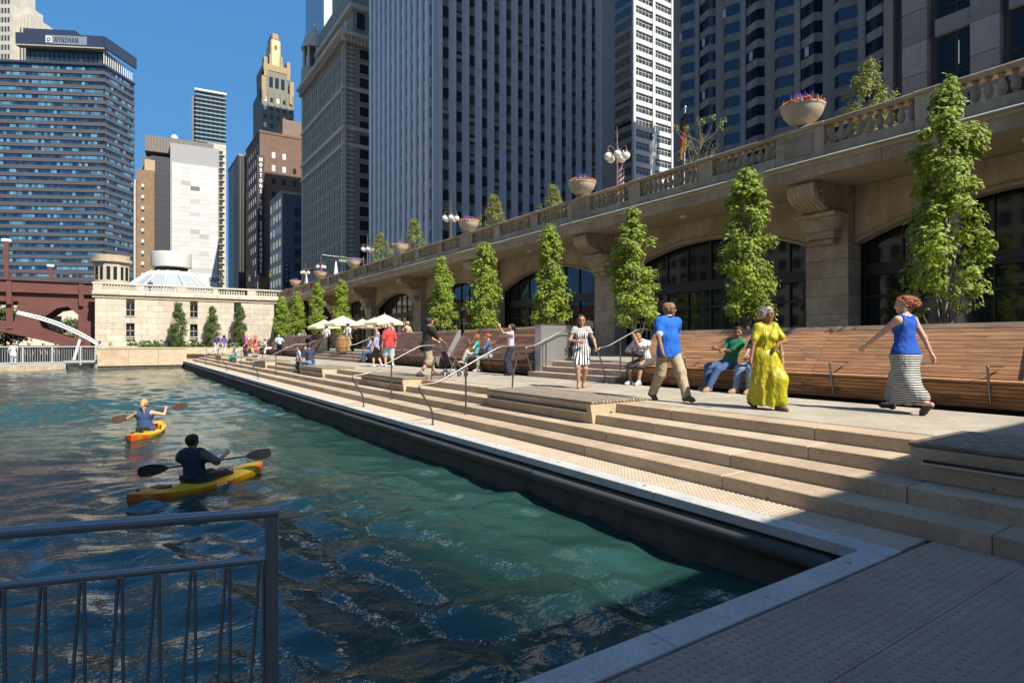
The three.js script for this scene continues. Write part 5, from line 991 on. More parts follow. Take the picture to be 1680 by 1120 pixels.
function clothUV(g0, cx, cz) { // around the body in metres
  const g = g0.toNonIndexed(), p = g.attributes.position, uv = new Float32Array(p.count * 2);
  for (let i = 0; i < p.count; i += 3) { const a = [0, 1, 2].map((k) => Math.atan2(p.getX(i + k) - cx, p.getZ(i + k) - cz)); if (Math.max(...a) - Math.min(...a) > Math.PI) a.forEach((t, k) => { if (t < 0) a[k] = t + 2 * Math.PI; }); a.forEach((t, k) => { uv[(i + k) * 2] = t * .2; uv[(i + k) * 2 + 1] = p.getY(i + k); }); }
  g.setAttribute('uv', new THREE.BufferAttribute(uv, 2)); return g;
}
function ik(root, target, l1, l2, pole) {
  const d = target.clone().sub(root), L = Math.min(d.length(), (l1 + l2) * .999), t = root.clone().addScaledVector(d.clone().normalize(), L); d.normalize();
  const x = (l1 * l1 - l2 * l2 + L * L) / (2 * L), h = Math.sqrt(Math.max(0, l1 * l1 - x * x)), s = pole.clone().addScaledVector(d, -pole.dot(d)).normalize();
  return [root.clone().addScaledVector(d, x).addScaledVector(s, h), t];
}
const skinMat = phy(lin(1, 1, 1), .55, { vertexColors: true, specularIntensity: .4 });
const SK = { pale: [.56, .33, .24], tan: [.42, .235, .155], brown: [.26, .13, .08], olive: [.36, .20, .125], dark: [.13, .07, .05] };
const HAIR = { black: [.012, .011, .011], dark: [.035, .022, .015], brown: [.09, .05, .03], grey: [.30, .29, .28], red: [.26, .075, .025], blond: [.42, .28, .12] };
const hairMats = {}; for (const k in HAIR) hairMats[k] = std(lin(...HAIR[k]), .55, { bumpMap: rep(wood, 30, 4), bumpScale: .004 });
const cloths = new Map();
const cloth = (r, g, b) => { const k = `${r},${g},${b}`; if (!cloths.has(k)) cloths.set(k, phy(lin(r, g, b), .85, { map: rep(weave, 4), bumpMap: rep(crease, 2.2, 1.6), bumpScale: .007, sheen: .2, sheenRoughness: .6 })); return cloths.get(k); };
function stripeTex(w, h, f) { const c = document.createElement('canvas'); c.width = w; c.height = h; f(c.getContext('2d')); const t = new THREE.CanvasTexture(c); t.colorSpace = THREE.SRGBColorSpace; t.wrapS = t.wrapT = THREE.RepeatWrapping; return t; }
const DET = { near: [.0135, .0055, .005], mid: [.02, .009, .008], far: [.03, .017, .016] };
// canonical figure 1.72 m tall facing +z, +x is the figure's left
function person(o) {
  const [cB, cH, cF] = DET[o.det || 'far'], fem = o.fem ? 1 : 0, fat = o.fat || 1, skin = SK[o.skin || 'tan'], S = (o.H || 1.72) / 1.72;
  const g = thing('person', o.label, 'person', P(o.R, o.y ?? .62, o.a), o.turn || 0, o.group); g.scale.setScalar(S);
  const p0 = V(...(o.pelvis || [0, .9, 0])), lean = o.lean || 0, roll = o.roll || 0, tw = o.twist || 0;
  const up = V(Math.sin(roll), Math.cos(lean) * Math.cos(roll), Math.sin(lean)).normalize(), at = (h, x = 0, z = 0) => p0.clone().addScaledVector(up, h).add(V(x * Math.cos(tw) + z * Math.sin(tw), 0, -x * Math.sin(tw) + z * Math.cos(tw)).applyQuaternion(new THREE.Quaternion().setFromUnitVectors(V(0, 1, 0), up)));
  const sw = fem ? .158 : .19, hw = .092, sh = [at(.478, sw), at(.478, -sw)], hip = [p0.clone().add(V(hw * Math.cos(tw * .5), -.01, -hw * Math.sin(tw * .5))), p0.clone().add(V(-hw * Math.cos(tw * .5), -.01, hw * Math.sin(tw * .5)))];
  const feet = (o.feet || [[.1, .085, .02, 0], [-.1, .085, -.02, 0]]), hands = o.hands || [[.27, .86, .06], [-.27, .86, .06]];
  const legs = feet.map((f, i) => ik(hip[i], V(f[0], f[1], f[2]), .42, .415, V(...(o.knee?.[i] || [(i ? -1 : 1) * .12, .1, 1]))));
  const arms = hands.map((h, i) => ik(sh[i], V(...h), .285, .255, V(...(o.elbow?.[i] || [(i ? -1 : 1) * .5, -.3, -1]))));
  const neck = at(.555), hd = o.head || [0, 0, 0], hc = at(.688, 0, .022 + (hd[3] || 0)); const HQ = new THREE.Quaternion().setFromEuler(new THREE.Euler(hd[1] || 0, hd[0] || 0, hd[2] || 0, 'YXZ')), HI = HQ.clone().invert();
  const bust = fem ? .028 : 0, belly = o.belly || 0;
  const torso = (e) => [cap(at(.0, .055), at(.0, -.055), .098 * fat + e, .098 * fat + e, .06, 1.12), cap(at(.02), at(.17, 0, .01 + belly * .5), .118 * fat + e + belly * .5, .105 * fat + e + belly, .07, 1.18), cap(at(.17), at(.36, 0, .005), .108 * fat + e + belly * .6, .132 * (fem ? .92 : 1.05) * Math.sqrt(fat) + e, .07, 1.28), cap(at(.44, sw * .74), at(.44, -sw * .74), .062 + e, .062 + e, .07), cap(at(.545, .02, -.012), at(.478, sw * .85, -.005), .04 + e, .046 + e, .05), cap(at(.545, -.02, -.012), at(.478, -sw * .85, -.005), .04 + e, .046 + e, .05), ...(fem ? [cap(at(.335, .07, .075), at(.335, .07, .08), .05 + e, .05 + e, .05), cap(at(.335, -.07, .075), at(.335, -.07, .08), .05 + e, .05 + e, .05)] : [])];
  const al = fem ? .88 : 1;
  const armP = (e, i, t = 1) => { const el = arms[i][0], u = sh[i].clone().lerp(el, Math.min(1, t)); const L = [cap(sh[i], u, .052 * al * fat ** .5 + e, (.052 - .011 * Math.min(1, t)) * al * fat ** .5 + e, .05)]; if (t > 1) { const w = el.clone().lerp(arms[i][1], t - 1); L.push(cap(el, w, .041 * al + e, (.041 - .013 * (t - 1)) * al + e, .025)); } return L; };
  const legP = (e, i, t = 1, flare = 0) => { const kn = legs[i][0], u = hip[i].clone().lerp(kn, Math.min(1, t)); const L = [cap(hip[i], u, .088 * fat + e, (.088 - .03 * Math.min(1, t)) * fat + e + flare * Math.min(1, t), .05)]; if (t > 1) { const w = kn.clone().lerp(legs[i][1], t - 1); L.push(cap(kn, w, .058 * fat ** .5 + e + flare, (.058 - .02 * (t - 1)) * fat ** .5 + e + flare * 1.2, .035)); if (!flare) L.push(cap(kn.clone().lerp(legs[i][1], .22).add(V(0, 0, -.012)), kn.clone().lerp(legs[i][1], .5).add(V(0, 0, -.01)), .052 * fat ** .5 + e, .044 + e, .04)); } return L; };
  const footDir = (i) => { const f = feet[i], yaw = f[3] || 0, pit = f[4] || 0; return V(Math.sin(yaw) * Math.cos(pit), -Math.sin(pit), Math.cos(yaw) * Math.cos(pit)); };
  const footP = (e, i) => { const an = legs[i][1], d = footDir(i), dn = V(0, -1, 0).addScaledVector(d, d.y).normalize(), s = fem ? .92 : 1; const ball = an.clone().addScaledVector(d, .115 * s).addScaledVector(dn, .055), toe = an.clone().addScaledVector(d, .165 * s).addScaledVector(dn, .062), heel = an.clone().addScaledVector(d, -.05).addScaledVector(dn, .048); return [cap(an, ball, .036 + e, .03 + e, .03), cap(ball, toe, .032 + e, .022 + e, .03), cap(an, heel, .034 + e, .03 + e, .03), cap(heel, ball, .03 + e, .03 + e, .03)]; };
  const neckP = cap(neck.clone().addScaledVector(up, -.05), hc.clone().add(V(0, -.05, -.012).applyQuaternion(HQ)), fem ? .048 : .056, fem ? .045 : .053, .04);
  // body
  const bodyPr = [...torso(-.004), ...armP(0, 0, 2), ...armP(0, 1, 2), ...legP(-.002, 0, 2), ...legP(-.002, 1, 2), ...footP(-.004, 0), ...footP(-.004, 1), neckP];
  const geos = [colorize(nets(join(bodyPr), boxOf(bodyPr, .03), cB), () => skin)];
  // head, in head axes then turned
  const hs = 1.0, H = (x, y, z) => V(x, y, z), far = (o.det || 'far') === 'far';
  const hp = [cap(H(0, .03, -.028), H(0, .034, .026), .088, .082, .03, 1, 1.13), cap(H(0, -.005, .028), H(0, -.072, .048), .066, .044, .04, 1, 1.02), cap(H(-.014, -.092, .058), H(.014, -.092, .058), .02, .02, .03), cap(H(0, .012, .092), H(0, -.026, .113), .008, .0135, .02), cap(H(-.012, -.032, .098), H(.012, -.032, .098), .01, .01, .012), cap(H(-.034, .026, .079), H(.034, .026, .079), .014, .014, .022), cap(H(-.043, -.025, .055), H(-.04, -.028, .06), .03, .03, .03), cap(H(.043, -.025, .055), H(.04, -.028, .06), .03, .03, .03), cap(H(-.018, -.06, .091), H(.018, -.06, .091), .008, .008, .012), cap(H(-.015, -.069, .089), H(.015, -.069, .089), .008, .008, .012), cap(H(-.079, .018, -.004), H(-.076, -.03, .004), .016, .01, .012, 1, 1.5), cap(H(.079, .018, -.004), H(.076, -.03, .004), .016, .01, .012, 1, 1.5), cap(H(0, -.05, -.02), H(0, -.11, -.03), .05, .048, .04)];
  const hj = join(hp), hsdf = (x, y, z) => { let d = hj(x, y, z); for (const s of [-1, 1]) { const e = Math.hypot(x - s * .032, y - .004, z - .098) - .016; d = -smin(-d, e, .014); } return d; };
  const hg = nets(hsdf, [-.115, -.165, -.14, .115, .14, .145], cH), lip = skin.map((v, i) => v * [.85, .55, .55][i]), brow = HAIR[o.hair || 'dark'].map((v, i) => v * .8 + skin[i] * .2);
  colorize(hg, (x, y, z) => { if (z > .08 && Math.abs(x) < .026 && y < -.053 && y > -.077) return lip; if (z > .06 && Math.abs(Math.abs(x) - .032) < .02 && Math.abs(y - .034) < .006) return brow; return skin; });
  const parts_ = [hg]; if (!far) for (const s of [-1, 1]) { parts_.push(colorize(new THREE.SphereGeometry(.0125, 12, 8).translate(s * .032, .004, .081), () => [.6, .58, .55]), colorize(new THREE.SphereGeometry(.0065, 8, 6).translate(s * .032, .004, .0885), () => [.03, .02, .015])); }
  const turnIn = (q) => q.applyQuaternion(HQ).translate(hc.x, hc.y, hc.z);
  for (const q of parts_) geos.push(turnIn(q));
  // hands
  hands.forEach((h, i) => {
    const w = arms[i][1], d = w.clone().sub(arms[i][0]).normalize(), hv = o.hand?.[i] || {}; const side = i ? -1 : 1;
    let pn = V(...(hv.palm || [-side, 0, .25])); pn.addScaledVector(d, -pn.dot(d)).normalize(); const ac = d.clone().cross(pn).normalize().multiplyScalar(hv.flip ? -1 : 1); // ac runs across the palm
    const dd = hv.dir ? V(...hv.dir).normalize() : d, q = (f, a, n) => w.clone().addScaledVector(dd, f).addScaledVector(ac, a).addScaledVector(pn, n); const c = hv.curl ?? .45, pr = [];
    const s = fem ? .9 : 1; pr.push(cap(w, q(.03, 0, 0), .027 * s, .026 * s, .02), cap(q(.03, .014, 0), q(.085, .024, 0), .02 * s, .017 * s, .02), cap(q(.03, -.014, 0), q(.082, -.026, 0), .02 * s, .017 * s, .02), cap(q(.04, 0, 0), q(.085, 0, 0), .02 * s, .018 * s, .02));
    [[-.032, .066, 0], [-.011, .076, 0], [.011, .072, 0], [.032, .056, 0]].forEach(([a, L], k) => { const b0 = q(.088 - Math.abs(a) * .25, a, 0), c1 = c * .7, c2 = c * 1.6, c3 = c * 2.2, b1 = b0.clone().addScaledVector(dd, L * .45 * Math.cos(c1)).addScaledVector(pn, L * .45 * Math.sin(c1)).addScaledVector(ac, a * .08), b2 = b1.clone().addScaledVector(dd, L * .32 * Math.cos(c2)).addScaledVector(pn, L * .32 * Math.sin(c2)), b3 = b2.clone().addScaledVector(dd, L * .26 * Math.cos(c3)).addScaledVector(pn, L * .26 * Math.sin(c3)); pr.push(cap(b0, b1, .0095, .0088, .006), cap(b1, b2, .0088, .008, .004), cap(b2, b3, .008, .0068, .004)); });
    const t0 = q(.025, -.024, .006), t1 = q(.055, -.046, .016), t2 = q(.082, -.05, .026); pr.push(cap(t0, t1, .014, .0115, .012), cap(t1, t2, .0112, .0088, .005));
    geos.push(colorize(nets(join(pr), boxOf(pr, .015), cF), () => skin.map((v) => v * 1.02)));
  });
  const bd = part('body', merge(geos), skinMat, g); bd.name = 'body';
  // garments
  const C = { at, torso, armP, legP, footP, arms, legs, sh, hip, hc, HQ, up, p0, neck, cap, feet, footDir };
  for (const w of o.wear || []) {
    let pr = [], cut = null, fold = w.fold ?? .004; const e = w.ease ?? .016;
    const lv = (x, y, z) => (x - p0.x) * up.x + (y - p0.y) * up.y + (z - p0.z) * up.z;
    if (w.t === 'top') { pr = [...torso(e), ...(w.sleeve ? [...armP(e + .004, 0, w.sleeve), ...armP(e + .004, 1, w.sleeve)] : [])]; if (w.sleeve === undefined) pr = torso(e); if (w.hemE) pr.push(cap(at((w.hem ?? -.09) - .02, .075), at((w.hem ?? -.09) - .02, -.075), .108 * fat + e, .108 * fat + e, .08, 1.1), cap(at(-.02, .05), at(-.02, -.05), .112 * fat + e, .112 * fat + e, .08, 1.1)); const hem = w.hem ?? -.09, nk = neck.clone().addScaledVector(up, w.neckUp ?? .05).add(V(0, 0, w.neckZ ?? .03)), nr = w.neckR ?? .085;
      cut = (x, y, z, d) => { d = Math.max(d, hem - lv(x, y, z)); d = Math.max(d, nr - Math.hypot(x - nk.x, y - nk.y, z - nk.z)); if (w.tank) for (const i of [0, 1]) { const s = sh[i]; d = Math.max(d, .088 - Math.hypot((x - s.x) * 1.35 + (i ? .018 : -.018), y - s.y, (z - s.z) * .8)); } return d; }; }
    else if (w.t === 'pants') { pr = [cap(at(.0, .055), at(.0, -.055), .1 * fat + e, .1 * fat + e, .06, 1.12), cap(at(.0), at(.09), .112 * fat + e, .108 * fat + e, .06, 1.18), ...legP(e, 0, w.len ?? 1.95, w.flare ?? .008), ...legP(e, 1, w.len ?? 1.95, w.flare ?? .008)]; const hem = w.cutY; cut = (x, y, z, d) => { d = Math.max(d, lv(x, y, z) - .11); if (hem !== undefined) d = Math.max(d, hem - y); return d; }; }
    else if (w.t === 'skirt') { const hy = w.hem, hcx = w.hx ?? p0.x, hcz = w.hz ?? p0.z, r = w.r ?? .26; pr = [cap(at(.0, .055), at(.0, -.055), .1 * fat + e, .1 * fat + e, .06, 1.12), cap(at(.12), at(0), .108 * fat + e, .118 * fat + e, .05, 1.15), cap(at(-.05), V(hcx, hy, hcz), .14 * fat + e, r, .08, w.qz ?? 1), ...(w.legs ? [...legP(e + .015, 0, w.legs, .03), ...legP(e + .015, 1, w.legs, .03)] : [])]; pr.forEach((q) => { q.k = Math.max(q.k, w.k ?? .08); }); const nP = w.pleats || 9, y1 = p0.y; cut = (x, y, z, d) => { const t = clamp((y1 - y) / (y1 - hy)); d += (w.pleat ?? .012) * t * Math.sin(nP * Math.atan2(x - hcx * t - p0.x * (1 - t), z - hcz * t - p0.z * (1 - t)) + 1.3 * Math.sin(y * 5)); d = Math.max(d, hy + .012 * Math.sin(7 * Math.atan2(x, z)) - y); return Math.max(d, lv(x, y, z) - (w.top ?? .12)); }; }
    else if (w.t === 'shoes') { pr = [...footP(w.e ?? .009, 0), ...footP(w.e ?? .009, 1)]; fold = 0; if (w.low) { const A = [0, 1].map((i) => legs[i][1]); cut = (x, y, z, d) => { for (const i of [0, 1]) { const a = A[i], q = Math.hypot(x - a.x, z - a.z); if (q < .25) d = Math.max(d, y - (a.y - w.low)); } return d; }; } }
    else if (w.t === 'custom') { pr = w.prims(C); cut = w.cut ? w.cut(C) : null; }
    const j = join(pr), sd = o.R * 3.1 + (w.t.length || 1); const sdf = (x, y, z) => { let d = j(x, y, z); if (fold && d < .05) d += fold * (n3(x * 11 + sd, y * 6.5, z * 11) + .55 * n3(x * 23, y * 13 + sd, z * 23)); if (cut) d = cut(x, y, z, d); return d; };
    const bb = boxOf(pr, w.t === 'skirt' ? .1 : .045), lowCut = w.t === 'skirt' ? w.hem - .03 : -9; bb[1] = Math.max(bb[1], lowCut);
    part(w.name || ({ top: 'shirt', pants: 'trousers', skirt: 'skirt', shoes: 'shoes' }[w.t] || 'garment'), clothUV(nets(sdf, bb, w.c || (w.t === 'shoes' ? cB * .8 : cB), w.t === 'skirt' ? 2.1 : 1.2), p0.x, p0.z), w.mat, g);
  }
  // hair
  if (o.hairStyle && o.hairStyle !== 'bald') {
    const q = HI, e = o.hairE ?? .012, hr = [cap(H(0, .036, -.032), H(0, .04, .02), .09 + e, .083 + e, .03, 1, 1.1)]; const st = o.hairStyle;
    if (st === 'long') hr.push(cap(H(-.075, .0, -.01), H(-.07, -.15, .0), .035, .03, .05), cap(H(.075, .0, -.01), H(.07, -.15, .0), .035, .03, .05), cap(H(0, 0, -.07), H(0, -.16, -.07), .06, .05, .05));
    if (st === 'bob') hr.push(cap(H(-.07, .0, -.02), H(-.07, -.08, -.02), .035, .03, .05), cap(H(.07, .0, -.02), H(.07, -.08, -.02), .035, .03, .05), cap(H(0, 0, -.07), H(0, -.09, -.07), .06, .05, .05));
    if (st === 'bun') hr.push(cap(H(0, .03, -.11), H(0, .025, -.125), .045, .045, .03));
    if (st === 'pony') hr.push(cap(H(0, .05, -.1), H(.01, -.02, -.15), .03, .035, .03), cap(H(.01, -.02, -.15), H(-.03, -.2, -.12), .036, .02, .03));
    if (st === 'wavy') hr.push(cap(H(0, .05, -.09), H(-.01, .035, -.17), .06, .04, .04), cap(H(-.03, .08, -.05), H(.0, .07, -.15), .05, .028, .04), cap(H(.03, .02, -.1), H(.02, .0, -.17), .04, .028, .04), cap(H(0, -.02, -.08), H(0, -.05, -.07), .045, .03, .04), cap(H(.0, .09, .02), H(.0, .08, -.1), .05, .05, .04));
    if (st === 'curly') hr.push(cap(H(0, .03, -.06), H(0, -.03, -.065), .075, .06, .04), cap(H(-.06, .03, -.02), H(-.06, -.02, -.03), .04, .035, .04), cap(H(.06, .03, -.02), H(.06, -.02, -.03), .04, .035, .04), cap(H(-.04, .09, .03), H(.04, .09, .03), .04, .04, .04));
    const amp = { wavy: .02, curly: .009, bun: .004, long: .005, pony: .004, short: .004, bob: .006 }[st] || .004, fr = st === 'curly' ? 75 : st === 'wavy' ? 55 : 70, hl = o.hairline ?? .062;
    const hh = join(hr), face = (x, y, z) => Math.max(.03 - z * .9 + Math.max(0, y - hl) * 2.6 - Math.max(0, .02 - y) * .12, Math.abs(x) - .2); // below zero in the face area
    const low = { short: -.045, bun: -.055, wavy: -.09, curly: -.08, long: -.2, bob: -.12, pony: -.25 }[st] ?? -.05;
    const sdf = (x, y, z) => { let d = hh(x, y, z); if (d < .04) d += amp * (n3(x * fr, y * fr * .8, z * fr * .3) + .5 * n3(x * fr * 2.1, y * fr * 1.6, z * fr * .6)); const f = -face(x, y, z); d = Math.max(d, f); const side = st === 'long' || st === 'bob' ? -9 : (low - y) - Math.max(0, -z - .03) * .6; return Math.max(d, side, low - y); };
    const hg2 = nets(sdf, boxOf(hr, .03), Math.max(cH, .0065)); hg2.setAttribute('uv', new THREE.Float32BufferAttribute(Array.from({ length: hg2.attributes.position.count * 2 }, (_, i) => (i % 2 ? hg2.attributes.position.getY(i >> 1) : hg2.attributes.position.getX(i >> 1) * .6 + hg2.attributes.position.getZ(i >> 1) * .6)), 2));
    part('hair', turnIn(hg2), hairMats[o.hair || 'dark'], g);
  }
  if (o.shades) { // sunglasses
    const gl = []; for (const s of [-1, 1]) gl.push(new THREE.SphereGeometry(.024, 12, 8).scale(1.05, .8, .3).translate(s * .033, .006, .103), bx(.006, .006, .1, s * .076, .014, .05)); gl.push(bx(.02, .006, .008, 0, .012, .106)); part('sunglasses', turnIn(merge(gl)), phy(lin(.01, .01, .012), .1), g);
  }
  for (const x of o.extra || []) x(g, C);
  return g;
}
{
  const HP = Math.PI / 2, jeans = cloth(.055, .105, .24), jeansL = cloth(.17, .26, .42), khaki = cloth(.43, .34, .22), white_ = cloth(.72, .70, .70), navy = cloth(.025, .03, .06), black_ = cloth(.012, .012, .014);
  const sole = std(lin(.05, .035, .028), .7), sand = std(lin(.10, .06, .04), .7), tanShoe = std(lin(.30, .20, .12), .8), trainers = std(lin(.38, .38, .38), .7);
  const torus = (name, mat, r, t, f) => (g, C) => { const m = part(name, new THREE.TorusGeometry(r, t, 8, 24), mat, g); f(m, C); };
  // --- bald man in blue polo shirt
  const blue = cloth(.006, .135, .60);
  person({ label: 'bald person in a bright blue polo shirt and khaki trousers walking', det: 'near', R: 8.02, a: 7.05, turn: -.18, H: 1.76, skin: 'brown', fat: 1.1, belly: .03, pelvis: [0, .885, 0], lean: -.02, feet: [[.09, .088, .36, .05, -.05], [-.09, .125, -.33, -.1, .42]], hands: [[.28, .87, -.1], [-.27, .865, .17]], hand: [{ curl: .35 }, { curl: .35 }], head: [.75, 0, 0], shades: true, hair: 'black',
    wear: [{ t: 'top', mat: blue, sleeve: .74, hem: -.13, hemE: true, ease: .022, fold: .007, neckR: .078 }, { t: 'pants', mat: khaki, ease: .014, flare: .018, len: 1.94, fold: .008 }, { t: 'shoes', mat: sand, low: -.0, e: .008 },
      { t: 'custom', name: 'sleeve_trim', mat: cloth(.6, .62, .66), fold: 0, prims: (C) => [0, 1].map((i) => { const u = (t) => C.sh[i].clone().lerp(C.arms[i][0], t); return cap(u(.735), u(.75), .0725, .0722, .01); }) }],
    extra: [torus('collar', cloth(.45, .5, .6), .07, .0135, (m, C) => { m.position.copy(C.neck).add(V(0, .005, .005)); m.rotation.x = HP - .32; m.scale.set(1, 1.05, 1.4); })] });
  // --- woman in the sari
  const sari = phy(lin(.46, .42, .008), .5, { map: rep(weave, 3), bumpMap: rep(crease, 3, 1.1), bumpScale: .011, sheen: .4, sheenRoughness: .4 }), lining = phy(lin(.40, .29, .12), .55, { map: rep(weave, 3) });
  person({ label: 'grey haired person in a yellow green sari walking past the bench', det: 'near', R: 8.32, a: 5.38, turn: -.38, H: 1.6, fem: 1, fat: 1.2, skin: 'brown', pelvis: [0, .88, 0], feet: [[.08, .088, .24, .15, 0], [-.09, .12, -.26, -.1, .35]], hands: [[.07, 1.10, .23], [-.33, .85, .08]], elbow: [[1, -.3, -.35], [-.5, -.3, -1]], hand: [{ palm: [0, 0, -1], dir: [-.55, -.75, .2], curl: .2, flip: true }, { curl: .4 }], head: [.6, -.02, 0], hairStyle: 'curly', hair: 'grey', hairE: .002, shades: true,
    wear: [{ t: 'top', mat: sari, sleeve: .72, hem: -.02, ease: .014, fold: .005, neckR: .1, neckZ: .05 }, { t: 'skirt', mat: sari, hem: .07, r: .185, hz: 0, qz: .85, legs: 1.8, ease: .014, fold: .009, pleat: .016, pleats: 10, k: .09, top: .16 },
      { t: 'custom', name: 'sari_drape', mat: sari, fold: .012, prims: (C) => [cap(C.at(.06, -.1, .1), C.at(.3, .03, .13), .07, .07, .05, 1.4), cap(C.at(.3, .03, .13), C.at(.5, .13, .03), .075, .06, .05), cap(C.at(.5, .13, .02), C.at(.36, .2, -.06), .06, .06, .05), cap(C.at(.38, .2, -.04), C.at(-.12, .27, -.05), .06, .085, .05, 1, 1.5), cap(C.at(-.1, .27, -.05), C.at(-.34, .26, -.04), .08, .06, .05, 1, 1.7)] },
      { t: 'custom', name: 'sari_lining', mat: lining, fold: .008, prims: (C) => [cap(C.at(.2, .12, .2), C.at(.02, .14, .2), .026, .028, .03), cap(C.at(.02, .14, .2), C.at(-.25, .17, .17), .028, .03, .03), cap(C.at(.05, .285, .01), C.at(-.36, .285, .0), .045, .055, .03, 1, 1.6)] },
      { t: 'shoes', mat: sand, low: .015, e: .007 }] });
  // --- woman in the blue tank top
  const tankB = cloth(.006, .085, .47), st1 = stripeTex(8, 64, (x) => { x.fillStyle = '#e9e8e2'; x.fillRect(0, 0, 8, 64); x.fillStyle = '#1c1e22'; x.fillRect(0, 0, 8, 34); }); st1.repeat.set(1, 30);
  const skirtM = phy(lin(.7, .7, .7), .85, { map: st1, bumpMap: rep(crease, 1.5, .7), bumpScale: .01 });
  person({ label: 'red haired person in a blue tank top and long striped skirt walking away', det: 'near', R: 9.62, a: 3.98, turn: 2.85, H: 1.72, fem: 1, fat: 1.14, skin: 'pale', pelvis: [0, .885, 0], feet: [[.08, .165, -.38, .1, .75], [-.09, .088, .34, .05, -.1]], hands: [[.34, .99, .36], [-.33, .86, -.14]], hand: [{ curl: .3 }, { curl: .5 }], head: [.8, .0, 0], hairStyle: 'wavy', hair: 'red', hairE: .012,
    wear: [{ t: 'top', mat: cloth(.74, .74, .76), tank: true, hem: .2, ease: .008, neckR: .105, neckZ: .0, neckUp: .075, fold: 0, name: 'undershirt' }, { t: 'top', mat: tankB, tank: true, hem: -.10, hemE: true, ease: .014, neckR: .125, neckZ: -.01, neckUp: .09, fold: .007, name: 'tank_top' }, { t: 'skirt', mat: skirtM, hem: .13, r: .19, hz: -.02, legs: 1.72, ease: .008, fold: .008, pleat: .018, pleats: 7, k: .10, top: -.02 }, { t: 'shoes', mat: sole, low: .02, e: .008 }],
    extra: [(g, C) => { for (const s of [-1, 1]) { const m = part('earring', new THREE.TorusGeometry(.018, .005, 6, 16), M.white, g); m.position.copy(V(s * .086, -.065, .0).applyQuaternion(C.HQ).add(C.hc)); m.rotation.y = HP; } }] });
  // --- woman in the striped dress
  const st2 = stripeTex(64, 8, (x) => { x.fillStyle = '#ecebe6'; x.fillRect(0, 0, 64, 8); x.fillStyle = '#171b2a'; x.fillRect(0, 0, 30, 8); }); st2.repeat.set(14, 1);
  const st3 = stripeTex(8, 64, (x) => { x.fillStyle = '#ecebe6'; x.fillRect(0, 0, 8, 64); x.fillStyle = '#171b2a'; x.fillRect(0, 0, 8, 28); }); st3.repeat.set(1, 24);
  person({ label: 'person in sunglasses and a short black and white striped dress', det: 'near', R: 8.71, a: 10.2, turn: Math.atan2(-.6, .8), H: 1.66, fem: 1, skin: 'tan', pelvis: [0, .89, 0], feet: [[.06, .1, -.12, .1, .15], [-.07, .088, .14, -.05, 0]], hands: [[.33, .95, .14], [-.06, 1.08, .23]], elbow: [[.5, -.3, -1], [-1, -.25, -.4]], hand: [{ curl: .8 }, { palm: [0, 0, -1], dir: [.9, .1, .3], curl: .4 }], head: [.12, 0, 0], hairStyle: 'long', hair: 'brown', hairline: .075, shades: true,
    wear: [{ t: 'custom', name: 'striped_dress', mat: phy(lin(.82, .82, .82), .85, { map: st2 }), fold: .007, prims: (C) => [...C.torso(.017), cap(C.at(.08), C.at(-.4), .135, .17, .08, 1.1), ...C.legP(.03, 0, .8), ...C.legP(.03, 1, .8)], cut: (C) => (x, y, z, d) => Math.max(d, .545 - y, y - 1.30) }, { t: 'top', name: 'striped_yoke', mat: phy(lin(.82, .82, .82), .85, { map: st3 }), sleeve: .42, hem: .395, ease: .021, neckR: .098, neckZ: .04, fold: .006 }, { t: 'shoes', mat: tanShoe, low: .03, e: .005 }] });
  { const b = thing('handbag', 'black shoulder bag at the hip of the striped dress', 'bag', P(8.58, 1.32, 10.42), Math.atan2(-.6, .8)); part('bag_body', uvm(cbox(.1, .24, .34, .03).translate(0, .12, 0)), std(lin(.03, .03, .035), .6), b); part('strap', rod(bent([V(0, .23, -.1), V(.02, .62, -.03), V(.0, .23, .1)], .1), .008, 6), std(lin(.02, .02, .02), .6), b); }
  // --- seated man with plaid shirt
  const st4 = stripeTex(64, 64, (x) => { x.fillStyle = '#b9c6d2'; x.fillRect(0, 0, 64, 64); x.fillStyle = '#e8ebee'; x.fillRect(0, 0, 26, 64); x.fillStyle = '#5f7690'; x.fillRect(40, 0, 8, 64); x.fillStyle = 'rgba(240,240,240,.5)'; x.fillRect(0, 10, 64, 14); }); st4.repeat.set(18, 16);
  person({ label: 'person in a pale striped shirt and dark shorts seated at the bench end', det: 'mid', R: 10.83, a: 10.25, turn: -HP + .15, H: 1.72, skin: 'olive', fat: 1.08, pelvis: [0, .57, 0], lean: .42, feet: [[.15, .088, .50, .15, 0], [-.14, .088, .44, -.1, 0]], hands: [[.0, 1.17, .46], [-.05, .78, .44]], elbow: [[.5, -1, .2], [-.8, -.3, .2]], hand: [{ curl: 1 }, {}], head: [.3, .12, 0, .03], hairStyle: 'short', hair: 'dark', hairE: .004, wear: [{ t: 'top', mat: phy(lin(.85, .85, .85), .85, { map: st4 }), sleeve: .85, hem: -.1, ease: .022, fold: .009 }, { t: 'pants', name: 'shorts', mat: cloth(.06, .065, .06), len: 1.05, flare: .03, ease: .02 }, { t: 'shoes', mat: trainers, e: .012 }] });
  { const b = thing('duffel_bag', 'black and red duffel bag on the lap of the seated striped shirt', 'bag', P(10.55, 1.27, 10.2), .4); part('bag_body', uvm(new THREE.CapsuleGeometry(.1, .3, 6, 14).rotateZ(HP).scale(1, .85, 1.2).translate(0, .1, 0)), std(lin(.02, .02, .022), .8), b); part('red_panel', cbox(.16, .05, .2, .02).translate(.08, .17, 0), std(lin(.3, .02, .03), .8), b); part('white_stripe', cbox(.24, .02, .21, .008).translate(-.05, .185, .02), M.white, b); }
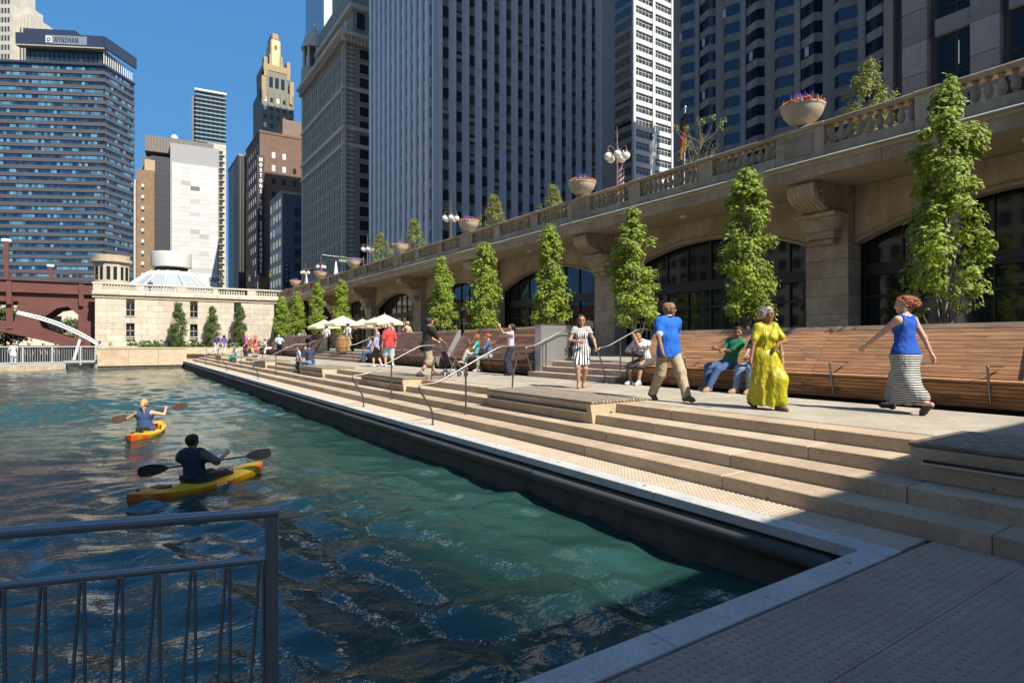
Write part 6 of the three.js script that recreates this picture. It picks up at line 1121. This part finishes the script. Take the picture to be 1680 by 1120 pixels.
  // --- two men chatting on the bench
  person({ label: 'dark haired person in a green polo shirt and jeans reclining on the bench', det: 'mid', R: 10.87, a: 7.95, turn: Math.atan2(-1, -.28), H: 1.74, skin: 'brown', fat: 1.06, pelvis: [0, .57, -.06], lean: -.3, roll: .08, feet: [[.14, .088, .55, .25, 0], [-.14, .088, .42, -.1, 0]], hands: [[-.06, .88, .17], [.09, .84, .21]], elbow: [[.7, -1, -.2], [-.7, -1, -.2]], head: [.75, .18, 0], hairStyle: 'short', hair: 'black', hairE: .012, wear: [{ t: 'top', mat: cloth(.015, .20, .085), sleeve: .8, hem: -.08, ease: .02, fold: .007 }, { t: 'pants', mat: jeans, ease: .014, flare: .01, fold: .006 }, { t: 'shoes', mat: tanShoe, e: .008 }] });
  person({ label: 'person in sunglasses, black shirt and light jeans seated behind the sari', det: 'mid', R: 10.87, a: 7.2, turn: Math.atan2(-1, -.12), H: 1.74, skin: 'olive', pelvis: [0, .57, -.02], lean: -.12, feet: [[.15, .088, .42, .15, 0], [-.12, .088, .50, -.1, 0]], hands: [[.1, .74, .32], [-.04, .72, .34]], elbow: [[1, -.4, -.2], [-1, -.4, -.2]], head: [.5, .05, 0], hairStyle: 'short', hair: 'black', hairE: .018, shades: true, wear: [{ t: 'top', mat: black_, sleeve: .85, hem: -.08, ease: .02, fold: .007 }, { t: 'pants', mat: jeansL, ease: .014, flare: .012, fold: .006 }, { t: 'shoes', mat: tanShoe, e: .014 }] });
  // --- man with stroller
  person({ label: 'person in black shirt and khaki shorts pushing a stroller beside the steps', det: 'mid', R: 7.42, a: 15.5, y: .65, turn: HP + .1, H: 1.76, skin: 'tan', pelvis: [0, .87, -.02], lean: .12, feet: [[.1, .088, .34, .1, 0], [-.1, .13, -.28, 0, .3]], hands: [[.16, 1.02, .44], [-.16, 1.0, .44]], hand: [{ curl: 1, palm: [0, -1, .2] }, { curl: 1, palm: [0, -1, .2] }], head: [.0, .05, 0], hairStyle: 'short', hair: 'black', hairE: .02, shades: true, wear: [{ t: 'top', mat: black_, sleeve: .95, hem: -.14, hemE: true, ease: .026, fold: .008 }, { t: 'pants', name: 'shorts', mat: cloth(.36, .30, .19), len: 1.12, flare: .035, ease: .02, fold: .01 }, { t: 'shoes', mat: std(lin(.06, .05, .05), .8), e: .012 }] });
  {
    const s = thing('stroller', 'folding stroller with curved handles and small black wheels', 'stroller', P(8.2, .62, 15.55), HP + .1), fr = std(lin(.22, .22, .24), .4, { metalness: .6 }), fab = cloth(.06, .06, .08);
    for (const x of [-.17, .17]) { part('frame', rod(bent([V(x, 1.02, -.42), V(x, 1.08, -.3), V(x, .9, -.22), V(x, .08, .45)], .08), .014, 7), fr, s); part('rear_leg', rod([V(x, .5, .06), V(x, .07, -.18)], .013, 7), fr, s); for (const z of [.45, -.18]) { const w = part('wheel', new THREE.TorusGeometry(.062, .02, 8, 18).rotateY(HP).translate(x, .082, z), M.black, s); part('hub', new THREE.CylinderGeometry(.03, .03, .03, 10).rotateZ(HP).translate(x, .082, z), fr, w); } part('grip', rod([V(x, 1.0, -.44), V(x, 1.09, -.33)], .02, 7), M.black, s); }
    part('seat_fabric', uvm(cbox(.3, .04, .34, .015).rotateX(.1).translate(0, .38, .08)), fab, s); part('back_fabric', uvm(cbox(.3, .42, .03, .012).rotateX(-.45).translate(0, .58, -.14)), fab, s); part('basket', cbox(.26, .1, .28, .02).translate(0, .2, -.02), cloth(.35, .38, .42), s);
  }
  // --- woman taking a picture
  person({ label: 'person in a pale top and dark trousers raising a phone to take a picture', det: 'mid', R: 10.22, a: 15.35, turn: Math.atan2(-.8, -.5), H: 1.62, fem: 1, skin: 'tan', pelvis: [0, .9, 0], lean: -.07, feet: [[.08, .088, .06, .1, 0], [-.08, .088, -.05, -.1, 0]], hands: [[.06, 1.62, .36], [-.06, 1.6, .36]], elbow: [[.5, -1, .2], [-.5, -1, .2]], hand: [{ curl: .7, palm: [-1, 0, 0] }, { curl: .7, palm: [1, 0, 0] }], head: [0, -.3, 0], hairStyle: 'pony', hair: 'black', wear: [{ t: 'top', mat: cloth(.66, .55, .62), sleeve: .5, hem: -.06, ease: .014 }, { t: 'pants', mat: navy, ease: .014, flare: .02 }, { t: 'shoes', mat: black_, e: .008 }] });
  { const p = thing('phone', 'small pale phone held up in both hands', 'phone', P(9.9, 2.2, 15.56), Math.atan2(-.8, -.5)); part('phone_body', cbox(.075, .14, .009, .004), M.white, p); part('lens', new THREE.CylinderGeometry(.008, .008, .004, 10).rotateX(HP).translate(.02, .05, .006), M.black, p); }
  // --- two seated ladies
  const sitF = [[.08, .36, .52, .3, -.3], [-.06, .088, .34, 0, 0]];
  person({ label: 'person in teal top and white trousers seated with legs crossed on the bench', det: 'mid', R: 10.85, a: 18.55, turn: Math.atan2(-1, -.5), H: 1.66, fem: 1, skin: 'pale', pelvis: [0, .57, 0], lean: -.05, feet: sitF, hands: [[.12, .8, .3], [-.1, 1.1, .26]], elbow: [[1, -.3, -.2], [-.6, -1, 0]], head: [-.2, 0, 0], hairStyle: 'bob', hair: 'red', shades: true, wear: [{ t: 'top', mat: cloth(.06, .36, .34), sleeve: .4, hem: -.05, ease: .014 }, { t: 'pants', mat: white_, len: 1.75, ease: .013, flare: .006 }, { t: 'shoes', mat: tanShoe, e: .004, low: .02 }] });
  person({ label: 'auburn haired person in a denim jacket leaning on the bench', det: 'mid', R: 10.9, a: 17.7, turn: Math.atan2(-1, -.7), H: 1.68, fem: 1, skin: 'pale', pelvis: [0, .57, 0], lean: .1, feet: [[.1, .088, .44, .1, 0], [-.1, .088, .36, -.1, 0]], hands: [[.1, .78, .34], [-.08, .78, .34]], elbow: [[1, -.3, -.2], [-1, -.3, -.2]], head: [-.2, .15, 0], hairStyle: 'bun', hair: 'red', wear: [{ t: 'top', name: 'denim_jacket', mat: cloth(.08, .12, .2), sleeve: 1.9, hem: -.08, ease: .02 }, { t: 'pants', mat: cloth(.3, .31, .3), len: 1.6, ease: .013 }, { t: 'shoes', mat: trainers, e: .011 }] });
  { const b = thing('tote_bag', 'grey tote bag between the two seated ladies', 'bag', P(10.78, 1.085, 18.1), .3); part('bag_body', uvm(cbox(.34, .22, .16, .05).translate(0, .11, 0)), cloth(.3, .3, .28), b); part('handle', rod(bent([V(-.1, .2, 0), V(0, .36, 0), V(.1, .2, 0)], .08), .01, 6), cloth(.2, .2, .2), b); }
  // --- red shirt and companion
  person({ label: 'broad person in a red shirt and pale blue shorts seen from behind', det: 'mid', R: 9.55, a: 23.6, turn: Math.PI - .1, H: 1.82, skin: 'pale', fat: 1.16, pelvis: [0, .89, 0], feet: [[.1, .088, .16, .1, 0], [-.1, .11, -.16, -.1, .25]], head: [-.3, .1, 0], hairStyle: 'short', hair: 'grey', wear: [{ t: 'top', mat: cloth(.52, .05, .045), sleeve: .9, hem: -.12, hemE: true, ease: .026 }, { t: 'pants', name: 'shorts', mat: cloth(.42, .56, .64), len: 1.02, flare: .03, ease: .02 }, { t: 'shoes', mat: M.white, e: .01 }] });
  person({ label: 'shorter person in lilac shirt and dark shorts beside the red shirt', det: 'mid', R: 9.15, a: 23.9, turn: Math.PI + .4, H: 1.5, fem: 1, skin: 'pale', feet: [[.08, .088, .18, .1, 0], [-.08, .12, -.2, -.1, .4]], pelvis: [0, .88, 0], hairStyle: 'bob', hair: 'grey', wear: [{ t: 'top', mat: cloth(.38, .33, .5), sleeve: .8, hem: -.1, ease: .018 }, { t: 'pants', name: 'shorts', mat: black_, len: 1.0, flare: .02 }, { t: 'shoes', mat: M.white, e: .009 }] });
  // --- smaller figures
  const stand = () => ({ pelvis: [0, .895, 0], feet: [[.09, .088, rr(-.08, .14), .1, 0], [-.09, .088, rr(-.12, .08), -.1, 0]], hands: [[.27, .88, rr(0, .12)], [-.27, .88, rr(0, .12)]] });
  const sit = (l = .1) => ({ pelvis: [0, .57, 0], lean: l, feet: [[.12, .088, .45, .1, 0], [-.1, .088, .4, -.1, 0]], hands: [[.1, .74, .36], [-.1, .74, .34]], elbow: [[1, -.3, -.2], [-1, -.3, -.2]] });
  const lowsit = () => ({ pelvis: [0, .40, 0], lean: .22, feet: [[.12, -.07, .46, .1, 0], [-.1, -.07, .42, -.1, 0]], hands: [[.12, .55, .38], [-.1, .55, .36]], elbow: [[1, -.3, -.2], [-1, -.3, -.2]] });
  const wear = (top, bot, sk) => [{ t: 'top', mat: top, sleeve: .8, hem: -.1, ease: .02, fold: .003 }, sk ? { t: 'skirt', mat: bot, hem: .5, r: .19, ease: .016 } : { t: 'pants', mat: bot, ease: .016, flare: .012, fold: .003 }, { t: 'shoes', mat: black_, e: .01 }];
  const F = (label, R, y, a, turn, H, pose, top, bot, hairStyle, hair, o = {}) => person({ label, R, y, a, turn, H, ...pose, skin: o.skin || 'tan', fem: o.fem, hairStyle, hair, det: o.det || 'far', wear: wear(top, bot, o.skirt), head: o.head || [rr(-.3, .3), 0, 0], shades: o.shades });
  const c = cloth;
  F('person in a navy shirt and jeans seated on the block end with the family', 6.95, .31, 25.95, Math.PI + .5, 1.76, { ...sit(.2), pelvis: [0, .47, 0] }, c(.03, .045, .09), jeansL, 'short', 'dark', { det: 'mid', skin: 'pale' });
  F('person in a beige top seated between the child and the navy shirt', 7.0, .31, 26.6, -HP, 1.62, { ...sit(.1), pelvis: [0, .47, 0] }, c(.5, .38, .27), black_, 'long', 'brown', { fem: 1, skin: 'pale' });
  F('small child in a pale blue shirt standing on the step', 6.75, .31, 27.3, -HP, 1.15, stand(), c(.45, .55, .65), navy, 'short', 'dark', {});
  F('person in a teal dress seated on the steps', 6.85, .31, 44.3, -HP + .3, 1.66, lowsit(), c(.3, .5, .48), c(.01, .28, .24), 'bun', 'brown', { fem: 1, skirt: 0 });
  F('person in a magenta top standing at the top of the steps', 7.75, .62, 46.2, -2, 1.66, stand(), c(.6, .06, .38), black_, 'long', 'blond', { fem: 1, skin: 'pale' });
  F('person in a coral pink dress standing at the top of the steps', 8.25, .62, 45.4, -1.8, 1.66, stand(), c(.62, .1, .14), c(.62, .1, .14), 'long', 'blond', { fem: 1, skirt: 1, skin: 'pale' });
  F('person in white seated on the far bench beside the pink dresses', 10.85, .62, 55.2, -HP, 1.7, sit(), white_, black_, 'short', 'dark'); F('person in black seated on the far bench', 10.85, .62, 53.4, -HP, 1.7, sit(), black_, white_, 'long', 'black', { fem: 1 });
  F('person in a white shirt seated at the bench near the yellow cap', 10.85, .62, 49.6, -HP, 1.7, sit(.4), white_, black_, 'short', 'black'); F('person in a light blue shirt and yellow cap bending at the bench', 10.4, .62, 47.8, Math.PI, 1.74, { ...stand(), lean: .5, pelvis: [0, .88, -.1] }, c(.36, .5, .66), black_, 'short', 'blond');
  F('person in white trousers strolling at the end of the steps', 7.3, .62, 58, Math.PI, 1.78, stand(), c(.04, .04, .12), white_, 'short', 'black'); F('person in a purple top strolling beside the white trousers', 7.8, .62, 57.2, Math.PI, 1.7, stand(), c(.12, .08, .35), white_, 'long', 'black', { fem: 1 });
  F('person in an orange outfit seated on the far ledge', 10.6, .75, 60.1, -HP, 1.6, sit(), c(.6, .13, .05), c(.55, .12, .06), 'long', 'red', { fem: 1 }); F('person in dark top standing by the evergreens', 9.5, 1.09, 66, -2, 1.7, stand(), c(.2, .12, .14), black_, 'short', 'dark');
  F('person in jeans seated on the steel rail side of the cafe bench', 10.85, .62, 29.1, -HP - .4, 1.68, sit(.15), c(.2, .26, .36), jeans, 'short', 'brown', { det: 'mid' });
  // terrace behind the dark bench
  [['person in an orange floral shirt on the terrace behind the bench', 32.8, c(.5, .22, .08), 'dark'], ['person in blue with white cap on the terrace', 31.6, c(.1, .16, .5), 'blond'], ['bare shouldered person with sunglasses on the terrace', 30.4, c(.5, .3, .22), 'brown'], ['long black haired person in a coral top on the terrace', 29.3, c(.62, .2, .17), 'black'], ['blond person in beige on the terrace', 28.3, c(.55, .42, .25), 'blond'], ['person in grey half hidden behind the stroller pusher', 25, c(.3, .3, .32), 'dark']].forEach(([l, a, m, h], i) => F(l, 12.45 + (i % 2) * .3, 1.07, a, -HP + rr(-1, 1), 1.68, stand(), m, navy, i % 2 ? 'long' : 'short', h, { fem: i % 2 }));
  // cafe
  F('cafe waiter in a white shirt near the barrels', 11.9, 1.07, 40.6, 2.2, 1.76, stand(), white_, cloth(.05, .05, .05), 'short', 'dark', { det: 'mid' }); F('person in white shirt and tan trousers standing by the barrel', 11.8, 1.07, 35.8, 1.9, 1.78, stand(), white_, khaki, 'short', 'dark', { det: 'mid' }); F('person in black standing behind the barrel', 12.6, 1.07, 37.4, 2.4, 1.74, stand(), black_, black_, 'short', 'dark'); F('person in shorts seated at a cafe table', 11.7, 1.07, 42.6, -.6, 1.7, sit(), c(.14, .1, .16), c(.3, .2, .14), 'short', 'dark');
  [[44.5, 12.4], [46, 12.9], [47.5, 12.2], [43.5, 13.6]].forEach(([a, R], i) => F(['person in grey at a crowded cafe table', 'person in maroon at a crowded cafe table', 'person in white at a crowded cafe table', 'person in blue at a crowded cafe table'][i], R, 1.07, a, rr(0, 6), 1.7, sit(), [c(.2, .2, .22), c(.3, .05, .06), white_, c(.1, .2, .4)][i], navy, 'short', 'dark'));
  [[58.5, white_], [60, c(.35, .4, .55)], [61.5, white_], [63, c(.5, .5, .45)]].forEach(([a, m], i) => F(['person in a white shirt behind the far bench', 'person in a pale blue shirt behind the far bench', 'seated person in white near the far maples', 'person in cream near the far maples'][i], 13.4 + i * .3, 1.07, a - 6, rr(0, 6), 1.7, stand(), m, navy, 'short', 'dark'));
  // dock
  F('person in white on the floating dock', -7.1, -.12, 63, .3, 1.8, stand(), white_, white_, 'short', 'brown'); F('person in black on the floating dock', -6.2, -.12, 64, .6, 1.72, stand(), black_, black_, 'short', 'dark'); F('person in navy on the floating dock', -5.3, -.12, 64.5, 1, 1.72, stand(), navy, navy, 'short', 'dark'); F('person in dark coat at the dock gangway', -4.4, -.12, 64.2, 1, 1.72, stand(), c(.05, .04, .05), navy, 'short', 'black');
  F('person in a light dress near the dock gangway', -1.3, .1, 62.9, -1, 1.7, stand(), c(.55, .5, .45), white_, 'long', 'brown', { fem: 1 }); F('person in orange near the dock gangway', -.5, .1, 63, -1, 1.66, stand(), c(.6, .3, .15), white_, 'long', 'blond', { fem: 1 });
  F('person in blue leaning on the bridge house balustrade', 3.4, 7.75, 86.6, 0, 1.74, stand(), c(.05, .05, .35), navy, 'short', 'black');
}
// ---------- cafe furniture ----------
{
  const cream = phy(lin(.74, .66, .47), .9, { transmission: .25, thickness: 0, side: THREE.DoubleSide });
  const mk = (R, a, s, label) => {
    const g = thing('cafe_umbrella', label, 'umbrella', P(R, 1.07, a), rr(0, 1), 'cream cafe umbrellas'), n = 8; g.scale.setScalar(s);
    part('pole', rod([V(0, 0, 0), V(0, 2.75, 0)], .025, 8), M.woodCap, g);
    const q = (k, r, y) => V(Math.cos(k / n * 6.2832) * r, y, Math.sin(k / n * 6.2832) * r); for (let k = 0; k < n; k++) { const apex = V(0, 2.72, 0), A = q(k, 1.5, 2.06), B = q(k + 1, 1.5, 2.06), m = A.clone().add(B).multiplyScalar(.5).add(V(0, .045, 0)).multiplyScalar(1); const d = V(0, -.16, 0); part('canopy_panel', fromTris([[apex, m, A], [apex, B, m], [A, m, A.clone().add(d)], [m, m.clone().add(d), A.clone().add(d)], [m, B, m.clone().add(d)], [B, B.clone().add(d), m.clone().add(d)]]), cream, g); part('rib', rod([V(0, 2.70, 0), A.clone().add(V(0, -.015, 0))], .012, 5), M.woodCap, g); }
    part('finial', new THREE.SphereGeometry(.045, 8, 6).translate(0, 2.77, 0), M.woodCap, g);
  };
  mk(12.1, 41.8, .8, 'cream cafe umbrella at the edge of the terrace group'); mk(13.4, 42.6, .8, 'cream cafe umbrella behind the front one'); mk(12.3, 38.4, .86, 'large cream cafe umbrella above the barrels'); mk(13.8, 38.8, .8, 'cream cafe umbrella behind the large one'); mk(13.6, 36, .8, 'cream cafe umbrella next to the arched windows'); mk(13.3, 33.6, .84, 'cream cafe umbrella behind the terrace crowd');
  { const g = thing('closed_umbrella', 'closed white umbrella standing on the upper street', 'umbrella', P(21, 7.5, 68), 0, 'closed street umbrellas'); part('canopy', lathe([[0, 3.6], [.06, 3.5], [.22, 2.4], [.3, 1.3], [.05, 1.2]], 12), M.white, g); part('pole', rod([V(0, 0, 0), V(0, 3.6, 0)], .03, 6), M.white, g); copyThing(g, P(21, 7.5, 81), 0, 'closed white umbrella on the upper street by the last lamp'); }
  const oak = [std(lin(.40, .22, .09), .6, { map: rep(wood, .6, .8) }), std(lin(.35, .19, .075), .6, { map: rep(wood, .6, .8) })], hoop = std(lin(.12, .10, .09), .5, { metalness: .6 });
  const barrel = (R, a, label) => { const g = thing('oak_barrel', label, 'barrel', P(R, 1.07, a), rr(0, 6)); const rad = (y) => .31 + .075 * (1 - Math.pow((y - .5) / .5, 2)); for (let k = 0; k < 18; k++) { const t0 = k / 18 * 6.2832, t1 = (k + .94) / 18 * 6.2832, tr = []; for (let j = 0; j < 6; j++) { const y0 = j / 6, y1 = (j + 1) / 6, q = (t, y) => V(Math.cos(t) * rad(y), y, Math.sin(t) * rad(y)); tr.push([q(t0, y0), q(t1, y1), q(t1, y0)], [q(t0, y0), q(t0, y1), q(t1, y1)]); } part('stave', uvm(fromTris(tr), 1, k * .3, 0, true), oak[k % 2], g); } for (const y of [.06, .25, .75, .94]) part('hoop', new THREE.CylinderGeometry(rad(y + .02) + .006, rad(y - .02) + .006, .045, 24, 1, true).translate(0, y, 0), hoop, g); part('lid', new THREE.CylinderGeometry(.32, .32, .02, 20).translate(0, .98, 0), oak[0], g); part('core', new THREE.CylinderGeometry(.29, .29, .94, 12).translate(0, .5, 0), M.black, g); };
  barrel(11.05, 34.6, 'golden oak wine barrel on the terrace edge'); barrel(11.6, 36.4, 'oak wine barrel behind the waiter');
  const tab = thing('cafe_table', 'small round dark table among the seated cafe guests', 'table', P(12.3, 1.07, 43), 0, 'cafe tables'), dk = std(lin(.05, .045, .04), .5); part('top', new THREE.CylinderGeometry(.38, .38, .03, 20).translate(0, .74, 0), dk, tab); part('stem', rod([V(0, .02, 0), V(0, .73, 0)], .03, 8), dk, tab); part('base', new THREE.CylinderGeometry(.22, .24, .03, 16).translate(0, .015, 0), dk, tab); [[12.8, 45.2], [12.2, 46.8], [13.9, 44.4]].forEach(([R, a]) => copyThing(tab, P(R, 1.07, a)));
  const ch = thing('cafe_chair', 'dark metal chair among the crowded cafe tables', 'chair', P(11.5, 1.07, 43.4), .5, 'cafe chairs'); part('seat', cbox(.4, .03, .4, .01).translate(0, .45, 0), dk, ch); part('backrest', cbox(.4, .34, .03, .01).translate(0, .75, -.2), dk, ch); for (const [x, z] of [[.17, .17], [-.17, .17], [.17, -.18], [-.17, -.18]]) part('leg', rod([V(x, 0, z), V(x, .45, z * .95)], .012, 6), dk, ch); [[11.9, 44.2, 2], [12.9, 43.6, 4], [11.6, 46, 1], [12.7, 47.3, 5], [13.4, 45.6, 3], [11.8, 47.8, 2.4]].forEach(([R, a, t]) => copyThing(ch, P(R, 1.07, a), t));
}
// ---------- kayaks ----------
{
  const L = 1.5; // half length
  const half = (t) => Math.pow(Math.max(0, 1 - Math.pow(Math.abs(t), 2.3)), .62) * .365;       // half beam
  const sheer = (t) => .115 + .12 * t * t, keel = (t) => -.11 + .15 * Math.pow(Math.abs(t), 5);
  const N = 48, ckp = [-.28, .2], ckw = (t) => { const u = (t - (ckp[0] + ckp[1]) / 2) / ((ckp[1] - ckp[0]) / 2); return Math.abs(u) < 1 ? .215 * Math.sqrt(1 - u * u) : 0; };
  const hull = () => { const pos = [], col = [], idx = [], M_ = 14; for (let i = 0; i <= N; i++) { const t = -1 + 2 * i / N, b = Math.max(.012, half(t)), s = sheer(t), k = keel(t); for (let j = 0; j <= M_; j++) { const an = Math.PI * j / M_, x = Math.cos(an) * b * (1 - .12 * Math.pow(Math.sin(an), 3)), y = s - (s - k) * Math.pow(Math.sin(an), .75); pos.push(x, y, t * L); const r = .5 + .5 * Math.sin(t * 7 + 1.2 + x * 3 + .8 * n3(t * 4, y * 5, 1)); const red = .85 * sm(.62, 1.0, Math.max(r * .95, sm(.7, .95, Math.abs(t)) * .98)); col.push(.62 + red * .02, .33 * (1 - red) + .055 * red, .012 + .01 * red); } } for (let i = 0; i < N; i++) for (let j = 0; j < M_; j++) { const a = i * (M_ + 1) + j, c = a + M_ + 1; idx.push(a, a + 1, c, a + 1, c + 1, c); } const g = new THREE.BufferGeometry(); g.setAttribute('position', new THREE.Float32BufferAttribute(pos, 3)); g.setAttribute('color', new THREE.Float32BufferAttribute(col, 3)); g.setIndex(idx); g.computeVertexNormals(); return g; };
  const deck = () => { const pos = [], col = [], idx = [], K = 10; for (let i = 0; i <= N; i++) { const t = -1 + 2 * i / N, b = Math.max(.012, half(t)), s = sheer(t), w = ckw(t), crown = (.07 + .05 * Math.max(0, t)) * Math.min(1, b / .25); for (const sd of [-1, 1]) for (let j = 0; j <= K; j++) { const x = sd * (b + (w - b) * j / K), y = s + crown * (1 - Math.pow(x / b, 2)); pos.push(x, y, t * L); const red = sm(.75, .95, Math.abs(t) + .1 * Math.sin(x * 30)) * .8; col.push(.66, .40 * (1 - red) + .06 * red, .014); } } const W = 2 * (K + 1); for (let i = 0; i < N; i++) for (let h = 0; h < 2; h++) for (let j = 0; j < K; j++) { const a = i * W + h * (K + 1) + j, c = a + W; h ? idx.push(a, a + 1, c, a + 1, c + 1, c) : idx.push(a, c, a + 1, a + 1, c, c + 1); } const g = new THREE.BufferGeometry(); g.setAttribute('position', new THREE.Float32BufferAttribute(pos, 3)); g.setAttribute('color', new THREE.Float32BufferAttribute(col, 3)); g.setIndex(idx); g.computeVertexNormals(); return g; };
  const plastic = phy(lin(1, 1, 1), .38, { vertexColors: true, side: THREE.DoubleSide }), red = phy(lin(.35, .03, .02), .4, { side: THREE.DoubleSide }), blk = std(lin(.015, .015, .017), .5), hg = hull(), dg = deck();
  const txt = (s) => { const c = document.createElement('canvas'); c.width = 256; c.height = 96; const x = c.getContext('2d'); x.clearRect(0, 0, 256, 96); x.fillStyle = '#fff'; x.font = 'bold 74px sans-serif'; x.textAlign = 'center'; x.fillText(s, 128, 74); const t = new THREE.CanvasTexture(c); t.colorSpace = THREE.SRGBColorSpace; return new THREE.MeshStandardMaterial({ map: t, transparent: true, alphaTest: .4, roughness: .6 }); };
  const mk = (R, a, turn, sc, label, words, stern) => {
    const g = thing('kayak', label, 'kayak', P(R, -.64, a), turn); g.scale.setScalar(sc);
    part('hull', hg, plastic, g); part('deck', dg, plastic, g);
    const rim = []; for (let k = 0; k <= 40; k++) { const an = k / 40 * 6.2832, t = (ckp[0] + ckp[1]) / 2 + (ckp[1] - ckp[0]) / 2 * Math.cos(an), x = .222 * Math.sin(an), b = half(t); rim.push(V(x, sheer(t) + .085 * (1 - (x / b) ** 2) + .012, t * L)); } part('cockpit_rim', rod(rim, .014, 6), blk, g);
    part('cockpit_liner', lathe([[0, -.03], [.2, -.01], [.23, .17]], 20).scale(1, 1, 1.5).translate(0, 0, -.06), red, g); part('seat_back', cbox(.34, .2, .05, .02).rotateX(-.25).translate(0, .22, -.36), blk, g);
    part('hatch_cover', new THREE.CylinderGeometry(.145, .15, .025, 24).scale(1, 1, 1.35).rotateX(.06).translate(0, sheer(-.55) + .075, -.62 * L + .05), blk, g);
    part('stern_handle', rod(bent([V(-.045, sheer(-.87) + .02, -1.3), V(0, sheer(-.87) + .09, -1.33), V(.045, sheer(-.87) + .02, -1.3)], .03), .012, 6), blk, g); part('bow_handle', rod(bent([V(-.045, sheer(.87) + .02, 1.3), V(0, sheer(.87) + .09, 1.33), V(.045, sheer(.87) + .02, 1.3)], .03), .012, 6), blk, g);
    part('deck_cord', rod([V(-.2, sheer(.4) + .07, .55), V(0, sheer(.5) + .12, .7), V(.2, sheer(.4) + .07, .55)], .007, 5), blk, g);
    const m = part('lettering', new THREE.PlaneGeometry(.4, .13), txt(words), g); if (stern) { m.position.set(-.03, .1, -1.36); m.rotation.set(0, Math.PI, 0); m.scale.setScalar(.8); } else { m.position.set(-.37, .07, .12); m.rotation.y = -HPk; }
    return g;
  };
  const HPk = Math.PI / 2, vest = cloth(.02, .035, .075), vest2 = cloth(.035, .075, .2);
  const h1 = Math.atan2(1.76, -1.16); // bow heading
  mk(1.12, 10.42, h1, .80, 'yellow and red kayak with a round black hatch in the shade', '10/2', false);
  mk(.60, 17.05, Math.atan2(.70, -2.36), .84, 'bright yellow orange kayak paddled further up the river', 'B-20', true);
  const ride = (o) => ({ pelvis: [0, .1, 0], lean: -.1, feet: [[.1, .02, .78, 0, 0], [-.1, .02, .78, 0, 0]], knee: [[.2, 1, .2], [-.2, 1, .2]], ...o });
  const kay = (R, a, turn, sc, o) => { const f = V(Math.sin(turn), 0, Math.cos(turn)); person({ R: R + f.x * -.17 * sc, a: a - f.z * -.17 * sc, y: -.66 + .06 * sc, turn, H: 1.74 * sc * 1.14, det: 'mid', ...ride(o) }); };
  kay(1.12, 10.42, h1, .80, { label: 'dark haired kayaker in a navy life vest seen from behind', skin: 'olive', twist: .4, fat: 1.1, head: [.35, 0, 0], hairStyle: 'short', hair: 'black', hairE: .012, hands: [[.36, .52, .26], [-.36, .56, .30]], elbow: [[1, -.6, -.3], [-1, -.6, -.3]], hand: [{ curl: 1.1 }, { curl: 1.1 }], wear: [{ t: 'top', mat: cloth(.10, .105, .10), sleeve: .95, hem: -.05, ease: .018 }, { t: 'top', name: 'life_vest', mat: vest, hem: .02, ease: .05, neckR: .1, tank: true, fold: .003 }, { t: 'pants', mat: cloth(.05, .05, .06), len: 1.5, ease: .012 }] });
  kay(.60, 17.05, Math.atan2(.70, -2.36), .84, { label: 'kayaker with a long blond ponytail and blue life vest', fem: 1, skin: 'pale', hairStyle: 'pony', hair: 'blond', hands: [[.34, .46, .30], [-.40, .62, .28]], elbow: [[1, -.6, -.3], [-1, -.6, -.3]], hand: [{ curl: 1.1 }, { curl: 1.1 }], wear: [{ t: 'top', name: 'life_vest', mat: vest2, hem: .0, ease: .045, neckR: .1, tank: true, fold: .003 }, { t: 'pants', mat: cloth(.3, .04, .05), len: 1.0, ease: .012 }] });
  const paddle = (p, q, label, blade) => {
    const c = p.clone().add(q).multiplyScalar(.5), g = thing('kayak_paddle', label, 'paddle', c), d = q.clone().sub(p), l = d.length(); d.normalize();
    part('shaft', rod([d.clone().multiplyScalar(-l / 2 + .1), d.clone().multiplyScalar(l / 2 - .1)], .013, 8), blk, g);
    for (const s of [-1, 1]) { const sh = new THREE.Shape(); sh.moveTo(0, -.02); sh.bezierCurveTo(.1, -.1, .3, -.115, .40, -.07); sh.bezierCurveTo(.43, -.03, .43, .04, .39, .075); sh.bezierCurveTo(.3, .1, .1, .09, 0, .02); const b = part('blade', new THREE.ExtrudeGeometry(sh, { depth: .008, bevelEnabled: true, bevelSize: .004, bevelThickness: .004, bevelSegments: 1 }), blade, g); b.scale.setScalar(.92); const x = d.clone().multiplyScalar(s), z = V(.35, .1, .9).addScaledVector(x, -V(.35, .1, .9).dot(x)).normalize(), y = z.clone().cross(x); b.quaternion.setFromRotationMatrix(new THREE.Matrix4().makeBasis(x, y, z)); b.position.copy(d).multiplyScalar(s * (l / 2 - .36)); part('blade_rib', rod([d.clone().multiplyScalar(s * (l / 2 - .36)), d.clone().multiplyScalar(s * (l / 2 - .04))], .009, 5), blade, g); }
  };
  paddle(P(.28, -.285, 10.42), P(2.12, -.20, 10.50), 'black double bladed paddle held across the shaded kayak', blk);
  paddle(P(-.08, -.22, 17.15), P(1.5, .02, 17.5), 'brown double bladed paddle held by the blond kayaker', std(lin(.06, .035, .02), .4));
  // drops falling from the lifted blade
  const ds = []; for (let k = 0; k < 90; k++) { const t = rnd(); ds.push(new THREE.IcosahedronGeometry(rr(.003, .007), 0).scale(1, rr(1, 2.4), 1).translate(.3 + rr(-.03, .12) - t * .16, -.3 - t * .32, -10.42 + rr(-.06, .06))); } const w = meshThing('water_drops', merge(ds), phy(lin(.8, .85, .88), .1, { transmission: .6, thickness: 0 }), 'spray of drops falling from the black paddle blade', 'water drops'); w.userData.kind = 'stuff';
}
scene.traverse((o) => { if (o.isMesh) { o.castShadow = true; o.receiveShadow = true; } });
renderer.render(scene, camera);
